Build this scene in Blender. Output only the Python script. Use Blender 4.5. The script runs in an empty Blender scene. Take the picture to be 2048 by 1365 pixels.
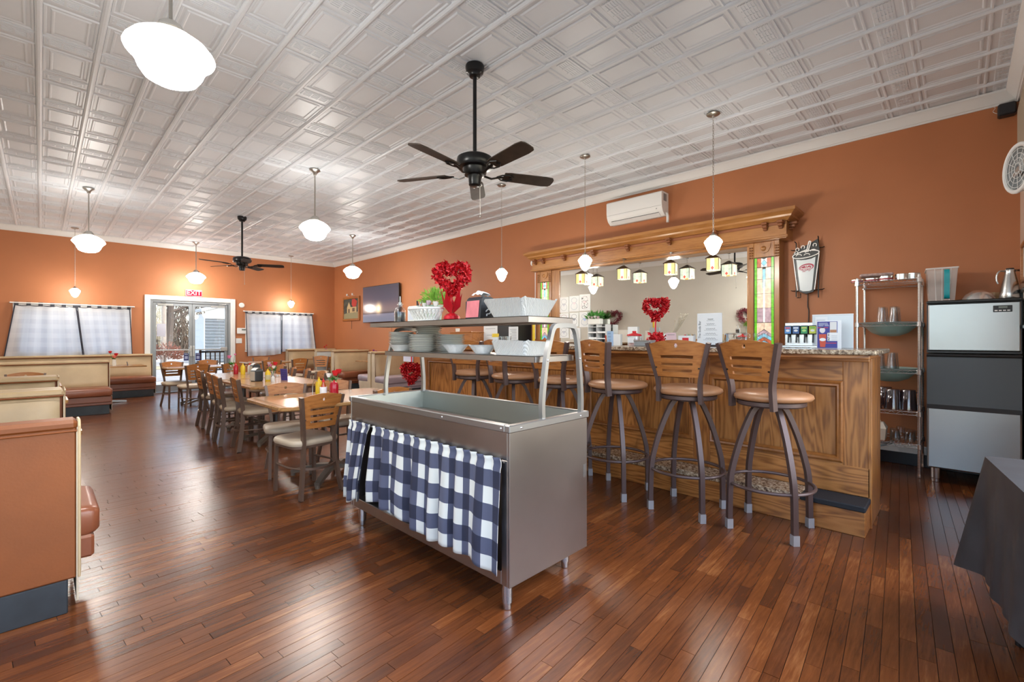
import bpy, math, random
from mathutils import Vector, Matrix
R = math.radians
random.seed(7)
SC = bpy.context.scene
COL = SC.collection

# ------------------------------------------------------------------ camera, world, sun, exposure
cam_d = bpy.data.cameras.new('camera'); cam = bpy.data.objects.new('camera', cam_d); COL.objects.link(cam)
cam.location = (0, 0, 1.28); cam.rotation_euler = (R(90), 0, R(-45.68))
cam_d.sensor_width = 36; cam_d.lens = 920 / 2048 * 36; cam_d.shift_y = -5 / 2048; cam_d.clip_start = 0.05; cam_d.clip_end = 400
SC.camera = cam
SC.view_settings.view_transform = 'Standard'; SC.view_settings.look = 'None'
SC.view_settings.gamma = 1; SC.view_settings.use_curve_mapping = False
SC.view_settings.exposure = 1.9
w = bpy.data.worlds.new('world'); SC.world = w; w.use_nodes = True
nt = w.node_tree; bg = nt.nodes['Background']
sky = nt.nodes.new('ShaderNodeTexSky'); sky.sky_type = 'NISHITA'; sky.sun_disc = False
sky.sun_elevation = R(48); sky.sun_rotation = R(150); sky.air_density = 1.0; sky.dust_density = 2.0
mixw = nt.nodes.new('ShaderNodeMix'); mixw.data_type = 'RGBA'; mixw.inputs[0].default_value = .45; mixw.inputs[7].default_value = (.85,.85,.85,1)
nt.links.new(sky.outputs['Color'], mixw.inputs[6]); nt.links.new(mixw.outputs[2], bg.inputs['Color']); bg.inputs['Strength'].default_value = 0.56
sun_d = bpy.data.lights.new('sun', 'SUN'); sun_d.energy = 1.6; sun_d.angle = R(0.6); sun_d.color = (1, .95, .88)
sun = bpy.data.objects.new('sun', sun_d); COL.objects.link(sun); sun.rotation_euler = (R(42), 0, R(88))
LAMP_W = 25.0      # big schoolhouse pendants
LAMP_S = 7.0      # small chain pendants

# ------------------------------------------------------------------ helpers
def tag(o, label=None, cat=None, group=None, kind=None):
    if label: o['label'] = label
    if cat: o['category'] = cat
    if group: o['group'] = group
    if kind: o['kind'] = kind
    return o
def empty(name, loc=(0,0,0), rz=0.0, label=None, cat=None, group=None):
    o = bpy.data.objects.new(name, None); COL.objects.link(o); o.empty_display_size = .1
    o.location = loc; o.rotation_euler = (0, 0, rz)
    return tag(o, label, cat, group)
def copy_tree(o, parent=None):
    c = o.copy(); COL.objects.link(c)
    if parent is not None: c.parent = parent
    for ch in o.children: copy_tree(ch, c)
    return c
def V(*a): return Vector(a)

class MB:
    def __init__(s): s.v = []; s.f = []; s.uv = None; s.tone = None
    def add(s, vs, fs):
        n = len(s.v); s.v.extend(tuple(p) for p in vs); s.f.extend(tuple(i + n for i in f) for f in fs); return s
    def box(s, x0, x1, y0, y1, z0, z1):
        vs = [(x0,y0,z0),(x1,y0,z0),(x1,y1,z0),(x0,y1,z0),(x0,y0,z1),(x1,y0,z1),(x1,y1,z1),(x0,y1,z1)]
        return s.add(vs, [(0,3,2,1),(4,5,6,7),(0,1,5,4),(1,2,6,5),(2,3,7,6),(3,0,4,7)])
    def cbox(s, x0, x1, y0, y1, z0, z1, c=.005):
        c = min(c, abs(x1-x0)*.45, abs(y1-y0)*.45, abs(z1-z0)*.45)
        X = (x0, x1); Y = (y0, y1); Z = (z0, z1); vs = []; idx = {}
        for i in (0,1):
            for j in (0,1):
                for k in (0,1):
                    sx, sy, sz = (1-2*i)*c, (1-2*j)*c, (1-2*k)*c
                    for a, p in enumerate([(X[i],Y[j]+sy,Z[k]+sz),(X[i]+sx,Y[j],Z[k]+sz),(X[i]+sx,Y[j]+sy,Z[k])]):
                        idx[i,j,k,a] = len(vs); vs.append(p)
        F = []
        for i in (0,1): F.append([idx[i,j,k,0] for j,k in ((0,0),(1,0),(1,1),(0,1))][::(-1 if i == 0 else 1)])
        for j in (0,1): F.append([idx[i,j,k,1] for i,k in ((0,0),(1,0),(1,1),(0,1))][::(1 if j == 0 else -1)])
        for k in (0,1): F.append([idx[i,j,k,2] for i,j in ((0,0),(1,0),(1,1),(0,1))][::(-1 if k == 0 else 1)])
        def orient(q):
            c0 = Vector(((x0+x1)/2,(y0+y1)/2,(z0+z1)/2)); p = [Vector(vs[i]) for i in q]
            n = (p[1]-p[0]).cross(p[2]-p[0]); m = sum(p, Vector())/len(p)
            return q if n.dot(m-c0) > 0 else q[::-1]
        for j in (0,1):
            for k in (0,1): F.append([idx[0,j,k,1],idx[0,j,k,2],idx[1,j,k,2],idx[1,j,k,1]])
        for i in (0,1):
            for k in (0,1): F.append([idx[i,0,k,0],idx[i,0,k,2],idx[i,1,k,2],idx[i,1,k,0]])
        for i in (0,1):
            for j in (0,1): F.append([idx[i,j,0,0],idx[i,j,0,1],idx[i,j,1,1],idx[i,j,1,0]])
        for i in (0,1):
            for j in (0,1):
                for k in (0,1): F.append([idx[i,j,k,0],idx[i,j,k,1],idx[i,j,k,2]])
        return s.add(vs, [tuple(orient(q)) for q in F])
    def obox(s, c, ax, half):            # oriented box: centre, 3 unit axes, 3 half sizes
        c = Vector(c); a = [Vector(q) for q in ax]; vs = []
        for k in (-1,1):
            for i, j in ((-1,-1),(1,-1),(1,1),(-1,1)):
                vs.append(c + a[0]*half[0]*i + a[1]*half[1]*j + a[2]*half[2]*k)
        return s.add(vs, [(0,3,2,1),(4,5,6,7),(0,1,5,4),(1,2,6,5),(2,3,7,6),(3,0,4,7)])
    def bar(s, p, q, wx, wy, up=(0,0,1)):   # rectangular bar from p to q
        p = Vector(p); q = Vector(q); d = (q-p); L = d.length; d.normalize()
        u = Vector(up)
        if abs(d.dot(u)) > .98: u = Vector((1,0,0))
        a = u.cross(d).normalized(); b = d.cross(a)
        return s.obox((p+q)/2, (a, b, d), (wx/2, wy/2, L/2))
    def ribbon(s, pts, w, h, side=(0,1,0)):  # rectangular section swept through pts, width along `side`
        pts = [Vector(p) for p in pts]; sd = Vector(side).normalized(); vs = []; n = len(pts)
        wl = w if isinstance(w, (list, tuple)) else [w]*n
        for i, p in enumerate(pts):
            d = (pts[min(i+1,n-1)] - pts[max(i-1,0)]).normalized(); nn = d.cross(sd).normalized()
            s2 = nn.cross(d).normalized(); ww = wl[i]
            for a, b in ((-1,-1),(1,-1),(1,1),(-1,1)): vs.append(p + s2*(a*ww/2) + nn*(b*h/2))
        fs = []
        for i in range(n-1):
            for k in range(4):
                k2 = (k+1) % 4; fs.append((i*4+k, i*4+k2, i*4+4+k2, i*4+4+k))
        fs += [(3,2,1,0), tuple(n*4-4+k for k in range(4))]
        return s.add(vs, fs)
    def tube(s, pts, r, n=8, closed=False, cap=True):
        pts = [Vector(p) for p in pts]; m = len(pts); vs = []; fs = []
        rl = r if isinstance(r, (list, tuple)) else [r]*m
        prev = None
        for i, p in enumerate(pts):
            if closed: d = pts[(i+1) % m] - pts[i-1]
            else: d = pts[min(i+1,m-1)] - pts[max(i-1,0)]
            d.normalize()
            if prev is None:
                u = Vector((0,0,1)) if abs(d.z) < .9 else Vector((1,0,0)); a = u.cross(d).normalized()
            else: a = (prev - d*prev.dot(d)).normalized()
            prev = a; b = d.cross(a)
            for k in range(n):
                t = 2*math.pi*k/n; vs.append(p + (a*math.cos(t) + b*math.sin(t))*rl[i])
        mm = m if closed else m-1
        for i in range(mm):
            j = (i+1) % m
            for k in range(n):
                k2 = (k+1) % n; fs.append((i*n+k, i*n+k2, j*n+k2, j*n+k))
        if cap and not closed: fs += [tuple(range(n))[::-1], tuple((m-1)*n+k for k in range(n))]
        return s.add(vs, fs)
    def cyl(s, x, y, z0, z1, r, n=16, r2=None):
        return s.tube([(x,y,z0),(x,y,z1)], [r, r if r2 is None else r2], n)
    def lathe(s, prof, n=24, c=(0,0,0), sx=1, sy=1):
        vs = []; fs = []; m = len(prof)
        for r, z in prof:
            for k in range(n):
                t = 2*math.pi*k/n; vs.append((c[0]+r*sx*math.cos(t), c[1]+r*sy*math.sin(t), c[2]+z))
        for i in range(m-1):
            for k in range(n):
                k2 = (k+1) % n; fs.append((i*n+k, i*n+k2, i*n+n+k2, i*n+n+k))
        if prof[0][0] > 1e-6: fs.append(tuple(range(n))[::-1])
        if prof[-1][0] > 1e-6: fs.append(tuple((m-1)*n+k for k in range(n)))
        return s.add(vs, fs)
    def prism(s, poly, t0, t1, axis='z'):    # polygon (a,b) extruded along axis
        def P(a, b, t): return {'z':(a,b,t), 'x':(t,a,b), 'y':(a,t,b)}[axis]
        n = len(poly); ar = sum(poly[i][0]*poly[(i+1)%n][1]-poly[(i+1)%n][0]*poly[i][1] for i in range(n))
        if (ar < 0) != (axis == 'y'): poly = poly[::-1]
        vs = [P(a,b,t0) for a, b in poly] + [P(a,b,t1) for a, b in poly]
        return s.add(vs, [tuple(range(n))[::-1], tuple(n+i for i in range(n))] + [(i,(i+1)%n,n+(i+1)%n,n+i) for i in range(n)])
    def rings(s, x0, x1, y0, y1, prof, z=0.0, sgn=-1):  # nested rectangles (inset, height): moulded panel
        vs = []; fs = []; m = len(prof)
        for ins, h in prof:
            vs += [(x0+ins,y0+ins,z+sgn*h),(x1-ins,y0+ins,z+sgn*h),(x1-ins,y1-ins,z+sgn*h),(x0+ins,y1-ins,z+sgn*h)]
        for i in range(m-1):
            for k in range(4):
                k2 = (k+1) % 4; q = (i*4+k, i*4+k2, i*4+4+k2, i*4+4+k); fs.append(q if sgn > 0 else q[::-1])
        q = tuple((m-1)*4+k for k in range(4)); fs.append(q if sgn > 0 else q[::-1])
        return s.add(vs, fs)
    def grid(s, fn, nu, nv, thick=None):     # surface fn(u,v) on [0,1]^2, uv kept
        base = len(s.v)
        if s.uv is None: s.uv = {}
        for j in range(nv+1):
            for i in range(nu+1):
                s.uv[len(s.v)] = (i/nu, j/nv); s.v.append(tuple(fn(i/nu, j/nv)))
        for j in range(nv):
            for i in range(nu):
                a = base + j*(nu+1)+i; s.f.append((a, a+1, a+nu+2, a+nu+1))
        return s
    def xf(s, M):
        s.v = [tuple(M @ Vector(p)) for p in s.v]; return s
    def mesh(s, name, mat=None, smooth=35):
        me = bpy.data.meshes.new(name); me.from_pydata(s.v, [], s.f); me.update()
        if mat is not None:
            for m in (mat if isinstance(mat, (list, tuple)) else [mat]): me.materials.append(m)
        if smooth:
            me.shade_smooth(); me.set_sharp_from_angle(angle=R(smooth))
        if s.uv:
            ul = me.uv_layers.new(name='UVMap')
            for lp in me.loops: ul.data[lp.index].uv = s.uv.get(lp.vertex_index, (0,0))
        if s.tone:
            at = me.attributes.new('tone', 'FLOAT_COLOR', 'POINT')
            for i in range(len(s.v)): at.data[i].color = s.tone[i]
        return me
    def build(s, name, mat=None, parent=None, smooth=35, label=None, cat=None, group=None, kind=None, loc=None, rz=None):
        o = bpy.data.objects.new(name, s.mesh(name, mat, smooth)); COL.objects.link(o)
        if parent is not None: o.parent = parent
        if loc is not None: o.location = loc
        if rz is not None: o.rotation_euler = (0,0,rz)
        return tag(o, label, cat, group, kind)
def part(name, me, parent, loc=(0,0,0), rot=(0,0,0), scale=(1,1,1)):
    o = bpy.data.objects.new(name, me); COL.objects.link(o); o.parent = parent
    o.location = loc; o.rotation_euler = rot; o.scale = scale; return o
def arc(c, r, a0, a1, n, plane='xy', z=0):
    out = []
    for i in range(n+1):
        t = a0 + (a1-a0)*i/n; u, v = c[0]+r*math.cos(t), c[1]+r*math.sin(t)
        out.append({'xy':(u,v,z),'xz':(u,z,v),'yz':(z,u,v)}[plane])
    return out
def smoothpath(pts, n=6):                  # Catmull-Rom
    P = [Vector(p) for p in pts]; out = []
    for i in range(len(P)-1):
        a = P[max(i-1,0)]; b = P[i]; c = P[i+1]; d = P[min(i+2,len(P)-1)]
        for k in range(n):
            t = k/n; out.append(.5*((2*b)+(c-a)*t+(2*a-5*b+4*c-d)*t*t+(3*b-a-3*c+d)*t**3))
    out.append(P[-1]); return out
def rrect(x0, x1, y0, y1, r, n=5):
    out = []
    for cx, cy, a in ((x1-r,y1-r,0),(x0+r,y1-r,90),(x0+r,y0+r,180),(x1-r,y0+r,270)):
        for k in range(n+1):
            t = R(a+90*k/n); out.append((cx+r*math.cos(t), cy+r*math.sin(t)))
    return out
def cushion(mb, outline, z0, z1, bulge=.02, edge=.02):   # padded slab from a 2D outline
    cx = sum(p[0] for p in outline)/len(outline); cy = sum(p[1] for p in outline)/len(outline); n = len(outline)
    lay = [(1-.03,z0),(1,z0+edge*.6),(1,z1-edge),(1-.025,z1-edge*.35),(.92,z1),(.6,z1+bulge*.75),(.25,z1+bulge)]
    vs = []; fs = []
    for k, z in lay:
        for x, y in outline: vs.append((cx+(x-cx)*k, cy+(y-cy)*k, z))
    for i in range(len(lay)-1):
        for k in range(n): k2 = (k+1) % n; fs.append((i*n+k,i*n+k2,i*n+n+k2,i*n+n+k))
    fs += [tuple(range(n))[::-1], tuple((len(lay)-1)*n+k for k in range(n))]
    mb.add(vs, fs); return mb
def text_mesh(body, size, mat, depth=.001, bold=False, shear=0, space=1.0, align='CENTER'):
    cu = bpy.data.curves.new('lettering', 'FONT'); cu.body = body; cu.size = size; cu.extrude = depth; cu.shear = shear
    cu.align_x = align; cu.align_y = 'CENTER'; cu.space_character = space; cu.resolution_u = 3
    if bold: cu.offset = size*.018
    ob = bpy.data.objects.new('lettering', cu); COL.objects.link(ob)
    dg = bpy.context.evaluated_depsgraph_get(); dg.update()
    me = bpy.data.meshes.new_from_object(ob.evaluated_get(dg)); bpy.data.objects.remove(ob); bpy.data.curves.remove(cu)
    me.materials.clear(); me.materials.append(mat); return me
ROT_WALLX = (R(90), 0, R(-90))             # text facing -X (on the bar wall), reading along -Y
ROT_WALLY = (R(90), 0, 0)                  # text facing -Y (on the door wall), reading along +X

# ------------------------------------------------------------------ materials
MATS = {}
def newmat(name):
    m = bpy.data.materials.new(name); m.use_nodes = True; nt = m.node_tree
    return m, nt, nt.nodes['Principled BSDF']
def pbr(name, col, rough=.5, metal=0, noise=0, nscale=8, bump=0, bscale=60, spec=.5, emit=None, estr=0, coat=0, trans=0, rvar=0):
    if name in MATS: return MATS[name]
    m, nt, b = newmat(name); N = nt.nodes; L = nt.links
    b.inputs['Base Color'].default_value = (*col, 1); b.inputs['Roughness'].default_value = rough; b.inputs['Metallic'].default_value = metal
    b.inputs['Specular IOR Level'].default_value = spec; b.inputs['Coat Weight'].default_value = coat
    b.inputs['Transmission Weight'].default_value = trans
    if emit: b.inputs['Emission Color'].default_value = (*emit, 1); b.inputs['Emission Strength'].default_value = estr
    if noise or bump or rvar:
        tc = N.new('ShaderNodeTexCoord')
    if noise or rvar:
        n1 = N.new('ShaderNodeTexNoise'); n1.inputs['Scale'].default_value = nscale; n1.inputs['Detail'].default_value = 6
        L.new(tc.outputs['Object'], n1.inputs['Vector'])
    if noise:
        r = N.new('ShaderNodeValToRGB'); r.color_ramp.elements[0].position = .3; r.color_ramp.elements[1].position = .7
        r.color_ramp.elements[0].color = (*[c*(1-noise) for c in col], 1); r.color_ramp.elements[1].color = (*[min(1, c*(1+noise)) for c in col], 1)
        L.new(n1.outputs['Fac'], r.inputs['Fac']); L.new(r.outputs['Color'], b.inputs['Base Color'])
    if rvar:
        mr = N.new('ShaderNodeMapRange'); mr.inputs['To Min'].default_value = rough-rvar; mr.inputs['To Max'].default_value = rough+rvar
        L.new(n1.outputs['Fac'], mr.inputs['Value']); L.new(mr.outputs['Result'], b.inputs['Roughness'])
    if bump:
        n2 = N.new('ShaderNodeTexNoise'); n2.inputs['Scale'].default_value = bscale; n2.inputs['Detail'].default_value = 4
        bp = N.new('ShaderNodeBump'); bp.inputs['Strength'].default_value = bump; bp.inputs['Distance'].default_value = .004
        L.new(tc.outputs['Object'], n2.inputs['Vector']); L.new(n2.outputs['Fac'], bp.inputs['Height']); L.new(bp.outputs['Normal'], b.inputs['Normal'])
    MATS[name] = m; return m
def wood(name, c_dark, c_mid, c_light, axis='z', scale=1.0, rough=.4, rings=1.0, coat=.15, pore=.5):
    m, nt, b = newmat(name); N = nt.nodes; L = nt.links
    tc = N.new('ShaderNodeTexCoord'); mp = N.new('ShaderNodeMapping')
    st = {'x':(.12,1,1),'y':(1,.12,1),'z':(1,1,.12)}[axis]
    mp.inputs['Scale'].default_value = [q*scale for q in st]
    L.new(tc.outputs['Object'], mp.inputs['Vector'])
    n0 = N.new('ShaderNodeTexNoise'); n0.inputs['Scale'].default_value = 5; n0.inputs['Detail'].default_value = 2.5
    L.new(mp.outputs['Vector'], n0.inputs['Vector'])
    # cathedral lines: sine of a stretched noise field
    mu = N.new('ShaderNodeMath'); mu.operation = 'MULTIPLY'; mu.inputs[1].default_value = 75*rings; L.new(n0.outputs['Fac'], mu.inputs[0])
    sn = N.new('ShaderNodeMath'); sn.operation = 'SINE'; L.new(mu.outputs[0], sn.inputs[0])
    mr = N.new('ShaderNodeMapRange'); mr.inputs['From Min'].default_value = -1; mr.inputs['From Max'].default_value = 1; L.new(sn.outputs[0], mr.inputs['Value'])
    n1 = N.new('ShaderNodeTexNoise'); n1.inputs['Scale'].default_value = 70; n1.inputs['Detail'].default_value = 5; L.new(mp.outputs['Vector'], n1.inputs['Vector'])
    mx = N.new('ShaderNodeMix'); mx.data_type = 'FLOAT'; mx.inputs[0].default_value = pore
    L.new(mr.outputs['Result'], mx.inputs[2]); L.new(n1.outputs['Fac'], mx.inputs[3])
    r = N.new('ShaderNodeValToRGB'); e = r.color_ramp.elements
    e[0].position = .12; e[0].color = (*c_dark, 1); e[1].position = .8; e[1].color = (*c_light, 1)
    k = e.new(.45); k.color = (*c_mid, 1)
    L.new(mx.outputs[0], r.inputs['Fac']); L.new(r.outputs['Color'], b.inputs['Base Color'])
    b.inputs['Roughness'].default_value = rough; b.inputs['Coat Weight'].default_value = coat; b.inputs['Coat Roughness'].default_value = .2
    bp = N.new('ShaderNodeBump'); bp.inputs['Strength'].default_value = .12; bp.inputs['Distance'].default_value = .002
    L.new(n1.outputs['Fac'], bp.inputs['Height']); L.new(bp.outputs['Normal'], b.inputs['Normal'])
    MATS[name] = m; return m
def floor_mat():
    m, nt, b = newmat('worn_strip_floor'); N = nt.nodes; L = nt.links
    at = N.new('ShaderNodeAttribute'); at.attribute_name = 'tone'; sp = N.new('ShaderNodeSeparateColor'); L.new(at.outputs['Color'], sp.inputs[0])
    tc = N.new('ShaderNodeTexCoord'); mp = N.new('ShaderNodeMapping'); mp.inputs['Rotation'].default_value = (0,0,-R(4.2)); mp.inputs['Scale'].default_value = (2.2,26,1)
    cb = N.new('ShaderNodeCombineXYZ'); ml = N.new('ShaderNodeMath'); ml.operation = 'MULTIPLY'; ml.inputs[1].default_value = 40; L.new(sp.outputs[1], ml.inputs[0]); L.new(ml.outputs[0], cb.inputs[2])
    L.new(tc.outputs['Object'], mp.inputs['Vector']); va = N.new('ShaderNodeVectorMath'); L.new(mp.outputs['Vector'], va.inputs[0]); L.new(cb.outputs[0], va.inputs[1])
    n1 = N.new('ShaderNodeTexNoise'); n1.inputs['Scale'].default_value = 2.6; n1.inputs['Detail'].default_value = 7; n1.inputs['Roughness'].default_value = .65; L.new(va.outputs[0], n1.inputs['Vector'])
    a1 = N.new('ShaderNodeMath'); a1.operation = 'MULTIPLY_ADD'; a1.inputs[1].default_value = .42; L.new(sp.outputs[0], a1.inputs[0])
    a2 = N.new('ShaderNodeMath'); a2.operation = 'MULTIPLY'; a2.inputs[1].default_value = .75; L.new(n1.outputs['Fac'], a2.inputs[0]); L.new(a2.outputs[0], a1.inputs[2])
    r = N.new('ShaderNodeValToRGB'); e = r.color_ramp.elements
    e[0].position = .12; e[0].color = (.045,.016,.008,1); e[1].position = 1.0; e[1].color = (.30,.115,.035,1)
    k = e.new(.45); k.color = (.095,.028,.009,1); k = e.new(.75); k.color = (.165,.050,.014,1)
    n3 = N.new('ShaderNodeTexNoise'); n3.inputs['Scale'].default_value = 1.6; n3.inputs['Detail'].default_value = 4; L.new(tc.outputs['Object'], n3.inputs['Vector'])
    a3 = N.new('ShaderNodeMath'); a3.operation = 'MULTIPLY_ADD'; a3.inputs[1].default_value = .9; a3.inputs[2].default_value = -.47; L.new(n3.outputs['Fac'], a3.inputs[0])
    a4 = N.new('ShaderNodeMath'); L.new(a1.outputs[0], a4.inputs[0]); L.new(a3.outputs[0], a4.inputs[1])
    L.new(a4.outputs[0], r.inputs['Fac']); L.new(r.outputs['Color'], b.inputs['Base Color'])
    b.inputs['Roughness'].default_value = .27
    bp = N.new('ShaderNodeBump'); bp.inputs['Strength'].default_value = .18; bp.inputs['Distance'].default_value = .002; L.new(n1.outputs['Fac'], bp.inputs['Height']); L.new(bp.outputs['Normal'], b.inputs['Normal'])
    b.inputs['Specular IOR Level'].default_value = .6
    MATS['floor'] = m; return m
def granite(name):
    m, nt, b = newmat(name); N = nt.nodes; L = nt.links
    tc = N.new('ShaderNodeTexCoord')
    v = N.new('ShaderNodeTexNoise'); v.inputs['Scale'].default_value = 55; v.inputs['Detail'].default_value = 5; v.inputs['Roughness'].default_value = .7
    L.new(tc.outputs['Object'], v.inputs['Vector'])
    r = N.new('ShaderNodeValToRGB'); e = r.color_ramp.elements
    e[0].position = .34; e[0].color = (.02,.013,.01,1); e[1].position = .68; e[1].color = (.75,.63,.48,1)
    k = e.new(.44); k.color = (.17,.10,.06,1); k = e.new(.53); k.color = (.42,.31,.20,1)
    L.new(v.outputs['Fac'], r.inputs['Fac']); L.new(r.outputs['Color'], b.inputs['Base Color']); b.inputs['Roughness'].default_value = .18
    MATS[name] = m; return m
def gingham(name, light, mid, dark, pu, pv, translucent=0.0, weave=.25):
    m, nt, b = newmat(name); N = nt.nodes; L = nt.links
    uv = N.new('ShaderNodeUVMap'); sx = N.new('ShaderNodeSeparateXYZ'); L.new(uv.outputs['UV'], sx.inputs[0])
    outs = []
    for i, p in enumerate((pu, pv)):
        a = N.new('ShaderNodeMath'); a.operation = 'MULTIPLY'; a.inputs[1].default_value = p; L.new(sx.outputs[i], a.inputs[0])
        f = N.new('ShaderNodeMath'); f.operation = 'FRACT'; L.new(a.outputs[0], f.inputs[0])
        g = N.new('ShaderNodeMath'); g.operation = 'GREATER_THAN'; g.inputs[1].default_value = .5; L.new(f.outputs[0], g.inputs[0]); outs.append(g)
    ad = N.new('ShaderNodeMath'); ad.operation = 'ADD'; L.new(outs[0].outputs[0], ad.inputs[0]); L.new(outs[1].outputs[0], ad.inputs[1])
    hf = N.new('ShaderNodeMath'); hf.operation = 'MULTIPLY'; hf.inputs[1].default_value = .5; L.new(ad.outputs[0], hf.inputs[0])
    nz = N.new('ShaderNodeTexNoise'); nz.inputs['Scale'].default_value = 140; L.new(uv.outputs['UV'], nz.inputs['Vector'])
    sb = N.new('ShaderNodeMath'); sb.operation = 'MULTIPLY_ADD'; sb.inputs[1].default_value = weave; sb.inputs[2].default_value = -weave/2; L.new(nz.outputs['Fac'], sb.inputs[0])
    a2 = N.new('ShaderNodeMath'); L.new(hf.outputs[0], a2.inputs[0]); L.new(sb.outputs[0], a2.inputs[1])
    r = N.new('ShaderNodeValToRGB'); e = r.color_ramp.elements
    e[0].position = .15; e[0].color = (*light,1); e[1].position = .9; e[1].color = (*dark,1)
    k = e.new(.42); k.color = (*mid,1); k = e.new(.58); k.color = (*mid,1)
    L.new(a2.outputs[0], r.inputs['Fac']); L.new(r.outputs['Color'], b.inputs['Base Color']); b.inputs['Roughness'].default_value = .9
    if translucent:
        t = N.new('ShaderNodeBsdfTranslucent'); L.new(r.outputs['Color'], t.inputs['Color'])
        mx = N.new('ShaderNodeMixShader'); mx.inputs[0].default_value = translucent
        L.new(b.outputs[0], mx.inputs[1]); L.new(t.outputs[0], mx.inputs[2]); L.new(mx.outputs[0], nt.nodes['Material Output'].inputs['Surface'])
    MATS[name] = m; return m
def clear(name, tint=(1,1,1), gloss=.08, rough=.02, alpha=0.0, col=(1,1,1)):   # thin pane: see-through with a reflection
    m, nt, b = newmat(name); N = nt.nodes; L = nt.links
    t = N.new('ShaderNodeBsdfTransparent'); t.inputs['Color'].default_value = (*tint,1)
    g = N.new('ShaderNodeBsdfGlossy'); g.inputs['Roughness'].default_value = rough
    lw = N.new('ShaderNodeLayerWeight'); lw.inputs['Blend'].default_value = .25
    mr = N.new('ShaderNodeMapRange'); mr.inputs['To Min'].default_value = gloss; mr.inputs['To Max'].default_value = .75; L.new(lw.outputs['Facing'], mr.inputs['Value'])
    mx = N.new('ShaderNodeMixShader'); L.new(mr.outputs['Result'], mx.inputs[0]); L.new(t.outputs[0], mx.inputs[1]); L.new(g.outputs[0], mx.inputs[2])
    out = mx
    if alpha:
        d = N.new('ShaderNodeBsdfDiffuse'); d.inputs['Color'].default_value = (*col,1)
        m2 = N.new('ShaderNodeMixShader'); m2.inputs[0].default_value = alpha; L.new(mx.outputs[0], m2.inputs[1]); L.new(d.outputs[0], m2.inputs[2]); out = m2
    L.new(out.outputs[0], nt.nodes['Material Output'].inputs['Surface']); MATS[name] = m; return m

M_wall = pbr('orange_wall_paint', (.45,.165,.064), .55, noise=.05, nscale=1.5, bump=.05, bscale=120)
M_pale = pbr('pale_wall_paint', (.60,.57,.51), .6, noise=.03, nscale=2)
M_ceil = pbr('white_tin_paint', (.665,.70,.745), .44, noise=.03, nscale=3)
M_trim = pbr('white_trim_paint', (.74,.74,.73), .4)
M_floor = floor_mat()
M_sub = pbr('dark_joint', (.02,.009,.005), .8)
M_oak = wood('golden_oak', (.20,.066,.016), (.40,.150,.034), (.50,.205,.054), 'z', 1.3, .38)
M_oakh = wood('golden_oak_level', (.20,.066,.016), (.40,.150,.034), (.50,.205,.054), 'y', 1.3, .38)
M_cherry = wood('honey_backbar', (.20,.075,.020), (.36,.150,.040), (.45,.21,.065), 'y', .8, .3, rings=.25, coat=.4, pore=.75)
M_cherryv = wood('honey_backbar_upright', (.20,.075,.020), (.36,.150,.040), (.45,.21,.065), 'z', .8, .3, rings=.25, coat=.4, pore=.75)
M_chairw = wood('chair_back_veneer', (.26,.085,.018), (.42,.150,.032), (.50,.20,.05), 'y', 2.5, .48, rings=.5, coat=.05, pore=.7)
M_stoolw = wood('stool_back_veneer', (.22,.070,.016), (.37,.128,.029), (.45,.17,.042), 'y', 2.5, .35, rings=.6, pore=.7)
M_tablew = wood('table_laminate', (.33,.165,.065), (.45,.24,.10), (.53,.30,.14), 'x', 1.6, .2, rings=.5, coat=.35, pore=.65)
M_tedge = wood('table_edge_oak', (.22,.10,.03), (.36,.18,.065), (.44,.24,.09), 'x', 2, .3, rings=.5)
M_steel = pbr('brushed_steel', (.42,.39,.37), .34, 1, noise=.06, nscale=3, rvar=.06)
M_steel2 = pbr('bright_steel', (.60,.60,.60), .25, 1, noise=.05, nscale=2, rvar=.06)
M_alu = pbr('dull_aluminium', (.42,.42,.42), .36, .95)
M_basin = pbr('steel_basin', (.36,.36,.32), .42, .9, rvar=.08, nscale=5)
M_chrome = pbr('chrome_wire', (.78,.78,.79), .22, .9)
M_brown = pbr('brown_metal_paint', (.11,.068,.06), .38, .3)
M_chairm = pbr('chair_frame_paint', (.15,.092,.065), .38, .25)
M_tanv = pbr('tan_vinyl', (.42,.20,.095), .38, noise=.05, bump=.06, bscale=180)
M_creamseat = pbr('cream_vinyl_seat', (.55,.44,.32), .4, noise=.04, bump=.05, bscale=180)
M_cream = pbr('cream_booth_vinyl', (.52,.38,.22), .42, noise=.14, nscale=2.5, bump=.08, bscale=90)
M_rust = pbr('rust_booth_vinyl', (.225,.062,.012), .5, noise=.14, nscale=3, bump=.1, bscale=90)
M_rust2 = pbr('rust_seat_vinyl', (.24,.075,.034), .32, noise=.1, nscale=4, bump=.08, bscale=90)
M_kick = pbr('dark_kick_panel', (.028,.034,.040), .5, noise=.3, nscale=6)
M_black = pbr('black_plastic', (.014,.014,.015), .4)
M_blackm = pbr('black_metal', (.012,.012,.013), .3, .4)
M_white = pbr('white_plastic', (.78,.78,.77), .4)
M_paper = pbr('white_paper', (.82,.82,.82), .8)
M_china = pbr('white_china', (.78,.77,.72), .2, coat=.3)
M_rimg = pbr('dark_plate_rim', (.07,.065,.05), .3)
M_nickel = pbr('brushed_nickel', (.42,.40,.37), .35, 1)
M_red = pbr('red_foil', (.50,.008,.012), .3, .35)
M_redl = pbr('red_satin', (.62,.012,.02), .5)
M_green = pbr('leaf_green', (.05,.22,.03), .5, noise=.4, nscale=20)
M_lime = pbr('lime_leaf', (.22,.45,.05), .5, noise=.3, nscale=20)
M_pink = pbr('pink_petal', (.70,.18,.35), .6)
M_whitef = pbr('white_petal', (.8,.76,.72), .6)
M_yellow = pbr('mustard_yellow', (.75,.50,.02), .4)
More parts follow.
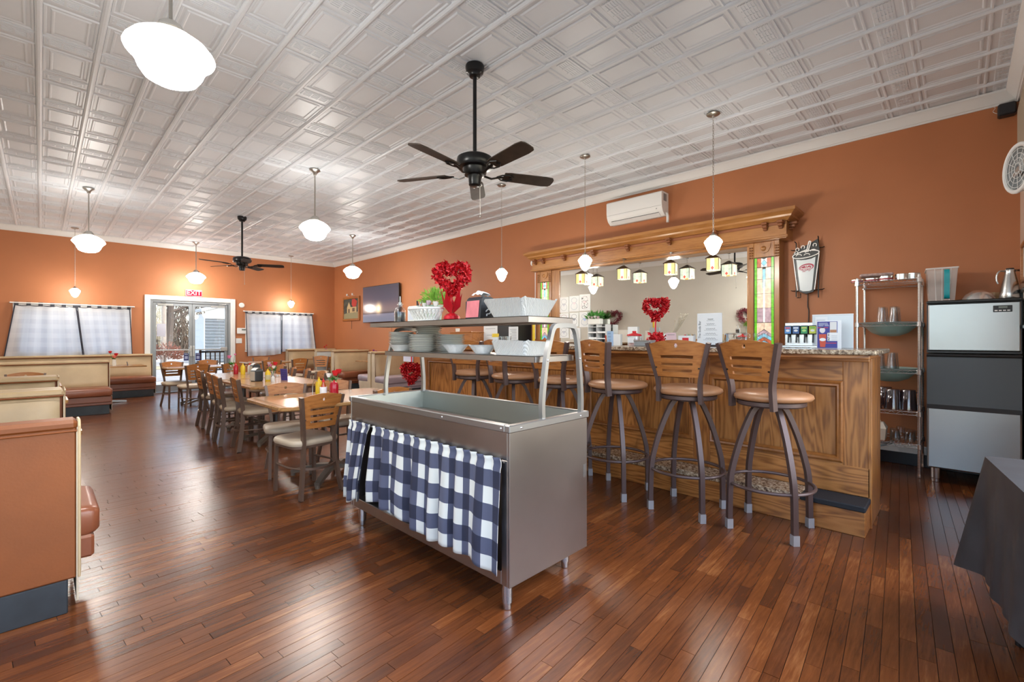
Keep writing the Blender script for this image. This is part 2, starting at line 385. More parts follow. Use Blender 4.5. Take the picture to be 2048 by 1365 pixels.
M_granite = granite('speckled_granite')
M_ging = gingham('navy_gingham', (.66,.64,.58), (.085,.088,.135), (.022,.023,.045), 1, 1)
M_opal = pbr('opal_glass_lit', (.9,.9,.88), .15, emit=(1,.97,.92), estr=2.6)
M_glass = clear('thin_glass')
M_winglass = clear('window_glass', (.93,.95,.95), .06)
M_tumbler = clear('tumbler_glass', (.95,.96,.96), .05)
M_bluegl = clear('textured_green_glass', (.70,.85,.83), .12, .15, alpha=.38, col=(.50,.68,.66))
M_pot = pbr('pale_green_pot', (.55,.70,.55), .4)
# ------------------------------------------------------------------ room shell
X0, X1, Y0, Y1, ZC = -.83, 6.156, -.38, 13.46, 3.53
def inview(x, y, z):
    zc = .7154*x + .6987*y; xc = .6987*x - .7154*y
    if zc < .6: return None
    u = 1024 + 920*xc/zc; v = 677.5 - 920*(z-1.28)/zc
    return zc if (-60 < u < 2110 and -60 < v < 1425) else None
def wallbox(name, boxes, mat):
    m = MB()
    for b in boxes: m.box(*b)
    return m.build(name, mat, smooth=0, kind='structure')
wallbox('wall_right', [(X1, X1+.2, Y0-.2, Y1+.2, -.05, ZC+.3)], M_wall)
FILL_L = (-.25, 2.75, .45, 3.05)      # unseen left wall opening, added to bring daylight into the near room
wallbox('wall_left', [(X0-.2, X0, Y0-.2, FILL_L[0], -.05, ZC+.3), (X0-.2, X0, FILL_L[1], Y1+.2, -.05, ZC+.3), (X0-.2, X0, FILL_L[0], FILL_L[1], -.05, FILL_L[2]), (X0-.2, X0, FILL_L[0], FILL_L[1], FILL_L[3], ZC+.3)], M_pale)
FILL_B = (-.6, 4.1, .45, 3.05)         # unseen rear wall glazing, added as extra daylight behind the camera
wallbox('wall_back', [(X0, FILL_B[0], Y0-.2, Y0, -.05, ZC+.3), (FILL_B[1], X1, Y0-.2, Y0, -.05, ZC+.3), (FILL_B[0], FILL_B[1], Y0-.2, Y0, -.05, FILL_B[2]), (FILL_B[0], FILL_B[1], Y0-.2, Y0, FILL_B[3], ZC+.3)], pbr('pinkish_wall', (.62,.46,.37), .6))
DX0, DX1, DZ = 1.77, 3.41, 2.19
WL = (-.34, 1.38, .98, 1.95); WR = (3.80, 5.42, .98, 1.95)
far = []
def col(x0, x1, op=None):
    if op is None: far.append((x0, x1, Y1, Y1+.2, -.05, ZC+.3))
    else:
        if op[0] > 0: far.append((x0, x1, Y1, Y1+.2, -.05, op[0]))
        far.append((x0, x1, Y1, Y1+.2, op[1], ZC+.3))
col(X0, WL[0]); col(WL[0], WL[1], WL[2:]); col(WL[1], DX0); col(DX0, DX1, (0, DZ)); col(DX1, WR[0]); col(WR[0], WR[1], WR[2:]); col(WR[1], X1)
wallbox('wall_far', far, M_wall)

# floor: strip boards, a few hundred of them single, the rest joined
floor = wallbox('floor', [(X0-.2, X1+.2, Y0-.2, Y1+.2, -.2, -.004)], M_sub)
A4 = R(4.2); du = Vector((math.cos(A4), math.sin(A4))); dn = Vector((-math.sin(A4), math.cos(A4)))
def clip(poly):
    for ax, lim, sg in ((0,X0,1),(0,X1,-1),(1,Y0,1),(1,Y1,-1)):
        out = []
        for i in range(len(poly)):
            a, b = poly[i-1], poly[i]; ia = (a[ax]-lim)*sg >= 0; ib = (b[ax]-lim)*sg >= 0
            if ia != ib:
                t = (lim-a[ax])/(b[ax]-a[ax]); out.append((a[0]+(b[0]-a[0])*t, a[1]+(b[1]-a[1])*t))
            if ib: out.append(b)
        poly = out
        if len(poly) < 3: return None
    return poly
rnd = random.Random(3); boards = []; PW = .0572; v = -1.6
while v < 14.2:
    u = -1.6 + rnd.random()*.5
    while u < 8.2:
        L = rnd.choice((.24,.32,.4,.5,.62,.8,1.0,1.3)); g = .0011
        q = [du*(u+g)+dn*(v+g), du*(u+L-g)+dn*(v+g), du*(u+L-g)+dn*(v+PW-g), du*(u+g)+dn*(v+PW-g)]
        p = clip([(a.x, a.y) for a in q])
        if p:
            cx = sum(a[0] for a in p)/len(p); cy = sum(a[1] for a in p)/len(p)
            zc = inview(cx, cy, 0); boards.append((zc if zc else 99, p, (rnd.random(), rnd.random(), 0, 1), rnd.uniform(-.0005,.0004)))
        u += L
    v += PW
boards.sort(key=lambda b: b[0])
rest = MB(); rest.tone = []
for i, (zc, p, tn, dz) in enumerate(boards):
    if i < 300:
        m = MB(); m.prism(p, -.0035, dz); m.tone = [tn]*len(m.v); m.build('floor_board', M_floor, floor, smooth=0)
    else:
        n0 = len(rest.v); rest.prism(p, -.0035, dz); rest.tone += [tn]*(len(rest.v)-n0)
rest.build('floor_boards', M_floor, floor, smooth=0, kind='stuff')

# ceiling: pressed tin
ceil = wallbox('ceiling', [(X0, X1, Y0, Y1, ZC+.02, ZC+.3)], M_ceil)
TX, TY = .3270, .654
def tin(mb, x, y):
    b = .17                                      # fluted block at the start of each sheet
    mb.rings(x, x+TX, y+b, y+TY, [(0,0),(.016,0),(.024,.009),(.034,.009),(.042,.001),(.058,.001),(.066,.009),(.074,.009),(.082,.004),(.100,.004)], ZC+.012)
    mb.rings(x, x+TX, y, y+b, [(0,0),(.020,0),(.026,.005),(.034,.005)], ZC+.012)
    for k in range(5):
        yy = y+.040+k*.0195; mb.box(x+.04, x+TX-.04, yy, yy+.009, ZC+.004, ZC+.008)
    for k in range(4):
        xx = x+.05+k*.072; mb.box(xx, xx+.012, y+.036, y+b-.036, ZC+.003, ZC+.008)
tm = MB(); tin(tm, 0, 0); tin_me = tm.mesh('tin_panel', M_ceil, 0)
cells = []
nx = int((X1-X0)/TX)+2; ny = int((Y1-Y0)/TY)+1
for i in range(nx):
    for j in range(ny):
        x = -.012 + (i-3)*TX; y = -.353 + j*TY
        if x < X0-.2 or x+TX > X1+.3: continue
        zc = inview(x+TX/2, y+TY/2, ZC); cells.append((zc if zc else 99, x, y))
cells.sort(); rest = MB()
for i, (zc, x, y) in enumerate(cells):
    if i < 300: part('tin_panel', tin_me, ceil, (x, y, 0))
    else: tin(rest, x, y)
rest.build('tin_panels', M_ceil, ceil, smooth=0, kind='stuff')
bm_ = MB(); bm_.tube([(0,Y0,ZC+.010),(0,Y1,ZC+.010)], .0225, 10); bead_me = bm_.mesh('seam_bead', M_ceil)
for i in range(nx+1):
    x = -.012+(i-3)*TX
    if X0 < x < X1: part('seam_bead', bead_me, ceil, (x,0,0))
for j in range(0, ny+1):
    y = -.353+j*TY
    if Y0 < y < Y1 and j % 2 == 0:
        MB().box(X0, X1, y-.004, y+.004, ZC+.003, ZC+.012).build('cross_seam', M_ceil, ceil, smooth=0)
# crown mouldings
CR = [(0,0),(.016,0),(.020,.012),(.030,.018),(.034,.03),(.075,.075),(.085,.09),(.092,.095),(.092,.115),(0,.115)]
def crown(name, a, b, nrm):
    a = Vector(a); b = Vector(b); n = Vector(nrm); m = MB(); k = len(CR)
    vs = [a+n*p+Vector((0,0,q)) for p, q in CR] + [b+n*p+Vector((0,0,q)) for p, q in CR]
    fs = [(i,(i+1)%k,k+(i+1)%k,k+i) for i in range(k)]
    m.add(vs, fs); return m.build(name, M_trim, smooth=40, kind='structure')
zc0 = ZC-.112
crown('trim_1', (X1,Y0,zc0), (X1,Y1,zc0), (-1,0,0)); crown('trim_2', (X0,Y1,zc0), (X1,Y1,zc0), (0,-1,0))
crown('trim_3', (X0,Y0,zc0), (X0,Y1,zc0), (1,0,0)); crown('trim_4', (X0,Y0,zc0), (X1,Y0,zc0), (0,1,0))
def baseb(name, b, mat=M_trim):
    MB().cbox(*b, .006).build(name, mat, smooth=0, kind='structure')
M_dbase = pbr('dark_vinyl_base', (.012,.014,.018), .35)
baseb('baseboard_right', (X1-.018, X1, Y0, Y1, 0, .20))
bk = MB(); bk.cbox(X1-.032, X1-.018, Y0, 1.6, 0, .12, .004); bk.build('baseboard_right_cove', M_dbase, smooth=0, kind='structure')
baseb('baseboard_far', (X0, DX0-.11, Y1-.018, Y1, 0, .14)); baseb('baseboard_far_2', (DX1+.11, X1, Y1-.018, Y1, 0, .14))
baseb('baseboard_left', (X0, X0+.018, Y0, Y1, 0, .14))

# glazed double door
dr = empty('door_1', (0,0,0)); dr['kind'] = 'structure'
M_alum = pbr('satin_aluminium_frame', (.27,.29,.31), .4, .6)
m = MB(); m.cbox(DX0-.105, DX0, Y1-.03, Y1, 0, DZ+.105, .006); m.cbox(DX1, DX1+.105, Y1-.03, Y1, 0, DZ+.105, .006); m.cbox(DX0, DX1, Y1-.03, Y1, DZ, DZ+.105, .006)
m.build('casing', M_trim, dr, smooth=0)
m = MB(); m.box(DX0, DX0+.05, Y1, Y1+.12, 0, DZ); m.box(DX1-.05, DX1, Y1, Y1+.12, 0, DZ); m.box(DX0+.05, DX1-.05, Y1, Y1+.12, DZ-.05, DZ); m.box(DX0, DX1, Y1-.02, Y1+.14, 0, .015)
m.build('frame', M_alum, dr, smooth=0)
mid = (DX0+DX1)/2
for sgn, xa, xb in ((1, DX0+.055, mid-.003), (-1, mid+.003, DX1-.055)):
    leaf = MB(); y0, y1 = Y1+.03, Y1+.075
    leaf.cbox(xa, xa+.06, y0, y1, .02, DZ-.055, .003); leaf.cbox(xb-.06, xb, y0, y1, .02, DZ-.055, .003)
    leaf.cbox(xa+.06, xb-.06, y0, y1, DZ-.125, DZ-.055, .003); leaf.cbox(xa+.06, xb-.06, y0, y1, .02, .19, .003)
    lf = leaf.build('door_leaf', M_alum, dr, smooth=0)
    MB().box(xa+.06, xb-.06, Y1+.05, Y1+.056, .19, DZ-.125).build('pane', M_winglass, lf, smooth=0)
    cl = MB(); xs = xa+.06 if sgn > 0 else xb-.40
    cl.cbox(xs+.02, xs+.32, y0-.05, y0, DZ-.135, DZ-.085, .006); cl.bar((xs+.17,y0-.06,DZ-.08),(xs+.05 if sgn > 0 else xs+.30,y0-.22,DZ-.045),.02,.01); cl.bar((xs+.05 if sgn > 0 else xs+.30,y0-.22,DZ-.045),(xs+.17,Y1-.01,DZ-.03),.02,.01)
    cl.build('closer', M_alu, lf, smooth=0)
    pb = MB(); pb.cbox(xa+.05, xb-.05, y0-.045, y0-.02, .99, 1.02, .004)
    xa2, xb2 = (xb-.42, xb-.02) if sgn < 0 else (xa+.02, xb-.02)
    pb.cbox(xa2+.25 if sgn < 0 else xb-.07, xb2, y0-.07, y0, .96, 1.06, .006)
    pb.build('push_bar', M_alu, lf, smooth=0)
    st = MB(); sx = xb-.165 if sgn > 0 else xa+.07
    st.box(sx, sx+.10, Y1+.046, Y1+.049, .74, .92); k = st.build('sticker', pbr('navy_sticker', (.03,.035,.16), .5), lf, smooth=0)
    s2 = MB(); s2.box(sx+.02, sx+.08, Y1+.0445, Y1+.046, .78, .85); s2.box(sx+.015, sx+.085, Y1+.0445, Y1+.046, .88, .905); s2.build('sticker_print', pbr('sticker_print', (.35,.4,.6), .6), k, smooth=0)
    if sgn > 0: MB().box(xa+.075, xa+.245, Y1+.046, Y1+.049, 1.33, 1.63).build('notice_sheet', pbr('lilac_paper', (.55,.56,.66), .8), lf, smooth=0)
    lk = MB(); lk.cbox((xb-.05) if sgn > 0 else xa, (xb) if sgn > 0 else xa+.05, y0-.02, y0, .84, 1.10, .005); lk.build('lock_plate', M_alu, lf, smooth=0)
# curtained windows
for wi, W in ((1, WL), (2, WR)):
    wn = empty('window_%d' % wi, (0,0,0)); wn['kind'] = 'structure'
    m = MB(); t = .05
    m.cbox(W[0], W[0]+t, Y1+.02, Y1+.1, W[2], W[3], .004); m.cbox(W[1]-t, W[1], Y1+.02, Y1+.1, W[2], W[3], .004)
    m.cbox(W[0]+t, W[1]-t, Y1+.02, Y1+.1, W[2], W[2]+t, .004); m.cbox(W[0]+t, W[1]-t, Y1+.02, Y1+.1, W[3]-t, W[3], .004)
    c = (W[0]+W[1])/2; m.cbox(c-.02, c+.02, Y1+.03, Y1+.09, W[2]+t, W[3]-t, .004)
    m.build('window_frame', M_trim, wn, smooth=0)
    for a, b in ((W[0]+t, c-.02), (c+.02, W[1]-t)): MB().box(a, b, Y1+.055, Y1+.06, W[2]+t, W[3]-t).build('pane', M_winglass, wn, smooth=0)
    MB().cbox(W[0]-.06, W[1]+.06, Y1-.02, Y1, W[2]-.05, W[2]-.01, .004).build('window_sill', M_trim, wn, smooth=0)
    mc = MB(); mc.box(W[0]-.05, W[0], Y1-.018, Y1, W[2], W[3]+.06); mc.box(W[1], W[1]+.05, Y1-.018, Y1, W[2], W[3]+.06); mc.box(W[0], W[1], Y1-.018, Y1, W[3], W[3]+.06)
    mc.build('window_casing', M_trim, wn, smooth=0)

wn = empty('window_3', (0,0,0)); wn['kind'] = 'structure'  # frame and panes of the added daylight opening, out of view at left
m = MB(); t = .05; a, b = X0-.12, X0-.04
m.cbox(a, b, FILL_L[0], FILL_L[0]+t, FILL_L[2], FILL_L[3], .004); m.cbox(a, b, FILL_L[1]-t, FILL_L[1], FILL_L[2], FILL_L[3], .004); m.cbox(a, b, FILL_L[0]+t, FILL_L[1]-t, FILL_L[2], FILL_L[2]+t, .004); m.cbox(a, b, FILL_L[0]+t, FILL_L[1]-t, FILL_L[3]-t, FILL_L[3], .004)
c = (FILL_L[0]+FILL_L[1])/2; m.cbox(a, b, c-.025, c+.025, FILL_L[2]+t, FILL_L[3]-t, .004); m.build('window_frame', M_trim, wn, smooth=0)
for p, q in ((FILL_L[0]+t, c-.025), (c+.025, FILL_L[1]-t)): MB().box(X0-.082, X0-.078, p, q, FILL_L[2]+t, FILL_L[3]-t).build('pane', M_winglass, wn, smooth=0)

wn = empty('window_4', (0,0,0)); wn['kind'] = 'structure'; a, b = Y0-.12, Y0-.04  # frame and panes of the added rear daylight glazing, out of view
m = MB(); m.cbox(FILL_B[0], FILL_B[0]+t, a, b, FILL_B[2], FILL_B[3], .004); m.cbox(FILL_B[1]-t, FILL_B[1], a, b, FILL_B[2], FILL_B[3], .004); m.cbox(FILL_B[0]+t, FILL_B[1]-t, a, b, FILL_B[2], FILL_B[2]+t, .004); m.cbox(FILL_B[0]+t, FILL_B[1]-t, a, b, FILL_B[3]-t, FILL_B[3], .004)
for k in (1,2): c = FILL_B[0]+(FILL_B[1]-FILL_B[0])*k/3; m.cbox(c-.025, c+.025, a, b, FILL_B[2]+t, FILL_B[3]-t, .004)
m.build('window_frame', M_trim, wn, smooth=0)
for k in range(3): p = FILL_B[0]+(FILL_B[1]-FILL_B[0])*k/3; q = FILL_B[0]+(FILL_B[1]-FILL_B[0])*(k+1)/3; MB().box(p+.05, q-.05, Y0-.082, Y0-.078, FILL_B[2]+t, FILL_B[3]-t).build('pane', M_winglass, wn, smooth=0)
# ------------------------------------------------------------------ pendant lamps and fans
def chain_mesh(L, name='chain'):
    m = MB(); n = max(2, int(L/.026)); h = L/n
    for i in range(n):
        z = -h*(i+.5); a, b = (.0075, h*.66)
        pts = [(a*math.cos(t), 0, z+b*math.sin(t)) if i % 2 else (0, a*math.cos(t), z+b*math.sin(t)) for t in [2*math.pi*k/6 for k in range(6)]]
        m.tube(pts, .0020, 4, closed=True)
    return m.mesh(name, M_nickel)
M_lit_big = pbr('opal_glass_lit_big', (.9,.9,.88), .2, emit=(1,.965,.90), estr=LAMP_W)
M_lit_top = pbr('opal_glass_lit_shoulder', (.9,.9,.88), .2, emit=(1,.965,.90), estr=6.0)   # socket shade put in as weaker glow, easing hot spots on the ceiling
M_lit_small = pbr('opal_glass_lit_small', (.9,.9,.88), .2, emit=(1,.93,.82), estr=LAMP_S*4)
PROF = [(.052,.265),(.07,.257),(.115,.236),(.16,.205),(.186,.172),(.192,.156),(.186,.143),(.160,.118),(.145,.092),(.134,.062),(.112,.028),(.072,.007),(.03,0),(0,0)]
def big_pendant(x, y, zb, label):
    t = empty('schoolhouse_pendant_lamp', (x, y, ZC), 0, label, 'lamp', 'schoolhouse pendant lamps')
    d = zb-ZC
    MB().lathe([(0,0),(.068,0),(.07,-.012),(.055,-.022),(.028,-.045),(.018,-.075),(.009,-.08)][::-1], 20).build('canopy', M_nickel, t)
    MB().cyl(0, 0, d+.31, -.07, .0085, 10).build('rod', M_nickel, t)
    MB().lathe([(.068,.245),(.072,.268),(.058,.285),(.05,.30),(.03,.318),(.012,.325)], 20, (0,0,d)).build('fitter', M_nickel, t)
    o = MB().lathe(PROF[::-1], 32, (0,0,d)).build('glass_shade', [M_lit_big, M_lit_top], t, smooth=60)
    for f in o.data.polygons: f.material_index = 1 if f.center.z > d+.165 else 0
big_pendant(.46, 2.87, 2.57, 'large opal glass schoolhouse lamp nearest the camera, cut by the top edge')
big_pendant(.50, 9.35, 2.57, 'opal glass schoolhouse lamp on a rod above the left booths')
big_pendant(2.55, 6.16, 2.59, 'opal glass schoolhouse lamp hanging beyond the near black ceiling fan')
big_pendant(2.53, 12.78, 2.56, 'opal glass schoolhouse lamp hanging just above the exit sign')
big_pendant(4.745, 9.49, 2.59, 'opal glass schoolhouse lamp hanging near the television wall')
SPROF = [(.026,.19),(.034,.185),(.055,.168),(.078,.143),(.085,.128),(.08,.115),(.068,.09),(.058,.06),(.042,.028),(.02,.006),(0,0)]
def small_pendant(x, y, label, warm=False):
    zb = 2.115; t = empty('chain_pendant_lamp', (x, y, ZC), 0, label, 'lamp', 'small chain pendant lamps'); d = zb-ZC
    MB().lathe([(0,0),(.062,0),(.064,-.008),(.05,-.018),(.012,-.024),(.008,-.04)][::-1], 20).build('canopy', M_nickel, t)
    part('chain', chain_mesh(-.04-(d+.225)), t, (0,0,-.04))
    MB().lathe([(.036,.178),(.038,.195),(.028,.205),(.012,.215),(.008,.228)], 16, (0,0,d)).build('fitter', M_nickel, t)
    MB().lathe(SPROF[::-1], 24, (0,0,d)).build('glass_shade', M_lit_small, t, smooth=60)
small_pendant(.483, 12.88, 'small opal lamp on a chain above the left curtained window')
small_pendant(4.757, 13.05, 'small opal lamp on a chain above the right curtained window')
small_pendant(4.718, 4.82, 'small opal chain lamp, farthest of the three over the bar')
small_pendant(4.69, 3.32, 'small opal chain lamp, middle one of the three over the bar')
small_pendant(4.70, 1.775, 'small opal chain lamp, nearest of the three over the bar')

M_blade = pbr('dark_fan_blade', (.045,.030,.022), .6, noise=.3, nscale=12)
def fan(x, y, label, a0):
    t = empty('ceiling_fan', (x, y, ZC), 0, label, 'ceiling fan', 'black ceiling fans')
    MB().lathe([(.0,0),(.075,0),(.078,-.02),(.07,-.06),(.05,-.075),(.045,-.09),(.03,-.095)][::-1], 24).build('canopy', M_blackm, t)
    MB().cyl(0,0,-.75,-.09,.016,12).build('downrod', M_blackm, t)
    MB().lathe([(.02,-.60),(.11,-.615),(.145,-.635),(.15,-.66),(.15,-.70),(.14,-.715),(.10,-.72),(.095,-.76),(.085,-.775),(.06,-.78)][::-1], 28, (0,0,-.13)).build('motor_housing', M_blackm, t)
    MB().lathe([(0,-.865),(.035,-.865),(.05,-.855),(.053,-.80),(.06,-.785),(.06,-.775)], 20, (0,0,-.13)).build('switch_cup', M_blackm, t)
    pc = MB(); pc.tube([(.03,-.03,-.99),(.032,-.032,-1.23)], .0025, 5); pc.lathe([(0,0),(.007,.006),(.007,.018),(.002,.026)], 8, (.032,-.032,-1.255)); pc.build('pull_chain', M_nickel, t)
    blm = MB(); n = 10; out = [(.25,-.052),(.30,-.062),(.62,-.070),(.68,-.062),(.697,-.04),(.70,0)]
    pl = out + [(a,-b) for a, b in out[::-1][1:]]
    blm.prism(pl, -.004, .004); blm.xf(Matrix.Rotation(R(-13), 4, 'X'))
    bme = blm.mesh('blade', M_blade)
    ir = MB(); ir.ribbon([(.08,0,-.02),(.14,0,-.035),(.19,0,-.02),(.25,0,-.008)], .018, .008, (0,1,0))
    for s in (-1,1): ir.tube([(.19,0,-.012),(.23,s*.035,-.012),(.29,s*.045,-.012),(.33,s*.02,-.010),(.30,0,-.010)], .006, 6)
    ir.xf(Matrix.Rotation(R(-13), 4, 'X')); ime = ir.mesh('blade_iron', M_blackm)
    for k in range(5):
        a = R(a0+72*k); b = part('blade', bme, t, (0,0,-.885), (0,0,a)); part('blade_iron', ime, b)
fan(2.50, 2.87, 'black five-blade ceiling fan nearest the camera, blades seen from below', 46)
fan(2.595, 9.5, 'black five-blade ceiling fan farther off, in front of the far wall', 46)
# ------------------------------------------------------------------ the bar
bar = empty('bar_counter', (3.91, 3.0, 0), 0, 'long oak bar front with moulded panels and a foot ledge', 'bar')
def B(m, name, mat, smooth=0, parent=bar):           # world coordinates -> child of the bar
    m.v = [(x-3.91, y-3.0, z) for x, y, z in m.v]; return m.build(name, mat, parent, smooth)
BY0, BY1 = .44, 5.64
B(MB().box(3.915, 4.05, BY0+.005, BY1-.005, .02, 1.15), 'carcass', M_oak)
# frame: stiles, rails
stiles = [BY0, 1.62, 2.85, 4.05, BY1-.09]
nst = []
for i, (a, b_) in enumerate([(BY0, BY0+.15), (1.50, 1.64), (2.72, 2.86), (3.94, 4.08), (BY1-.14, BY1)]):
    B(MB().cbox(3.90, 3.92, a, b_, .205, 1.13, .003), 'stile', M_oak); nst.append((a, b_))
for i in range(4):
    a = nst[i][1]; b_ = nst[i+1][0]
    B(MB().cbox(3.90, 3.92, a, b_, .98, 1.13, .003), 'rail', M_oakh); B(MB().cbox(3.90, 3.92, a, b_, .205, .42, .003), 'rail', M_oakh)
    # bolection moulding, four mitred lengths
    pr = [(0,0),(.0,.014),(.012,.022),(.024,.016),(.034,.02),(.046,.004),(.046,0)]
    def mould(a, b_, z0, z1):
        m = MB(); k = len(pr); rows = []
        for ins, h in pr: rows.append([(3.90-h+.0,a+ins,z0+ins),(3.90-h,b_-ins,z0+ins),(3.90-h,b_-ins,z1-ins),(3.90-h,a+ins,z1-ins)])
        vs = [p for r_ in rows for p in r_]; fs = []
        for i in range(k-1):
            for j in range(4): j2 = (j+1) % 4; fs.append((i*4+j, i*4+4+j, i*4+4+j2, i*4+j2))
        m.add(vs, fs); return m
    B(mould(a-.004, b_+.004, .416, .984), 'panel_moulding', pbr('oak_moulding', (.33,.118,.028), .35, noise=.15, nscale=30), 40)
    B(MB().cbox(3.908, 3.918, a+.03, b_-.03, .45, .95, .002), 'panel', M_oak)
B(MB().cbox(3.885, 3.90, BY0, BY1, 1.12, 1.165, .005), 'top_rail_moulding', M_oakh)
B(MB().cbox(3.62, 4.06, BY0-.03, BY1, 1.15, 1.175, .004), 'counter_apron', M_oakh)
# right end panel
B(MB().cbox(3.905, 4.40, BY0-.006, BY0+.014, .0, 1.15, .003), 'end_panel', M_oak)
B(MB().cbox(3.895, 3.915, BY0-.012, BY0+.01, .0, 1.15, .003), 'corner_bead', M_oak)
B(MB().cbox(3.905, 4.40, BY1-.014, BY1+.006, .0, 1.15, .003), 'end_panel', M_oak)
# foot ledge
B(MB().cbox(3.685, 3.90, BY0, BY1, .0, .165, .003), 'ledge_riser', M_oakh)
B(MB().cbox(3.665, 3.90, .80, BY1, .165, .205, .004), 'granite_foot_ledge', M_granite)
B(MB().cbox(3.66, 3.90, BY0-.005, .798, .165, .203, .006), 'black_tread_mat', pbr('ribbed_black_rubber', (.014,.016,.02), .7, bump=.3, bscale=80))
B(MB().cbox(3.895, 3.902, BY0, .82, .205, .40, .002), 'kick_board', M_oakh)
wt = MB(); wt.cbox(3.59, 4.36, .375, 5.70, 1.175, 1.207, .006); wt.build('granite_worktop', M_granite, smooth=0, label='speckled brown granite worktop running the length of the oak bar', cat='worktop')

# ------------------------------------------------------------------ back bar with mirror
bb = empty('back_bar', (6.05, 3.3, 0), 0, 'honey wood back bar frame with cornice, carved pilasters and stained glass', 'back bar')
def BB(m, name, mat, smooth=0, parent=None):
    m.v = [(x-6.05, y-3.3, z) for x, y, z in m.v]; return m.build(name, mat, parent or bb, smooth)
W = X1-.002
cy0, cy1 = 1.40, 5.26
def cornice(pro, z0):
    m = MB(); k = len(pro)
    pts = [[(W,cy0-p,z0+q),(5.86-p,cy0-p,z0+q),(5.86-p,cy1+p,z0+q),(W,cy1+p,z0+q)] for p, q in pro]
    vs = [a for r_ in pts for a in r_]; fs = []
    for i in range(k-1):
        for j in range(3): fs.append((i*4+j, i*4+4+j, i*4+5+j, i*4+1+j))
    fs.append(tuple(range((k-1)*4, k*4))[::-1]); m.add(vs, fs); return m
BB(cornice([(0,0),(.012,.004),(.02,.02),(.05,.04),(.055,.06),(.085,.085),(.10,.095),(.10,.13)], 2.61), 'cornice', M_cherry, 30)
BB(MB().box(5.87, W, cy0+.01, cy1-.01, 2.42, 2.63), 'frieze', M_cherry)
BB(MB().cbox(5.845, 5.87, cy0-.01, cy1+.01, 2.425, 2.455, .006), 'frieze_bead', M_cherry)
BB(MB().cbox(5.86, 5.87, cy0+.02, cy1-.02, 2.575, 2.61, .003), 'frieze_fillet', pbr('reddish_fillet', (.28,.10,.04), .35))
bm2 = MB(); bm2.cbox(-.085,0,-.03,.03,.0,.028,.004); bm2.cbox(-.065,0,-.025,.025,-.035,0,.006); bm2.cbox(-.04,0,-.02,.02,-.06,-.035,.006)
bracket = bm2.mesh('bracket', pbr('dark_bracket', (.22,.075,.025), .35), 0)
for yb in (1.46, 1.62, 2.18, 2.78, 3.40, 3.98, 4.54, 4.98, 5.16): part('bracket', bracket, bb, (5.87-6.05, yb-3.3, 2.585))
part('bracket', bracket, bb, (6.0-6.05, cy0+.012-3.3, 2.585), (0,0,R(90)))
MIR = (1.83, 4.74, 1.02, 2.39)
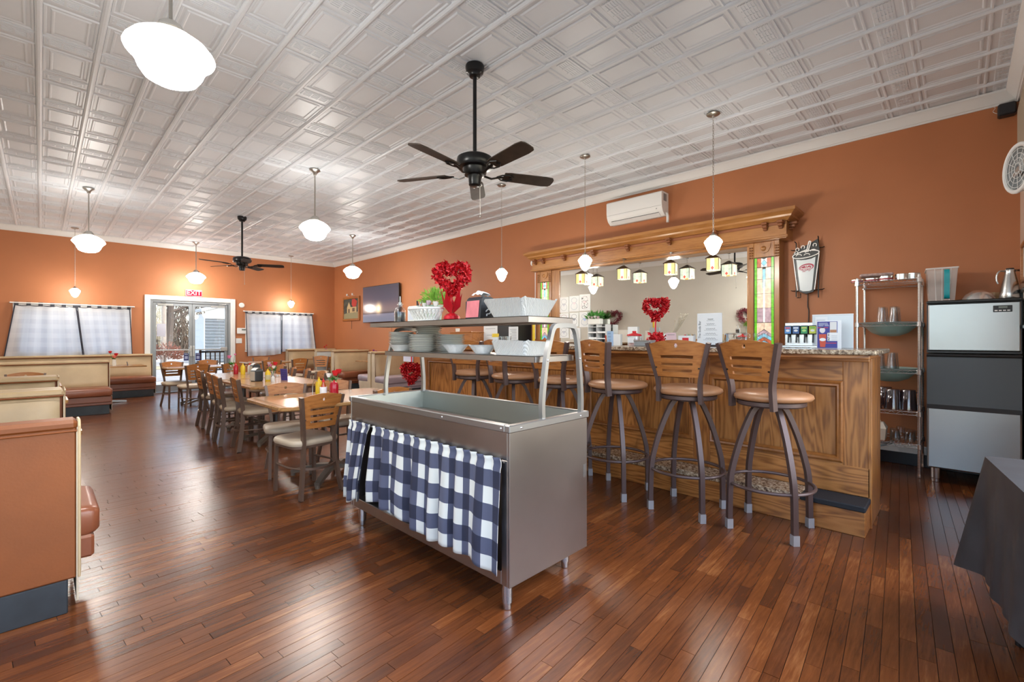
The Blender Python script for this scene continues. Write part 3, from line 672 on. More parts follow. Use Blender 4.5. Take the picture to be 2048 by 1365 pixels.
def pil(y0, y1, inner):
    BB(MB().box(5.97, W, y0, y1, .95, 2.42), 'pilaster_core', M_cherryv)
    BB(MB().cbox(5.95, 5.97, y0, y0+.055, .95, 2.42, .004), 'pilaster_stile', M_cherryv)
    BB(MB().cbox(5.95, 5.97, y1-.055, y1, .95, 2.42, .004), 'pilaster_stile', M_cherryv)
    BB(MB().cbox(5.955, 5.97, y0+.055, y1-.055, 2.24, 2.42, .004), 'capital_block', M_cherryv)
    m = MB(); yc = (y0+y1)/2
    m.prism([(yc-.075,2.39),(yc+.075,2.39),(yc+.07,2.345),(yc+.045,2.30),(yc,2.285),(yc-.045,2.30),(yc-.07,2.345)], 5.94, 5.956, 'x')
    BB(m, 'carved_shield', M_cherryv); BB(MB().lathe([(.03,0),(.026,.01),(.012,.016),(0,.018)], 14).xf(Matrix.Translation((5.94,yc,2.34)) @ Matrix.Rotation(R(-90),4,'Y')), 'rosette', M_cherryv, 60)
    for yy in (y0+.027, y1-.027):
        m = MB()
        for i in range(5):
            for s in (-1,1): m.lathe([(0,-.012),(.011,-.006),(.013,0),(.011,.006),(0,.012)], 8, (5.945, yy+s*.011, 2.24+i*.03))
        BB(m, 'carved_leaves', pbr('carved_wood', (.25,.10,.03), .45), 60)
    # stained glass
    gy0, gy1 = y0+.062, y1-.062; gz0, gz1 = 1.12, 2.235
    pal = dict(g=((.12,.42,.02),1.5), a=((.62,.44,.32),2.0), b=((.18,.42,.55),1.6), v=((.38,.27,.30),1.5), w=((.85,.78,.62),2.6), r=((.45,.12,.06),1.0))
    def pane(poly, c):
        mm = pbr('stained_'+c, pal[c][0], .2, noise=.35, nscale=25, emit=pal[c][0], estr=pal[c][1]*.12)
        m = MB(); m.prism(poly, 5.962, 5.966, 'x'); BB(m, 'pane', mm)
    bw = .027; wi = gy1-gy0
    rect = lambda a, b_, c, d: [(a,c),(b_,c),(b_,d),(a,d)]
    zz = [gz0, 1.30, 1.47, 1.64, 1.81, 1.98, 2.12, gz1]
    for i in range(len(zz)-1):
        pane(rect(gy0, gy0+bw-.002, zz[i]+.002, zz[i+1]-.002), 'g'); pane(rect(gy1-bw+.002, gy1, zz[i]+.002, zz[i+1]-.002), 'g')
    ia, ib, ic = gy0+bw, gy1-bw, (gy0+gy1)/2
    for i, c in ((2,'v'),(3,'v'),(4,'a')):
        for (p, q) in ((ia+.002, ic-.012), (ic-.010, ic+.010), (ic+.012, ib-.002)): pane(rect(p, q, zz[i]+.002, zz[i+1]-.002), 'w' if q-p < .025 else (c if i != 3 else 'a'))
    # arrow head at the bottom
    for k, c in enumerate('abrbv'):
        z = gz0+.01+k*.042
        pane([(ia,z),(ic-.001,z+.045),(ic-.001,z+.082),(ia,z+.037)], c); pane([(ic+.001,z+.045),(ib,z),(ib,z+.037),(ic+.001,z+.082)], c)
    pane([(ia,1.335),(ic-.002,1.39),(ic-.002,1.465),(ia,1.465)], 'a'); pane([(ib,1.335),(ic+.002,1.39),(ic+.002,1.465),(ib,1.465)], 'a')
    # top motif
    pane([(ic,1.85),(ic+.016,1.88),(ic+.016,2.10),(ic-.016,2.10),(ic-.016,1.88)], 'b')
    pane(rect(ia+.002, ic-.019, 1.983, 2.117), 'a'); pane(rect(ic+.019, ib-.002, 1.983, 2.117), 'a')
    pane([(ic,2.135),(ic+.028,2.172),(ic,2.208),(ic-.028,2.172)], 'b')
    pane(rect(ia+.002, ic-.032, 2.125, 2.23), 'r'); pane(rect(ic+.032, ib-.002, 2.125, 2.23), 'r')
    pane([(ic-.03,2.125),(ic,2.13),(ic-.03,2.168)], 'w'); pane([(ic+.03,2.125),(ic+.03,2.168),(ic,2.13)], 'w'); pane([(ic-.03,2.176),(ic,2.215),(ic-.03,2.23)], 'w'); pane([(ic+.03,2.176),(ic+.03,2.23),(ic,2.215)], 'w')
    BB(MB().box(5.9662, 5.9695, gy0-.01, gy1+.01, gz0-.01, gz1+.01), 'lead_came', pbr('lead_came', (.05,.05,.045), .5, .5))
pil(1.50, 1.83, 1); pil(4.90, 5.20, -1)
# the came sheet sits behind the panes; panes stand proud of it
BB(MB().cbox(5.985, 6.02, MIR[0]-.004, MIR[0]+.03, .95, 2.42, .006), 'mirror_stop', M_cherryv)
BB(MB().cbox(5.965, W, MIR[1], 4.90, .95, 2.42, .006), 'mirror_jamb', M_cherryv)
BB(MB().cbox(5.97, W, MIR[0], MIR[1], 2.39, 2.43, .006), 'mirror_head', M_cherry)
mm = MB(); mm.add([(6.135, MIR[0], 1.0),(5.99, MIR[1], 1.0),(5.99, MIR[1], 2.40),(6.135, MIR[0], 2.40)], [(3,2,1,0)]); mm.add([(6.14, MIR[0], 1.0),(5.995, MIR[1], 1.0),(5.995, MIR[1], 2.40),(6.14, MIR[0], 2.40)], [(0,1,2,3)])
mo = BB(mm, 'mirror', pbr('mirror_silver', (.86,.87,.85), .015, 1)); mo['label'] = 'wide silvered mirror'
BB(MB().cbox(5.55, W, 1.42, 5.3, .0, .90, .01), 'base_cabinet', M_cherryv); BB(MB().cbox(5.50, W, 1.40, 5.32, .90, .94, .006), 'back_counter', M_granite)
# lanterns hung under the frieze
def lantern(y, label):
    t = empty('stained_glass_lantern', (5.80, y, 2.42), R(12), label, 'lamp', 'stained glass lanterns on the back bar')
    MB().cbox(-.02,.10,-.014,.014,-.006,.0,.002).build('hook_plate', M_blackm, t, 0)
    part('chain', chain_mesh(.10), t)
    m = MB(); m.add([(-.085,-.085,-.155),(.085,-.085,-.155),(.085,.085,-.155),(-.085,.085,-.155),(-.012,-.012,-.10),(.012,-.012,-.10),(.012,.012,-.10),(-.012,.012,-.10)], [(0,1,5,4),(1,2,6,5),(2,3,7,6),(3,0,4,7),(4,5,6,7),(3,2,1,0)]); m.build('cap', pbr('bronze_cap', (.10,.075,.05), .4, .8), t, 0)
    fr = MB()
    for sx in (-1,1):
        for sy in (-1,1): fr.box(sx*.07-.003, sx*.07+.003, sy*.07-.003, sy*.07+.003, -.30, -.155)
    fr.build('frame', M_blackm, t, 0)
    cols = [((.80,.66,.38),3.0), ((.55,.62,.50),2.5), ((.85,.74,.50),3.2), ((.62,.42,.16),2.0)]
    for side in range(4):
        for k in range(3):
            c, e = cols[(k*2+side) % 4 if k != 1 else 2]
            a = -.066+k*.0445; q = MB(); q.box(a, a+.043, -.0725, -.069, -.298, -.158); q.xf(Matrix.Rotation(side*math.pi/2, 4, 'Z'))
            q.build('pane', pbr('lantern_glass_%d' % cols.index((c,e)), c, .3, noise=.2, nscale=30, emit=c, estr=e*.13), t, 0)
        q = MB(); q.prism([(-.02,-.275),(0,-.30),(.02,-.275),(0,-.25)], -.0745, -.0728, 'y'); q.xf(Matrix.Rotation(side*math.pi/2, 4, 'Z')); q.build('red_diamond', pbr('lantern_red', (.35,.04,.03), .3, emit=(.35,.04,.03), estr=.8), t, 0)
lantern(2.19, 'stained glass lantern nearest the right pilaster of the back bar')
lantern(2.74, 'stained glass lantern, second from the right pilaster of the back bar')
lantern(3.44, 'stained glass lantern, third from the right pilaster of the back bar')
lantern(4.16, 'stained glass lantern nearest the left pilaster of the back bar')
# ------------------------------------------------------------------ chair and stool backs: curved slotted panel with a round hole
def back_panel(zb, zt, arch, wb, wt, x_of_z, bend, th, slots, hole, slot_u=.62):
    us = [-1,-.85,-slot_u,-.31,-.12,.12,.31,slot_u,.85,1]
    hz0, hz1 = hole[0]-hole[1]*1.25, hole[0]+hole[1]*1.25
    zs = [zb] + [z for s in slots for z in s] + [hz0, hz1, zt]
    nz = len(zs); cellskip = set()
    for k in range(len(slots)):
        for i in range(2, 7): cellskip.add((i, 1+2*k))
    hi = nz-3; cellskip.add((4, hi))
    def P(u, z, side):
        f = (z-zb)/(zt-zb); w = wb+(wt-wb)*f
        zz = z + arch*(1-u*u)*max(0,(f-.45)/.55)
        return (x_of_z(zz) - bend*(1-u*u) + side*th, u*w, zz)
    pts = {}; quads = []; m = MB()
    flat = []
    def idx(u, z):
        key = (round(u,5), round(z,5))
        if key not in pts: pts[key] = len(flat); flat.append((u, z))
        return pts[key]
    for j in range(nz-1):
        for i in range(len(us)-1):
            if (i, j) in cellskip: continue
            quads.append([idx(us[i],zs[j]), idx(us[i+1],zs[j]), idx(us[i+1],zs[j+1]), idx(us[i],zs[j+1])])
    # ring around the hole
    wmid = wb+(wt-wb)*((hole[0]-zb)/(zt-zb)); ru = hole[1]/wmid
    sq = [(-.12,hz0),(.12,hz0),(.12,hz1),(-.12,hz1)]
    oc = [(ru*math.cos(R(a)), hole[0]+hole[1]*math.sin(R(a))) for a in (225,270,315,0,45,90,135,180)]
    o = [idx(*p) for p in oc]; c = [idx(*p) for p in sq]
    for k in range(4):
        a, b_, d = o[2*k], o[(2*k+1) % 8], o[(2*k+2) % 8]
        quads += [[c[k], c[(k+1)%4], b_], [c[k], b_, a], [c[(k+1)%4], d, b_]]
    n = len(flat); vs = [P(u,z,.5) for u, z in flat] + [P(u,z,-.5) for u, z in flat]
    fs = [tuple(q) for q in quads] + [tuple(i+n for i in q[::-1]) for q in quads]
    ed = {}
    for q in quads:
        for a, b_ in zip(q, q[1:]+q[:1]): ed[(a,b_)] = 1
    for (a, b_) in list(ed):
        if (b_, a) not in ed: fs.append((b_, a, a+n, b_+n))
    m.add(vs, fs); return m

# ------------------------------------------------------------------ dining chair (faces +X)
def make_chair():
    t = empty('dining_chair', (0,0,0))
    xz = lambda z: -.185 - max(0, z-.45)*.16
    back_panel(.555, .805, .032, .150, .185, lambda z: xz(z)-.004, .020, .014, [(.60,.618),(.648,.666),(.697,.715)], (.765,.013)).build('backrest', M_chairw, t, 40)
    for s in (-1,1):
        pts = [(-.235,s*.180,0),(-.205,s*.150,.20),(-.188,s*.132,.38),(-.190,s*.134,.50),(xz(.65),s*.156,.65),(xz(.815),s*.180,.815)]
        MB().ribbon(smoothpath(pts,4), .024, .042, (0,1,0)).build('leg', M_chairm, t, 40)
        MB().ribbon([(.185,s*.172,0),(.180,s*.166,.40)], .026, .026, (0,1,0)).build('leg', M_chairm, t, 40)
        pd = MB(); pd.cbox(.172,.198,s*.172-.013,s*.172+.013,0,.008,.002); pd.cbox(-.252,-.215,s*.18-.012,s*.18+.012,0,.008,.002)
        pd.build('floor_glide', M_black, t, 0)
    m = MB(); ol = rrect(-.19,.20,-.20,.20,.09)
    m.prism(ol, .395, .415); m.build('seat_rail', M_chairm, t, 40)
    m = MB(); cushion(m, rrect(-.195,.215,-.212,.212,.10,6), .415, .462, .012, .022); m.build('seat', M_creamseat, t, 60)
    m = MB(); m.tube(smoothpath([(-.20,-.146,.235),(-.06,-.185,.235),(.10,-.175,.235),(.178,-.168,.235)],4), .008, 6); m.build('stretcher', M_chairm, t)
    m = MB(); m.tube(smoothpath([(-.20,.146,.235),(-.06,.185,.235),(.10,.175,.235),(.178,.168,.235)],4), .008, 6); m.build('stretcher', M_chairm, t)
    m = MB(); m.ribbon(smoothpath([(-.20,-.15,.24),(-.235,-.08,.232),(-.245,0,.23),(-.235,.08,.232),(-.20,.15,.24)],4), .02, .010, (0,0,1)); m.build('stretcher', M_chairm, t)
    m = MB()
    for s in (-1,1): m.obox((xz(.64)-.014, s*.139, .63), ((1,0,0),(0,1,0),(0,0,1)), (.004,.005,.005))
    m.build('screw', M_brown, t, 0)
    return t
chair0 = make_chair(); chair_used = [False]
CG = 'slotted wood back dining chairs'
def chair(x, y, deg, label, group=CG):
    if not chair_used[0]: o = chair0; chair_used[0] = True
    else: o = copy_tree(chair0)
    o.location = (x, y, 0); o.rotation_euler = (0,0,R(deg)); tag(o, label, 'chair', group); return o
chair(1.572, 3.965, 97.5, 'nearest dining chair, slotted honey wood back turned to the camera, cream seat')
chair(1.66, 4.62, -104, 'dining chair facing the camera across the nearest table, left one')
chair(2.20, 4.60, -92, 'dining chair facing the camera across the nearest table, behind the rose vase')
chair(2.26, 3.98, 90, 'dining chair half hidden behind the steel serving cart')
chair(1.80, 5.955, -4.7, 'dining chair on the aisle side of the long table, nearest of four')
chair(1.725, 6.43, -3, 'dining chair on the aisle side of the long table, second of four')
chair(1.79, 7.05, -2, 'dining chair on the aisle side of the long table, third of four')
chair(1.84, 7.89, 0, 'dining chair on the aisle side of the long table, farthest of four')
chair(2.45, 6.30, 176, 'dining chair on the bar side of the long table, nearest of four')
chair(2.52, 6.98, 168, 'dining chair on the bar side of the long table, second of four')
chair(2.52, 7.52, 168, 'dining chair on the bar side of the long table, third of four')
chair(2.62, 8.30, 184, 'dining chair on the bar side of the long table, farthest of four')
chair(1.90, 9.82, 94, 'dining chair by the far table, back to the camera, nearest the aisle')
chair(2.50, 9.86, 86, 'dining chair by the far table, back to the camera, right one')
chair(1.80, 10.68, -82, 'dining chair at the far table facing the camera before the glass door')
chair(2.46, 11.10, -88, 'dining chair at the far table facing the camera, right of the door post')
chair(3.42, 10.62, 84, 'dining chair seen from behind, left one of two before the right booths')
chair(4.05, 10.92, 98, 'dining chair seen from behind, right one of two before the right booths')
chair(3.78, 12.15, -95, 'dining chair facing the camera below the right window curtain')
chair(4.93, 11.60, -118, 'dining chair standing against the white booth partition')
chair(-.14, 8.55, -90, 'dining chair whose top shows over the left booth backs')

# ------------------------------------------------------------------ bar stool (faces +X, swivel part turned by deg)
def make_stool():
    t = empty('bar_stool', (0,0,0))
    for k in range(4):
        a = R(45+90*k); c, s_ = math.cos(a), math.sin(a)
        pts = [(.085*c,.085*s_,.825),(.125*c,.125*s_,.77),(.19*c,.19*s_,.62),(.245*c,.245*s_,.44),(.268*c,.268*s_,.30),(.275*c,.275*s_,.0)]
        lg = MB().ribbon(smoothpath(pts,4), .032, .032, (-s_,c,0)).build('leg', M_brown, t, 40)
        MB().obox((.275*c,.275*s_,.032), ((c,s_,0),(-s_,c,0),(0,0,1)), (.0195,.0195,.032)).build('foot_cap', pbr('clear_plastic_cap', (.33,.31,.31), .25), lg, 0)
    m = MB(); m.tube([(.262*math.cos(2*math.pi*k/36), .262*math.sin(2*math.pi*k/36), .305) for k in range(36)], .0115, 8, closed=True); m.build('foot_ring', M_brown, t)
    MB().lathe([(0,.815),(.10,.815),(.10,.828),(0,.828)], 20).build('swivel_plate', M_brown, t)
    return t
def make_stool_top():
    parts_ = []
    m = MB(); m.lathe([(.0,.83),(.20,.83),(.21,.838),(.21,.862),(0,.862)], 36, (.012,0,0)); parts_.append(('seat_frame', m.mesh('seat_frame', M_brown)))
    m = MB(); m.lathe([(0,.864),(.205,.864),(.234,.872),(.247,.888),(.243,.905),(.22,.918),(.16,.928),(.08,.933),(0,.934)], 40, (.022,0,0)); parts_.append(('seat', m.mesh('seat', M_tanv, 60)))
    xz = lambda z: -.188 - max(0, z-.92)*.13
    for s in (-1,1):
        pts = [(-.178,s*.150,.818),(-.184,s*.148,.90),(-.192,s*.150,.98),(xz(1.1),s*.178,1.10),(xz(1.25),s*.215,1.25)]
        parts_.append(('back_post', MB().ribbon(smoothpath(pts,4), .026, .044, (0,1,0)).mesh('back_post', M_brown, 40)))
    parts_.append(('backrest', back_panel(1.005, 1.238, .033, .160, .205, lambda z: xz(z)-.006, .022, .016, [(1.042,1.060),(1.088,1.106),(1.134,1.152)], (1.205,.0135)).mesh('backrest', M_stoolw, 40)))
    m = MB()
    for s in (-1,1): m.obox((xz(1.07)-.020, s*.150, 1.07), ((1,0,0),(0,1,0),(0,0,1)), (.004,.005,.005))
    parts_.append(('screw', m.mesh('screw', M_blackm, 0)))
    return parts_
stool0 = make_stool(); stop = make_stool_top()
names = ['first', 'second', 'third', 'fourth', 'fifth', 'sixth']
spots = [(3.45,.93,-19),(3.40,1.48,7),(3.39,2.09,-21),(3.40,2.68,5),(3.42,3.32,-14),(3.43,3.95,20)]
stools = [stool0] + [copy_tree(stool0) for _ in spots[1:]]
for i, (o, (x, y, dg)) in enumerate(zip(stools, spots)):
    for nm, me in stop: part(nm, me, o, (0,0,0), (0,0,R(dg)))
    o.location = (x, y, 0)
    tag(o, 'brown metal swivel bar stool with tan seat, %s from the right end of the bar' % names[i], 'bar stool', 'bar stools along the oak bar')
# ------------------------------------------------------------------ tables
def table(x0, x1, y0, y1, label, group='wood topped pedestal tables', z=.74, twin=True):
    cx, cy = (x0+x1)/2, (y0+y1)/2; t = empty('dining_table', (cx,cy,0), 0, label, 'table', group)
    a, b = (x1-x0)/2, (y1-y0)/2; ch = .07
    def oc(k): return [(a-k,b-ch-k*.4),(a-ch-k*.4,b-k),(-a+ch+k*.4,b-k),(-a+k,b-ch-k*.4),(-a+k,-b+ch+k*.4),(-a+ch+k*.4,-b+k),(a-ch-k*.4,-b+k),(a-k,-b+ch+k*.4)]
    m = MB(); o0, o1 = oc(0), oc(.008); n = 8
    vs = [(*p,z-.032) for p in o1]+[(*p,z-.024) for p in o0]+[(*p,z-.006) for p in o0]+[(*p,z) for p in o1]
    fs = [(i*n+k,i*n+(k+1)%n,i*n+n+(k+1)%n,i*n+n+k) for i in range(3) for k in range(n)]+[tuple(range(n))[::-1],tuple(3*n+k for k in range(n))]
    m.add(vs, fs); m.build('table_edge', M_tedge, t, 30)
    m = MB(); m.prism(oc(.045), z, z+.0012); m.build('table_top', M_tablew, t, 0)
    m = MB(); o2 = oc(.05); o3 = oc(.062)
    vs = [(*p,z+.0016) for p in o2]+[(*p,z+.0016) for p in o3]; m.add(vs, [(k,(k+1)%n,n+(k+1)%n,n+k) for k in range(n)]); m.build('inlay_line', pbr('green_inlay', (.13,.15,.06), .2), t, 0)
    m = MB(); m.cyl(0,0,.10,z-.05,.038,16); m.build('column', pbr('steel_column', (.16,.17,.18), .3, .9), t)
    m = MB(); m.cbox(-.2,.2,-.03,.03,z-.055,z-.032,.004); m.cbox(-.03,.03,-.2,.2,z-.055,z-.033,.004); m.build('top_spider', M_blackm, t, 0)
    m = MB(); m.lathe([(.0,.085),(.055,.085),(.06,.11),(.045,.135),(.038,.14)], 16); m.build('column_collar', M_chairm, t)
    for k in range(4):
        an = R(45+90*k) if abs(a-b) < .2 else math.atan2((1 if k < 2 else -1)*.55*b/a, (1 if k in (0,3) else -1)*.75)
        c, s = math.cos(an), math.sin(an); L = .40
        m = MB(); m.ribbon([(.03*c,.03*s,.10),(.15*c,.15*s,.095),(L*.75*c,L*.75*s,.062),(L*c,L*s,.035)], [.075,.06,.05,.045], .035, (-s,c,0)); m.cyl(L*.97*c,L*.97*s,0,.03,.018,10)
        m.build('base_foot', pbr('cast_base_paint', (.20,.165,.13), .4, .3), t, 40)
    return t
table(1.29, 2.55, 3.73, 4.66, 'nearest wooden dining table with chamfered corners, rose vase on it')
table(1.62, 2.53, 5.56, 6.83, 'near half of the long wooden table in the aisle row')
table(1.62, 2.53, 6.85, 8.25, 'far half of the long wooden table in the aisle row')
table(1.60, 2.90, 10.20, 11.05, 'wooden dining table farthest away, in front of the glass door')
table(3.20, 4.15, 11.25, 12.0, 'wooden dining table between the two chairs before the right booths')

# ------------------------------------------------------------------ booth benches (local: faces +X, back at x=0..-.12, width along Y)
def bench(x, y, deg, width, label, top=.90, cat='booth bench', backmat=None, seatmat=None, g='booth benches', ext=0.0):
    t = empty('booth_bench', (x, y, 0), R(deg), label, cat, g); h = width/2; sm = seatmat or M_rust2
    MB().cbox(-.085,.46,-h+.03,h-.03,0,.155,.004).build('kick_base', M_kick, t, 0)
    m = MB(); m.cbox(.02,.50,-h-ext*.8,h,.20,.31,.012); m.cbox(-.075,.47,-h,h,.155,.21,.008); m.build('seat_front', sm, t, 30)
    m = MB(); cushion(m, rrect(.03,.545,-h-.005-ext,h+.005,.04,4), .31, .445, .012, .03); m.build('seat', sm, t, 60)
    m = MB()                                                    # padded backrest
    def f(u, v):
        w = -h+.02+u*(2*h-.04); z = .42+v*(top-.045-.42); e = min(1, min(u,1-u)*h*2/.06)*min(1, min(v,1-v)*(top-.42)/.06)
        return (.055-(v*.055)+.035*math.sqrt(max(0,e))*(1-.25*v), w, z)
    m.grid(f, 14, 8); m.uv = None
    m.build('backrest', M_cream, t, 60)
    bm = backmat or M_rust
    m = MB(); m.cbox(-.085,.0,-h,h,.155,top-.03,.008); m.build('back_panel', bm, t, 30)
    m = MB(); m.cbox(-.095,.045,-h-.004,h+.004,top-.05,top,.016); m.build('top_roll', M_rust if ext else M_cream, t, 30)
    for s in (-1,1):
        m = MB(); yy = s*(h+.002)
        poly = [(-.09,.05),(.43,.05),(.45,.30),(.06,.312),(.045,top-.05),(-.09,top-.05)]
        m.prism(poly, yy-.004, yy+.004, 'y'); m.build('end_panel', pbr('cream_end_panel', (.56,.46,.33), .5, noise=.1, nscale=5), t, 0)
        m = MB(); m.tube([(-.09,s*(h+.008),.16),(-.09,s*(h+.008),top-.03),(-.07,s*(h+.008),top-.005),(.03,s*(h+.008),top-.008)], .006, 6); m.build('welt', M_cream, t)
    m = MB(); m.tube([(.05,-h,top-.045),(.05,h,top-.045)], .006, 6); m.tube([(-.093,-h,top-.052),(-.093,h,top-.052)], .005, 6); m.build('piping', M_rust, t)
    return t
LW = .91; LC = X0+LW/2+.038
bench(LC, 3.06, 90, LW, 'nearest left booth bench, its rust vinyl back facing the camera', ext=.085)
bench(LC, 4.83, -90, LW, 'left booth bench with cream backrest, first one facing the camera')
bench(LC, 5.04, 90, LW, 'left booth bench set back to back behind the first cream one')
bench(LC, 6.55, -90, LW, 'left booth bench with cream backrest, second one facing the camera')
bench(LC, 6.77, 90, LW, 'left booth bench facing away, behind the second cream one')
LW2 = 1.64; LC2 = X0+LW2/2+.038
bench(LC2, 10.85, -90, LW2, 'wide left booth bench with cream back and rust seat, mid distance')
bench(LC2, 11.06, 90, LW2, 'wide left booth bench facing the window wall', top=.89)
LW3 = 2.58; LC3 = X0+LW3/2+.038
bench(LC3, 13.33, -90, LW3, 'long booth bench along the far wall left of the door', top=.93)
# right-hand booths against the bar wall
RW = .96; RC = X1-RW/2-.04
M_pgl = pbr('painted_sheen_vinyl', (.36,.30,.34), .25, noise=.1, nscale=4)  # glossy light on the seats painted in as a pale purplish colour
bench(RC-.2, 13.33, -90, RW+.4, 'tan booth bench along the far wall under the right curtain', top=.985)
bench(RC-.09, 12.0, 90, RW+.18, 'booth bench with a plain white back panel facing the camera', top=.985, backmat=pbr('white_partition', (.62,.64,.62), .5))
bench(RC, 11.35, -90, RW, 'right booth bench with tan back and rust seat, by the television', top=.985)
bench(RC, 9.53, 90, RW, 'right booth bench seen edge on beside the cart upright', top=.985, seatmat=M_pgl)
bench(RC, 9.32, -90, RW, 'right booth bench behind the red heart wreath', top=.985, seatmat=M_pgl)
def booth_table(x0, x1, y0, y1, label, z=.74):
    cx, cy = (x0+x1)/2, (y0+y1)/2; t = empty('booth_table', (cx,cy,0), 0, label, 'table', 'booth tables'); a, b = (x1-x0)/2, (y1-y0)/2
    MB().prism(rrect(-a,a,-b,b,.04,3), z-.03, z-.003).build('table_edge', M_tedge, t, 30)
    MB().prism(rrect(-a+.012,a-.012,-b+.012,b-.012,.035,3), z-.003, z).build('table_top', M_tablew, t, 30)
    MB().cyl(0,0,.04,z-.03,.035,14).build('column', M_blackm, t)
    for k in range(4):
        an = R(90*k); c, s = math.cos(an), math.sin(an); L = min(a, b)*.8 if k % 2 else a*.75
        m = MB(); m.ribbon([(.02*c,.02*s,.06),(L*.6*c,L*.6*s,.045),(L*c,L*s,.02)], [.06,.05,.04], .03, (-s,c,0)); m.build('base_foot', M_alu, t, 40)
booth_table(X0+.01, .17, 3.68, 4.28, 'booth table between the two nearest left benches')
booth_table(X0+.01, .17, 5.62, 6.02, 'booth table behind the first cream left bench')
booth_table(X0+.01, .17, 7.35, 7.95, 'booth table in front of the lone chair at the left wall')
booth_table(X0+.01, 1.50, 11.75, 12.45, 'booth table between the wide left bench and the far wall bench')
booth_table(5.0, X1-.01, 12.45, 12.95, 'booth table below the right window curtain')
booth_table(5.42, X1-.01, 10.15, 10.72, 'booth table between the right hand benches near the television')
# ------------------------------------------------------------------ stainless serving cart
ct = empty('serving_cart', (1.80, 2.255, 0), 0, 'stainless steel salad bar cart with overhead shelves on four legs', 'cart')
def CT(m, name, mat, smooth=0, parent=None):
    m.v = [(x-1.80, y-2.255, z) for x, y, z in m.v]; return m.build(name, mat, parent or ct, smooth)
CX0, CX1, CY0, CY1, CZ0, CZ1 = 1.50, 2.11, 1.48, 3.03, .13, .88
for x, y in ((CX0+.045,CY0+.06),(CX1-.06,CY0+.11),(CX0+.045,CY1-.085),(CX1-.06,CY1-.085)):
    m = MB(); m.cyl(x,y,.035,CZ0+.01,.026,16); lg = CT(m, 'leg', M_steel2, 35)
    m = MB(); m.lathe([(.014,0),(.020,.003),(.022,.034),(.014,.036)], 16, (x,y,0)); m.v = [(a-1.80,b-2.255,c) for a,b,c in m.v]; m.build('bullet_foot', M_steel2, lg)
CT(MB().cbox(CX0, CX1, CY0, CY0+.015, CZ0, CZ1-.03, .003), 'side_panel', M_steel)
CT(MB().cbox(CX0, CX1, CY1-.015, CY1, CZ0, CZ1-.03, .003), 'side_panel', M_steel)
CT(MB().cbox(CX1-.015, CX1, CY0+.015, CY1-.015, CZ0, CZ1-.03, .003), 'back_panel', M_steel)
CT(MB().cbox(CX0, CX0+.015, CY0+.015, CY1-.015, .715, CZ1-.03, .003), 'front_apron', M_steel)
CT(MB().cbox(CX0, CX0+.015, CY0+.015, CY0+.055, CZ0, .715, .003), 'front_stile', M_steel); CT(MB().cbox(CX0, CX0+.015, CY1-.045, CY1-.015, CZ0, .715, .003), 'front_stile', M_steel)
CT(MB().cbox(CX0, CX0+.015, CY0+.055, CY1-.045, CZ0, CZ0+.065, .003), 'bottom_rail', M_steel)
CT(MB().cbox(CX0+.015, CX1-.015, CY0+.015, CY1-.015, CZ0+.03, CZ0+.045, .002), 'undershelf', M_steel)
r = MB(); e = .028
r.cbox(CX0-.008, CX1+.008, CY0-.008, CY0+e, CZ1-.035, CZ1, .004); r.cbox(CX0-.008, CX1+.008, CY1-e, CY1+.008, CZ1-.035, CZ1, .004)
r.cbox(CX0-.008, CX0+e, CY0+e, CY1-e, CZ1-.035, CZ1, .004); r.cbox(CX1-e, CX1+.008, CY0+e, CY1-e, CZ1-.035, CZ1, .004)
CT(r, 'top_rim', M_alu)
bs = MB(); a, b, c, d = CX0+e, CX1-e, CY0+e, CY1-e; z0 = CZ1-.13
bs.add([(a,c,CZ1-.006),(b,c,CZ1-.006),(b,d,CZ1-.006),(a,d,CZ1-.006),(a+.012,c+.012,z0),(b-.012,c+.012,z0),(b-.012,d-.012,z0),(a+.012,d-.012,z0)], [(0,1,5,4),(1,2,6,5),(2,3,7,6),(3,0,4,7),(4,5,6,7)])
CT(bs, 'basin', M_basin)
CT(MB().box(a+.2, a+.205, c+.015, d-.015, z0, z0+.012), 'basin_seam', M_alu)
for y in (CY0+.05, CY0+.5): CT(MB().lathe([(.006,0),(.004,.003),(0,.004)], 8).xf(Matrix.Translation((CX0-.008,y,CZ1-.018)) @ Matrix.Rotation(R(-90),4,'Y')), 'rivet', M_chrome)
for x in (CX0+.07, CX1-.07): CT(MB().lathe([(.006,0),(.004,.003),(0,.004)], 8).xf(Matrix.Translation((x,CY0-.008,CZ1-.018)) @ Matrix.Rotation(R(90),4,'X')), 'rivet', M_chrome)
CT(MB().cbox(CX1-.035, CX1-.012, CY0-.003, CY0+.0, .52, .59, .001), 'socket_plate', M_alu)
SZ1, SZ2 = 1.343, 1.17                        # upper shelf underside rail, lower shelf
for yy in (CY0+.02, CY1-.04):
    pts = [(1.752,yy,CZ1-.01),(1.752,yy,CZ1+.10),(1.782,yy,SZ2),(1.812,yy,SZ1-.07),(1.835,yy,SZ1-.014),(1.87,yy,SZ1+.004),(1.99,yy,SZ1+.004),(2.022,yy,SZ1-.014),(2.042,yy,SZ1-.07),(2.058,yy,SZ2),(2.076,yy,CZ1+.10),(2.076,yy,CZ1-.01)]
    CT(MB().ribbon(smoothpath(pts,4), .024, .024, (0,1,0)), 'upright_frame', M_alu, 40)
def shelf(x0, x1, y0, y1, z, name):
    m = MB(); m.box(x0, x1, y0, y1, z-.003, z); m.box(x0, x0+.002, y0, y1, z-.032, z); m.box(x1-.002, x1, y0, y1, z-.032, z); m.box(x0, x1, y0, y0+.002, z-.032, z); m.box(x0, x1, y1-.002, y1, z-.032, z)
    m.box((x0+x1)/2-.03, (x0+x1)/2+.03, y0+.002, y1-.002, z-.028, z-.003)
    CT(m, name, M_steel)
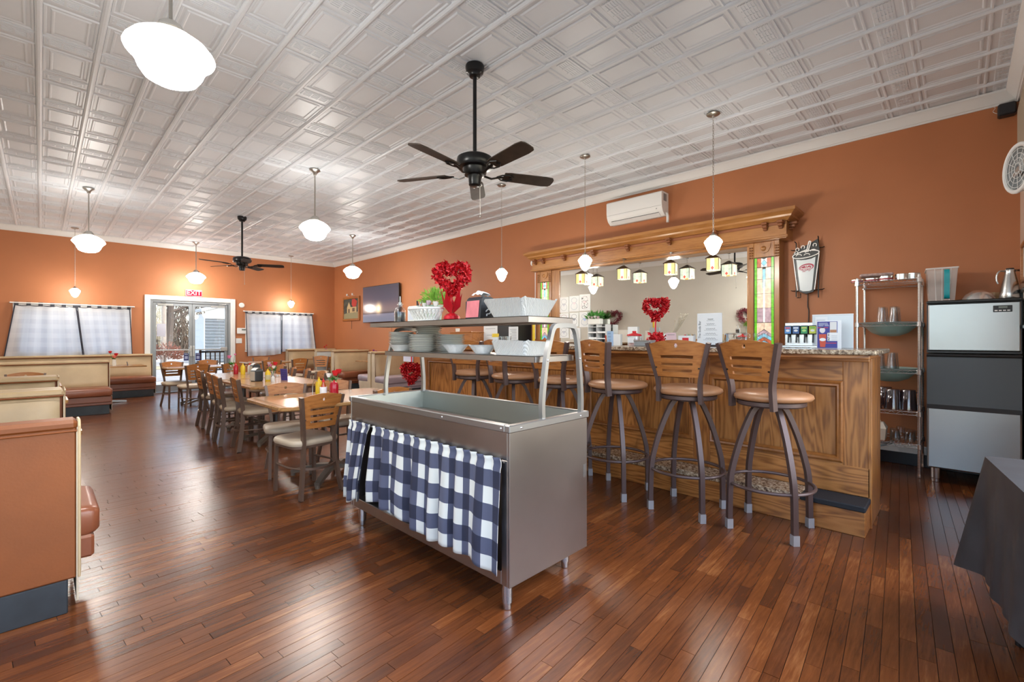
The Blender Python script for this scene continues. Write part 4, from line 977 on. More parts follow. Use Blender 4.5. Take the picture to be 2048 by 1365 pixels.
shelf(1.705, 2.075, 1.552, 3.135, SZ1+.052, 'upper_shelf')
shelf(1.735, 2.06, CY0+.055, CY1-.055, SZ2+.02, 'lower_shelf')
for yy in (CY0+.02, CY1-.04):
    for xx in (1.782, 2.058): CT(MB().lathe([(.008,0),(.006,.004),(0,.005)], 8).xf(Matrix.Translation((xx, yy-.012, SZ2)) @ Matrix.Rotation(R(90),4,'X')), 'rivet', M_chrome)
# gathered gingham curtains on a rod
CT(MB().tube([(CX0-.006,CY0+.03,.708),(CX0-.006,CY1-.03,.708)], .005, 8), 'curtain_rod', M_alu)
def cart_curtain(y0, y1, yb0, yb1, zb0, zb1, nf, label, ph, full, dens):
    cw = abs(y1-y0)*full; m = MB()
    def f(u, v):                # v 0 top .. 1 bottom
        uu = u + .05*math.sin(u*2*math.pi*1.5+ph)*.5
        y = (y0+(y1-y0)*u)*(1-v**.8) + (yb0+(yb1-yb0)*u)*v**.8
        zb = zb0+(zb1-zb0)*u + .012*math.sin(u*9+ph) + .006*math.sin(u*31+ph)
        z = .728-(.728-zb)*v
        am = (.009 + .030*min(1, v*1.3))*(1-dens*u)
        w = math.sin(uu*nf*2*math.pi+ph) + .35*math.sin(uu*nf*3.3*math.pi+1.3+ph) + .6*math.sin(uu*nf*1.1*math.pi+2)
        y += .012*math.cos(uu*nf*2*math.pi+ph)*min(1,v*2)*(1-dens*u)
        x = CX0-.022 - am*(w+1.6)*.6 - .006*v + .008*math.sin(u*nf*17)*math.exp(-v*10)
        if .03 < v < .075: x += .006
        return (x-1.5, y-y0, z)
    m.grid(f, 260, 30)
    for k in list(m.uv): u, v = m.uv[k]; m.uv[k] = (u*cw/.150+.25, v*.50/.150+.10)
    o = m.build('gingham_curtain', M_ging, None, 60, label, 'curtain', 'gingham curtains on the cart', loc=(1.5, y0, 0))
    sd = o.modifiers.new('thickness', 'SOLIDIFY'); sd.thickness = .0025; return o
cart_curtain(2.66, 1.508, 2.62, 1.515, .265, .19, 8, 'long navy and white gingham curtain closing the cart front', .4, 1.40, .55)
cart_curtain(2.985, 2.70, 2.98, 2.78, .20, .235, 4, 'narrow navy and white gingham curtain at the left end of the cart', 2.0, 1.55, .1)
bk = empty('metal_bucket', (1.64, 2.70, CZ0+.046), 0, 'small metal bucket glimpsed between the gingham curtains', 'bucket')
MB().lathe([(.07,0),(.078,.005),(.092,.17),(.096,.175),(.088,.17),(.074,.01),(0,.01)], 20).build('pail', M_steel2, bk)
m = MB(); m.lathe([(.085,.15),(.088,.19),(.07,.25),(.03,.29),(0,.295)], 14); m.build('black_liner', M_black, bk)
# ------------------------------------------------------------------ things on the walls
def rotx(m, a, c=(0,0,0)): return m.xf(Matrix.Translation(c) @ Matrix.Rotation(a,4,'X') @ Matrix.Translation(-Vector(c)))
# split air conditioner
ac = empty('air_conditioner', (X1-.003, 3.38, 3.0), 0, 'white wall mounted split air conditioner above the back bar', 'air conditioner')
prof = [(0,0),(-.10,-.01),(-.165,.035),(-.195,.09),(-.205,.15),(-.205,.30),(-.19,.315),(0,.315)]
m = MB(); m.prism([(a,b) for a, b in prof], -.44, .44, 'y'); m.build('casing', M_white, ac, 30)
m = MB(); m.box(-.2065,-.205,-.43,.43,.115,.118); m.build('panel_seam', pbr('grey_seam', (.35,.36,.37), .5), ac, 0)
m = MB(); m.prism([(-.102,-.012),(-.160,.028),(-.166,.026),(-.106,-.016)], -.38, .38, 'y'); m.build('louvre', M_white, ac, 0)
m = MB(); m.box(-.166,-.163,-.38,.38,.030,.036); m.build('air_slot', pbr('dark_slot', (.05,.05,.055), .6), ac, 0)
m = MB(); m.box(-.15,-.06,-.4415,-.44,.19,.29); m.build('side_label', pbr('grey_label', (.25,.26,.27), .5), ac, 0)
m = MB(); m.lathe([(.008,0),(.006,.002),(0,.002)], 12); m.xf(Matrix.Translation((-.2,-.36,.08)) @ Matrix.Rotation(R(-90),4,'Y')); m.build('indicator', pbr('grey_dot', (.3,.32,.33), .4), ac)
m = MB(); m.tube(smoothpath([(-.06,-.43,.04),(-.06,-.455,.0),(-.05,-.452,-.10)],4), .018, 8); m.build('drain_pipe', M_white, ac)
# television
tv = empty('television', (X1-.10, 10.60, 2.17), R(2.0), 'large flat television showing a dusk scene, on the orange wall', 'television')
m = MB(); m.cbox(-.02,.02,-.835,.835,-.47,.47,.006); m.build('cabinet', M_black, tv, 0)
def screen_mat():
    m, nt, b = newmat('dusk_screen'); N = nt.nodes; L = nt.links
    tc = N.new('ShaderNodeTexCoord'); sx = N.new('ShaderNodeSeparateXYZ'); L.new(tc.outputs['Object'], sx.inputs[0])
    mr = N.new('ShaderNodeMapRange'); mr.inputs['From Min'].default_value = -.47; mr.inputs['From Max'].default_value = .47; L.new(sx.outputs[2], mr.inputs['Value'])
    r = N.new('ShaderNodeValToRGB'); e = r.color_ramp.elements; e[0].position = 0; e[0].color = (.09,.09,.12,1); e[1].position = 1; e[1].color = (.035,.037,.05,1)
    for p, c in ((.22,(.11,.11,.15)),(.235,(.02,.02,.03)),(.29,(.10,.075,.075)),(.40,(.10,.07,.075)),(.6,(.045,.045,.065))): k = e.new(p); k.color = (*c,1)
    L.new(mr.outputs['Result'], r.inputs['Fac'])
    v = N.new('ShaderNodeVectorMath'); v.operation = 'DISTANCE'; L.new(tc.outputs['Object'], v.inputs[0]); v.inputs[1].default_value = (-.02,.06,-.12)
    g = N.new('ShaderNodeMapRange'); g.inputs['From Min'].default_value = .30; g.inputs['From Max'].default_value = .0; L.new(v.outputs['Value'], g.inputs['Value'])
    pw = N.new('ShaderNodeMath'); pw.operation = 'POWER'; pw.inputs[1].default_value = 4.0; L.new(g.outputs['Result'], pw.inputs[0])
    mx = N.new('ShaderNodeMix'); mx.data_type = 'RGBA'; mx.inputs[7].default_value = (1.6,1.1,.55,1); L.new(pw.outputs[0], mx.inputs[0]); L.new(r.outputs['Color'], mx.inputs[6])
    b.inputs['Base Color'].default_value = (.01,.01,.012,1); b.inputs['Roughness'].default_value = .15
    L.new(mx.outputs[2], b.inputs['Emission Color']); b.inputs['Emission Strength'].default_value = .55
    return m
m = MB(); m.box(-.0215,-.0202,-.825,.825,-.46,.46); m.build('screen', screen_mat(), tv, 0)
m = MB(); m.cbox(.02,.094,-.15,.15,-.12,.12,.004); m.build('wall_bracket', M_blackm, tv, 0)
tc_ = MB(); tc_.tube([(0,-.5,-.47),(.02,-.5,-1.1)], .004, 5); tc_.build('cable', M_black, tv)
# lit painting
pn = empty('framed_painting', (X1-.004, 12.36, 2.12), 0, 'wood framed cottage painting with two small lights above it', 'painting')
m = MB(); f = .06
m.cbox(-.04,0,-.50,-.50+f,-.34,.34,.008); m.cbox(-.04,0,.50-f,.50,-.34,.34,.008); m.cbox(-.04,0,-.50+f,.50-f,-.34,-.34+f,.008); m.cbox(-.04,0,-.50+f,.50-f,.34-f,.34,.008)
m.build('frame', M_stoolw, pn, 0)
m = MB(); m.box(-.018,-.012,-.44,.44,-.28,.28); m.build('canvas', pbr('dark_canvas', (.05,.06,.05), .6, noise=.8, nscale=9), pn, 0)
def flat(name, poly, x, col, par, rough=.7, th=.0012):
    m = MB(); m.prism(poly, x-th, x, 'x'); return m.build(name, pbr('paint_%02d%02d%02d' % tuple(int(c*99) for c in col), col, rough), par, 0)
flat('painted_garden', [(-.44,-.28),(.44,-.28),(.44,-.14),(.1,-.10),(-.2,-.12),(-.44,-.08)], -.018, (.30,.28,.16), pn)
flat('painted_house', [(-.32,-.11),(-.32,.05),(.02,.05),(.12,.20),(.24,.04),(.24,-.11)], -.0195, (.55,.42,.22), pn)
flat('painted_tree', [(-.30,.06),(-.36,.2),(-.22,.27),(-.06,.27),(-.04,.12),(-.12,.05)], -.0195, (.50,.04,.03), pn)
flat('painted_door', [(.08,-.11),(.16,-.11),(.16,.0),(.08,.0)], -.021, (.10,.07,.05), pn)
flat('painted_window', [(-.22,-.08),(-.08,-.08),(-.08,.02),(-.22,.02)], -.021, (.14,.09,.06), pn)
for y in (-.16,.16):
    m = MB(); m.cyl(-.06,y,.37,.43,.022,10); m.bar((0,y,.36),(-.06,y,.40),.01,.01); m.build('picture_light', M_white, pn)
m = MB(); m.tube([(-.01,-.02,-.34),(-.01,-.02,-.57)], .005, 5); m.build('cord', M_black, pn)
# neon cup sign
ns = empty('neon_cup_sign', (X1-.004, 1.26, 1.80), 0, 'neon sign of a white soda cup with ice, mounted on a black wire frame', 'sign')
m = MB(); m.prism([(.073,.02),(.125,.40),(-.118,.42),(-.070,.01),(0,-.012)], -.075, -.055, 'x'); m.build('cup_backing', M_blackm, ns, 0)
cupw = pbr('lit_cup_face', (.62,.66,.68), .25)
m = MB(); m.prism([(.060,.035),(.098,.385),(.05,.375),(0,.375),(-.05,.382),(-.090,.40),(-.055,.03),(-.03,.018),(.03,.018)], -.079, -.075, 'x'); m.build('cup_face', cupw, ns, 0)
m = MB(); m.prism([(.10+.03,.41),(.06,.385),(-.02,.39),(-.12,.43),(-.13,.46),(-.11,.60),(-.02,.55),(.10,.50),(.135,.45)], -.072, -.06, 'x'); m.build('dark_ice_panel', M_black, ns, 0)
neon = pbr('neon_tube_off_white', (.85,.82,.78), .15, emit=(.9,.85,.8), estr=.05)
m = MB(); m.tube([(-.088,.003+.13*math.cos(t),.435+.038*math.sin(t)-.10*(.13*math.cos(t))*1) for t in [2*math.pi*k/28 for k in range(28)]], .0055, 6, closed=True); m.build('rim_tube', neon, ns)
m = MB(); m.tube([(-.086,.128,.42),(-.086,.085,.03)], .005, 6); m.tube([(-.086,-.125,.43),(-.086,-.082,.03)], .005, 6); m.build('side_tube', neon, ns)
m = MB(); m.tube(smoothpath([(-.09,-.005,.46),(-.09,-.028,.57),(-.09,-.042,.575),(-.09,-.045,.56),(-.09,-.02,.46)],4), .006, 6); m.build('straw_tube', neon, ns)
m = MB()
for y, z in ((.085,.50),(.095,.46),(.03,.52),(-.085,.53)): m.tube([(-.088,y+.017*math.cos(t),z+.019*math.sin(t)) for t in [math.pi*(-.2)+1.5*math.pi*k/8 for k in range(9)]], .0045, 5)
for y, z in ((.07,.425),(.03,.455),(-.01,.425),(-.07,.465)): m.tube([(-.09,y+.028*math.cos(t),z+.018*math.sin(t)) for t in [math.pi*k/6 for k in range(7)]], .0045, 5)
m.tube([(-.088,.05,.47),(-.088,-.01,.49)], .0045, 5); m.build('ice_tube', neon, ns)
m = MB(); fr = ((.14,.47,.60),(-.115,.0,.66))
for y, z0, z1 in ((.105,-.04,.58),(-.112,-.06,.61)): m.tube([(-.05,y,z0),(-.05,y,z1),(-.07,y+(.012 if y > 0 else .0),z1+.02)], .006, 6)
for z in (.50,.03): m.tube([(-.03,.16,z+.01),(-.05,.14,z),(-.05,-.15,z+.0),(-.03,-.165,z+.01)], .005, 6)
m.tube([(-.05,.10,-.05),(-.05,.06,-.05),(-.05,.06,0)], .005, 6)
for y, z in ((.105,.5),(-.112,.5),(.105,.03),(-.112,.03)): m.tube([(-.05,y,z),(0,y,z)], .005, 6)
m.build('wire_frame', M_blackm, ns)
m = MB(); m.tube(smoothpath([(-.02,-.005,-.01),(-.012,-.002,-.15),(-.012,-.012,-.22),(-.012,.0,-.5),(-.02,.02,-.85)],5), .005, 6); m.build('power_cord', M_black, ns)
maroon = pbr('maroon_print', (.42,.02,.06), .5)
def ell(cy, cz, a, b, tilt=0, n=26): return [(cy+a*math.cos(t)*math.cos(tilt)-b*math.sin(t)*math.sin(tilt), cz+a*math.cos(t)*math.sin(tilt)+b*math.sin(t)*math.cos(tilt)) for t in [2*math.pi*k/n for k in range(n)]]
m = MB(); m.prism(ell(-.002,.29,.074,.040,-.16), -.0802, -.079, 'x'); m.build('logo_ring', maroon, ns, 0)
m = MB(); m.prism(ell(.002,.284,.064,.031,-.16), -.081, -.0802, 'x'); m.build('logo_field', cupw, ns, 0)
m = MB(); m.prism(ell(.006,.283,.057,.025,-.16), -.0818, -.081, 'x'); m.build('logo_oval', maroon, ns, 0)
rot = (R(90), 0, R(-90))
def lettering(txt, size, mat, par, loc, rot=rot, bold=True, shear=0, name='lettering', align='CENTER'):
    return part(name, text_mesh(txt, size, mat, .0004, bold, shear, 1.0, align), par, loc, rot)
lettering('Dr', .030, M_paper, ns, (-.0825,-.006,.302), (R(90),R(-9),R(-90)), shear=.2)
lettering('Pepper', .034, M_paper, ns, (-.0825,.008,.278), (R(90),R(-9),R(-90)), shear=.2)
lettering('DIET', .017, maroon, ns, (-.0802,.02,.243), (R(90),R(-5),R(-90)), shear=.2)
lettering('23', .02, maroon, ns, (-.0802,-.03,.25), (R(90),R(-5),R(-90)), shear=.2)
# speaker, security camera
sp = empty('corner_speaker', (X1-.06, -.295, 3.345), 0, 'small black speaker in the top right corner of the wall', 'speaker')
m = MB(); m.cbox(-.05,.05,-.058,.058,-.055,.055,.012); m.build('cabinet', M_black, sp, 0)
m = MB(); m.box(-.054,-.05,-.048,.048,-.045,.045); m.build('grille', pbr('dark_grille', (.02,.022,.028), .7, bump=.4, bscale=400), sp, 0)
m = MB(); m.tube(smoothpath([(.04,.058,.0),(.05,.085,.03),(.05,.07,.06),(.05,.08,.07)],4), .002, 4); m.build('wire', M_white, sp)
sc_ = empty('security_camera', (5.93, 5.285, 2.575), 0, 'small white dome camera at the left end of the back bar cornice', 'camera')
m = MB(); m.lathe([(0,-.045),(.025,-.04),(.04,-.02),(.042,.02),(.03,.045),(0,.05)], 16); m.build('housing', M_white, sc_)
m = MB(); m.lathe([(0,-.012),(.014,-.01),(.018,0),(.014,.012)], 12); m.xf(Matrix.Translation((-.03,-.02,-.015))); m.build('lens', M_black, sc_)
m = MB(); m.tube([(.02,.02,-.03),(.06,.0,-.1),(.06,.0,-1.3)], .006, 6); m.build('cable', M_white, sc_)
# exit sign
ex = empty('exit_sign', (2.615, Y1-.004, 2.31), 0, 'red exit sign with white letters over the glass door', 'sign')
m = MB(); m.cbox(-.17,.17,-.03,0,0,.16,.004); m.build('sign_body', pbr('sign_white', (.42,.42,.42), .9, spec=.1), ex, 0)
m = MB(); m.box(-.158,.158,-.032,-.03,.012,.148); m.build('sign_face', pbr('exit_red', (.30,.006,.022), .9, spec=.1), ex, 0)
part('lettering', text_mesh('EXIT', .145, pbr('sign_white', (.42,.42,.42), .9, spec=.1), .0006, True), ex, (0,-.0335,.081), ROT_WALLY)
# thermostat, switch, alarm
th = empty('thermostat_panel', (3.67, Y1-.003, 1.48), 0, 'white alarm keypad with grey display beside the right curtain', 'control panel')
m = MB(); m.cbox(-.115,.115,-.03,0,-.075,.075,.006); m.build('case', M_white, th, 0)
m = MB(); m.box(-.01,.085,-.032,-.03,.01,.05); m.build('display', pbr('lcd_grey', (.18,.20,.17), .3), th, 0)
sw = empty('light_switch', (3.60, Y1-.003, 1.22), 0, 'white double light switch plate below the keypad', 'switch')
m = MB(); m.cbox(-.07,.07,-.008,0,-.065,.065,.003); m.build('plate', M_white, sw, 0)
for x in (-.03,.03): m = MB(); m.cbox(x-.012,x+.012,-.014,-.008,-.025,.025,.002); m.build('rocker', M_trim, sw, 0)
al = MB(); al.lathe([(.065,0),(.065,.02),(.05,.032),(0,.034)], 24); al.xf(Matrix.Rotation(R(90),4,'X')); al.build('door_chime', M_white, label='round white chime on the orange wall right of the door', cat='chime', loc=(3.665, Y1-.002, 2.15))
# back wall (right edge of the view): clock, frames, grille
ck = empty('wall_fan', (4.50, Y0+.066, 2.40), R(20), 'round wall fan with white rim and grey case at the right edge', 'fan')
m = MB(); m.lathe([(0,-.06),(.09,-.06),(.165,-.01),(.185,.05),(.18,.06),(.165,.055),(.15,.0),(0,-.04)], 40); m.xf(Matrix.Rotation(R(-90),4,'X')); m.build('case', pbr('grey_case', (.42,.44,.45), .4), ck)
m = MB(); m.tube([(.176*math.cos(t), .058, .176*math.sin(t)) for t in [2*math.pi*k/40 for k in range(40)]], .016, 10, closed=True); m.build('rim', M_white, ck)
m = MB()
for r_ in (.04,.075,.11,.145): m.tube([(r_*math.cos(t), .062, r_*math.sin(t)) for t in [2*math.pi*k/32 for k in range(32)]], .0022, 4, closed=True)
for k in range(12): m.tube([(.03*math.cos(R(30*k)),.064,.03*math.sin(R(30*k))),(.175*math.cos(R(30*k)),.06,.175*math.sin(R(30*k)))], .002, 4)
m.build('guard', M_white, ck)
for k in range(3):
    m = MB(); m.prism([(.02,-.02),(.13,-.05),(.145,.0),(.13,.045),(.02,.02)], -.002, .002, 'z'); m.xf(Matrix.Translation((0,.02,0)) @ Matrix.Rotation(R(-90),4,'X') @ Matrix.Rotation(R(120*k),4,'Z') @ Matrix.Rotation(R(18),4,'X')); m.build('blade', pbr('tan_blade', (.40,.31,.26), .4), ck, 0)
m = MB(); m.lathe([(0,-.01),(.03,-.01),(.03,.03),(.02,.045),(0,.048)], 16); m.xf(Matrix.Rotation(R(-90),4,'X')); m.build('hub', pbr('grey_case', (.42,.44,.45), .4), ck)
m = MB(); m.tube([(0,-.05,0),(.02,-.075,0)], .03, 8); m.build('wall_bracket', pbr('grey_case', (.42,.44,.45), .4), ck)
ck.scale = (.86,.86,.86)
for i, (z0, z1, lab) in enumerate(((1.74,2.06,'upper wooden picture frame at the right edge of the view'),(1.36,1.69,'lower dark picture frame at the right edge of the view'))):
    pf = empty('picture_frame', (5.50, Y0+.003, (z0+z1)/2), 0, lab, 'picture frame', 'frames on the back wall'); h = (z1-z0)/2
    m = MB(); m.cbox(-.22,-.19,0,.025,-h,h,.004); m.cbox(.19,.22,0,.025,-h,h,.004); m.cbox(-.19,.19,0,.025,-h,-h+.03,.004); m.cbox(-.19,.19,0,.025,h-.03,h,.004); m.build('frame', M_stoolw if i == 0 else M_blackm, pf, 0)
    m = MB(); m.box(-.19,.19,.004,.01,-h+.03,h-.03); m.build('print', pbr('pale_print', (.6,.5,.45), .6, noise=.2), pf, 0)
gr = empty('vent_grille', (5.72, Y0+.003, 3.02), 0, 'beige lattice vent grille high at the right edge', 'vent')
m = MB(); m.cbox(-.36,.36,0,.012,-.30,.30,.003); m.build('back_plate', pbr('dark_beige', (.25,.19,.13), .7), gr, 0)
m = MB()
for k in range(25): m.box(-.35+k*.029,-.344+k*.029,.012,.02,-.29,.29)
for k in range(21): m.box(-.35,.35,.012,.019,-.29+k*.0285,-.285+k*.0285)
m.build('lattice', pbr('beige_lattice', (.55,.45,.34), .6), gr, 0)
# heart wreaths
def heart_pt(t, s):
    x = 16*math.sin(t)**3; y = 13*math.cos(t)-5*math.cos(2*t)-2*math.cos(3*t)-math.cos(4*t); return x*s/17, (y+1.5)*s/17
def heart_leaves(s, thick, n, lw, seed, mat, jitter=1.0):
    rr = random.Random(seed); m = MB()
    for i in range(n):
        t = rr.random()*2*math.pi; x, z = heart_pt(t, s); a, b = rr.uniform(0,2*math.pi), rr.uniform(-1,1); q = thick*math.sqrt(rr.random())
        c = Vector((q*math.sin(a)*.8, x+q*math.cos(a)*(1+.0*b), z+q*b*.9)); d = Vector((rr.uniform(-1,.4),rr.uniform(-1,1),rr.uniform(-1,1))).normalized(); u = d.cross(Vector((rr.random(),rr.random(),rr.random()))).normalized(); L = lw*rr.uniform(.7,1.3)
        nn = d.cross(u)*L*.25
        m.add([c-d*L*.5, c+u*L*.42+nn, c+d*L*.6, c-u*L*.42+nn], [(0,1,2),(0,2,3)])
    return m
def wall_heart(y, z, s, label):
    t = empty('heart_wreath', (X0+.085, y, z), 0, label, 'wreath', 'burgundy heart wreaths on the left wall')
    heart_leaves(s, .075, 1000, .04, int(y*10), None).build('leaves', pbr('burgundy_leaf', (.20,.03,.045), .6), t, 0, kind='stuff')
    m = MB(); m.tube([(0,*heart_pt(2*math.pi*k/30,s)) for k in range(30)], .02, 6, closed=True); m.build('wire_form', pbr('burgundy_wire', (.15,.02,.03), .6), t)
wall_heart(7.12, 1.90, .26, 'burgundy heart wreath on the pale wall, seen whole in the mirror')
wall_heart(3.25, 1.83, .26, 'burgundy heart wreath on the pale wall, cut by the mirror edge')
# ------------------------------------------------------------------ ice machine, wire shelving, draped table
ic = empty('ice_machine', (5.84, -.06, 0), 0, 'stainless ice machine on a storage bin with a black sloped door', 'ice machine')
def IC(m, name, mat, smooth=0):
    m.v = [(x-5.84, y+.06, z) for x, y, z in m.v]; return m.build(name, mat, ic, smooth)
iy0, iy1 = -.355, .222
M_icef = pbr('ice_machine_steel', (.38,.38,.375), .3, 1, noise=.05, nscale=1.5, bump=.25, bscale=2.2)
IC(MB().box(5.58, 6.12, iy0, iy1, 1.165, 1.60), 'head_body', pbr('dark_grey_side', (.06,.06,.065), .5))
IC(MB().cbox(5.555, 5.58, iy0+.008, iy1-.01, 1.172, 1.585, .008), 'head_front', M_icef)
IC(MB().cbox(5.55, 6.13, iy0-.003, iy1+.003, 1.59, 1.615, .008), 'head_lid', M_black)
IC(MB().cbox(5.548, 5.57, iy0, iy1, 1.150, 1.172, .004), 'head_trim', M_black)
pl = IC(MB().cbox(5.550, 5.556, -.30, -.19, 1.50, 1.555, .004), 'control_panel', M_black)
for nm, b, mt in [('display', (5.548,5.5505,-.272,-.222,1.532,1.548), pbr('lcd_grey', (.18,.20,.17), .3))] + [('button', (5.548,5.5505,-.288+k*.024,-.271+k*.024,1.508,1.517), M_white) for k in range(4)]:
    m = MB(); m.box(*b); m.v = [(x-5.84, y+.06, z) for x, y, z in m.v]; m.build(nm, mt, pl, 0)
IC(MB().box(5.56, 6.12, iy0, iy1, .13, 1.14), 'bin_body', pbr('dark_grey_side', (.06,.06,.065), .5))
m = MB(); m.prism([(5.50,.70),(5.545,1.12),(5.57,1.14),(5.57,.66),(5.51,.66)], iy0+.005, iy1-.004, 'y'); IC(m, 'bin_door', pbr('charcoal_door', (.055,.057,.06), .42), 0)
m = MB(); m.tube([(5.54,iy0,1.132),(5.54,iy1,1.132)], .014, 8); IC(m, 'door_hinge', M_black)
IC(MB().cbox(5.53, 5.56, iy0+.004, iy1-.006, .135, .685, .010), 'bin_front', M_icef)
for x, y in ((5.60,.165),(5.60,-.31),(6.08,.165),(6.08,-.31)):
    m = MB(); m.lathe([(.024,0),(.030,.004),(.030,.03),(.034,.035),(.034,.135)], 14, (x,y,0)); IC(m, 'leg', M_steel2)
m = MB()
for k in range(14): m.box(5.66, 5.9, iy1, iy1+.002, 1.22+k*.016, 1.228+k*.016)
IC(m, 'side_vents', M_black)
# on top
zt = 1.616
cn = empty('plastic_bin', (5.88, .135, zt), R(4), 'tall translucent plastic bin with a teal handle, on the ice machine', 'container')
M_frost = clear('frosted_plastic', (.92,.90,.88), .05, .2, alpha=.42, col=(.82,.74,.70))
m = MB(); o0 = [(-.13,-.085),(.13,-.085),(.13,.085),(-.13,.085)]; o1 = [(-.155,-.105),(.155,-.105),(.155,.105),(-.155,.105)]
m.add([(*p,0) for p in o0]+[(*p,.31) for p in o1], [(3,2,1,0)]+[(k,(k+1)%4,4+(k+1)%4,4+k) for k in range(4)]); m.build('body', M_frost, cn, 0)
m = MB(); 
for a in (0,1,2,3):
    p, q = o1[a], o1[(a+1)%4]; m.bar((*p,.305),(*q,.305),.012,.012)
m.build('rim', pbr('milky_rim', (.72,.68,.66), .4), cn, 0)
m = MB(); m.ribbon(smoothpath([(-.150,-.03,.03),(-.172,-.03,.05),(-.180,-.03,.15),(-.186,-.03,.26),(-.165,-.03,.285)],4), .038, .012, (0,1,0)); m.build('handle', pbr('teal_plastic', (.01,.36,.42), .35), cn)
m = MB()
for y in (-.06,.0,.05): m.bar((-.131,y*.8,.01),(-.155,y,.30),.006,.004)
m.build('rib', pbr('milky_rim', (.72,.68,.66), .4), cn, 0)
bw = MB(); bw.lathe([(.03,.088),(.01,.089),(0,.089)][::-1]+[(.05,.08),(.085,.055),(.105,.02),(.112,0),(.108,0)], 28); bw.build('steel_bowl', M_chrome, label='upturned shiny steel bowl on top of the ice machine', cat='bowl', loc=(5.78,-.11,zt))
bx = empty('cardboard_box', (5.98,-.20,zt), 0, 'small brown cardboard box behind the steel bowl', 'box')
MB().cbox(-.05,.05,-.09,.09,0,.075,.002).build('carton', pbr('cardboard', (.42,.25,.12), .8), bx, 0); MB().box(-.052,.052,-.015,.015,.02,.0765).build('tape', pbr('tan_tape', (.5,.33,.17), .4), bx, 0)
pt = empty('steel_pitcher', (5.72,-.295,zt), R(100), 'tall brushed steel insulated pitcher at the end of the ice machine', 'pitcher')
MB().lathe([(0,0),(.062,0),(.066,.01),(.063,.05),(.052,.12),(.036,.20),(.031,.23),(.034,.245),(.028,.247),(0,.247)], 28).build('body', M_steel2, pt)
m = MB(); m.tube(smoothpath([(.032,0,.235),(.06,0,.238),(.078,0,.21),(.080,0,.16),(.070,0,.13)],4), .007, 8); m.build('handle', M_steel2, pt)
m = MB(); m.prism([(-.03,-.018),(-.058,0),(-.03,.018)], .228, .244); m.build('spout', M_steel2, pt); m = MB(); m.lathe([(0,.247),(.026,.247),(.024,.258),(0,.26)],16); m.build('lid', M_black, pt)

# wire shelving
ws = empty('wire_shelving', (5.86, .50, 0), 0, 'chrome wire shelving unit with five levels beside the ice machine', 'shelving')
def WS(m, name, mat, smooth=35):
    m.v = [(x-5.86, y-.50, z) for x, y, z in m.v]; return m.build(name, mat, ws, smooth)
sx0, sx1, sy0, sy1 = 5.62, 6.11, .275, .735
pm = MB(); pr = []; z = .03
while z < 1.86: pr += [(.0125,z),(.0125,z+.020),(.0108,z+.021),(.0108,z+.025)]; z += .0255
pm.lathe([(.010,0),(.014,.005),(.014,.025)]+pr+[(.012,1.872),(0,1.875)], 10); post_me = pm.mesh('post', M_chrome, 30)
for x in (sx0, sx1):
    for y in (sy0, sy1): part('post', post_me, ws, (x-5.86, y-.50, 0))
collar_me = MB().lathe([(.0175,-.04),(.021,-.036),(.018,.006),(.0135,.01)], 10).mesh('shelf_collar', M_chrome)
LV = [.30, .60, .985, 1.43, 1.835]
for z in LV:
    m = MB()
    for zz in (z, z-.030):
        m.tube([(sx0,sy0,zz),(sx1,sy0,zz),(sx1,sy1,zz),(sx0,sy1,zz)], .0038, 6, closed=True)
    for (a, b) in (((sx0,sy0),(sx0,sy1)),((sx1,sy0),(sx1,sy1)),((sx0,sy0),(sx1,sy0)),((sx0,sy1),(sx1,sy1))):
        n = 14; m.tube([(a[0]+(b[0]-a[0])*k/n, a[1]+(b[1]-a[1])*k/n, z-.002-(.027 if k % 2 else 0)) for k in range(n+1)], .0026, 4)
    if z not in (.985, 1.43):
        for k in range(1, 18): y = sy0+(sy1-sy0)*k/18; m.tube([(sx0,y,z+.002),(sx1,y,z+.002)], .0024, 4)
    WS(m, 'wire_shelf', M_chrome)
    for x in (sx0, sx1):
        for y in (sy0, sy1): part('shelf_collar', collar_me, ws, (x-5.86, y-.50, z))
# glass bowls resting in the open levels, tumblers inside
for z, lab in ((1.43,'textured green glass bowl set in the upper open shelf'),(.985,'textured green glass bowl set in the lower open shelf')):
    m = MB(); R_ = .232; m.lathe([(0,-.13),(.07,-.125),(.14,-.095),(.195,-.04),(R_,.008),(R_+.004,.010),(.19,-.034),(.135,-.088),(.065,-.118),(0,-.122)], 32)
    m.build('glass_bowl', M_bluegl, label=lab, cat='bowl', group='green glass bowls in the shelving', loc=(5.865,.505,z))
def tumbler(name, loc, h, r0, r1, label, group, handle=False, mat=None, rz=0):
    t = empty(name, loc, rz, label, 'glass', group)
    m = MB(); m.lathe([(0,h),(r1-.004,h),(r1,h-.006),(r0,.0),(r0-.003,0),(r1-.004,h-.012),(0,h-.012)][::-1], 18); m.build('glass_wall', mat or M_tumbler, t, 40)
    if handle: m = MB(); m.tube(smoothpath([(r1,0,h*.85),(r1+.035,0,h*.8),(r1+.035,0,h*.3),(r0,0,h*.2)],4), .006, 6); m.build('handle', mat or M_tumbler, t)
    else: m = MB(); m.tube([(r0*math.cos(a),r0*math.sin(a),.002) for a in [2*math.pi*k/18 for k in range(18)]], .0018, 5, closed=True); m.build('rim', M_glass, t)
    return t
for i, (dx, dy) in enumerate(((-.07,.055),(-.065,-.035),(.03,.045),(.035,-.045))):
    tumbler('tumbler', (5.80+dx,.50+dy,1.43-.010), .17, .040, .030, ('front left','front right','rear left','rear right')[i]+' upturned clear tumbler in the upper green glass bowl', 'tumblers in the upper bowl')
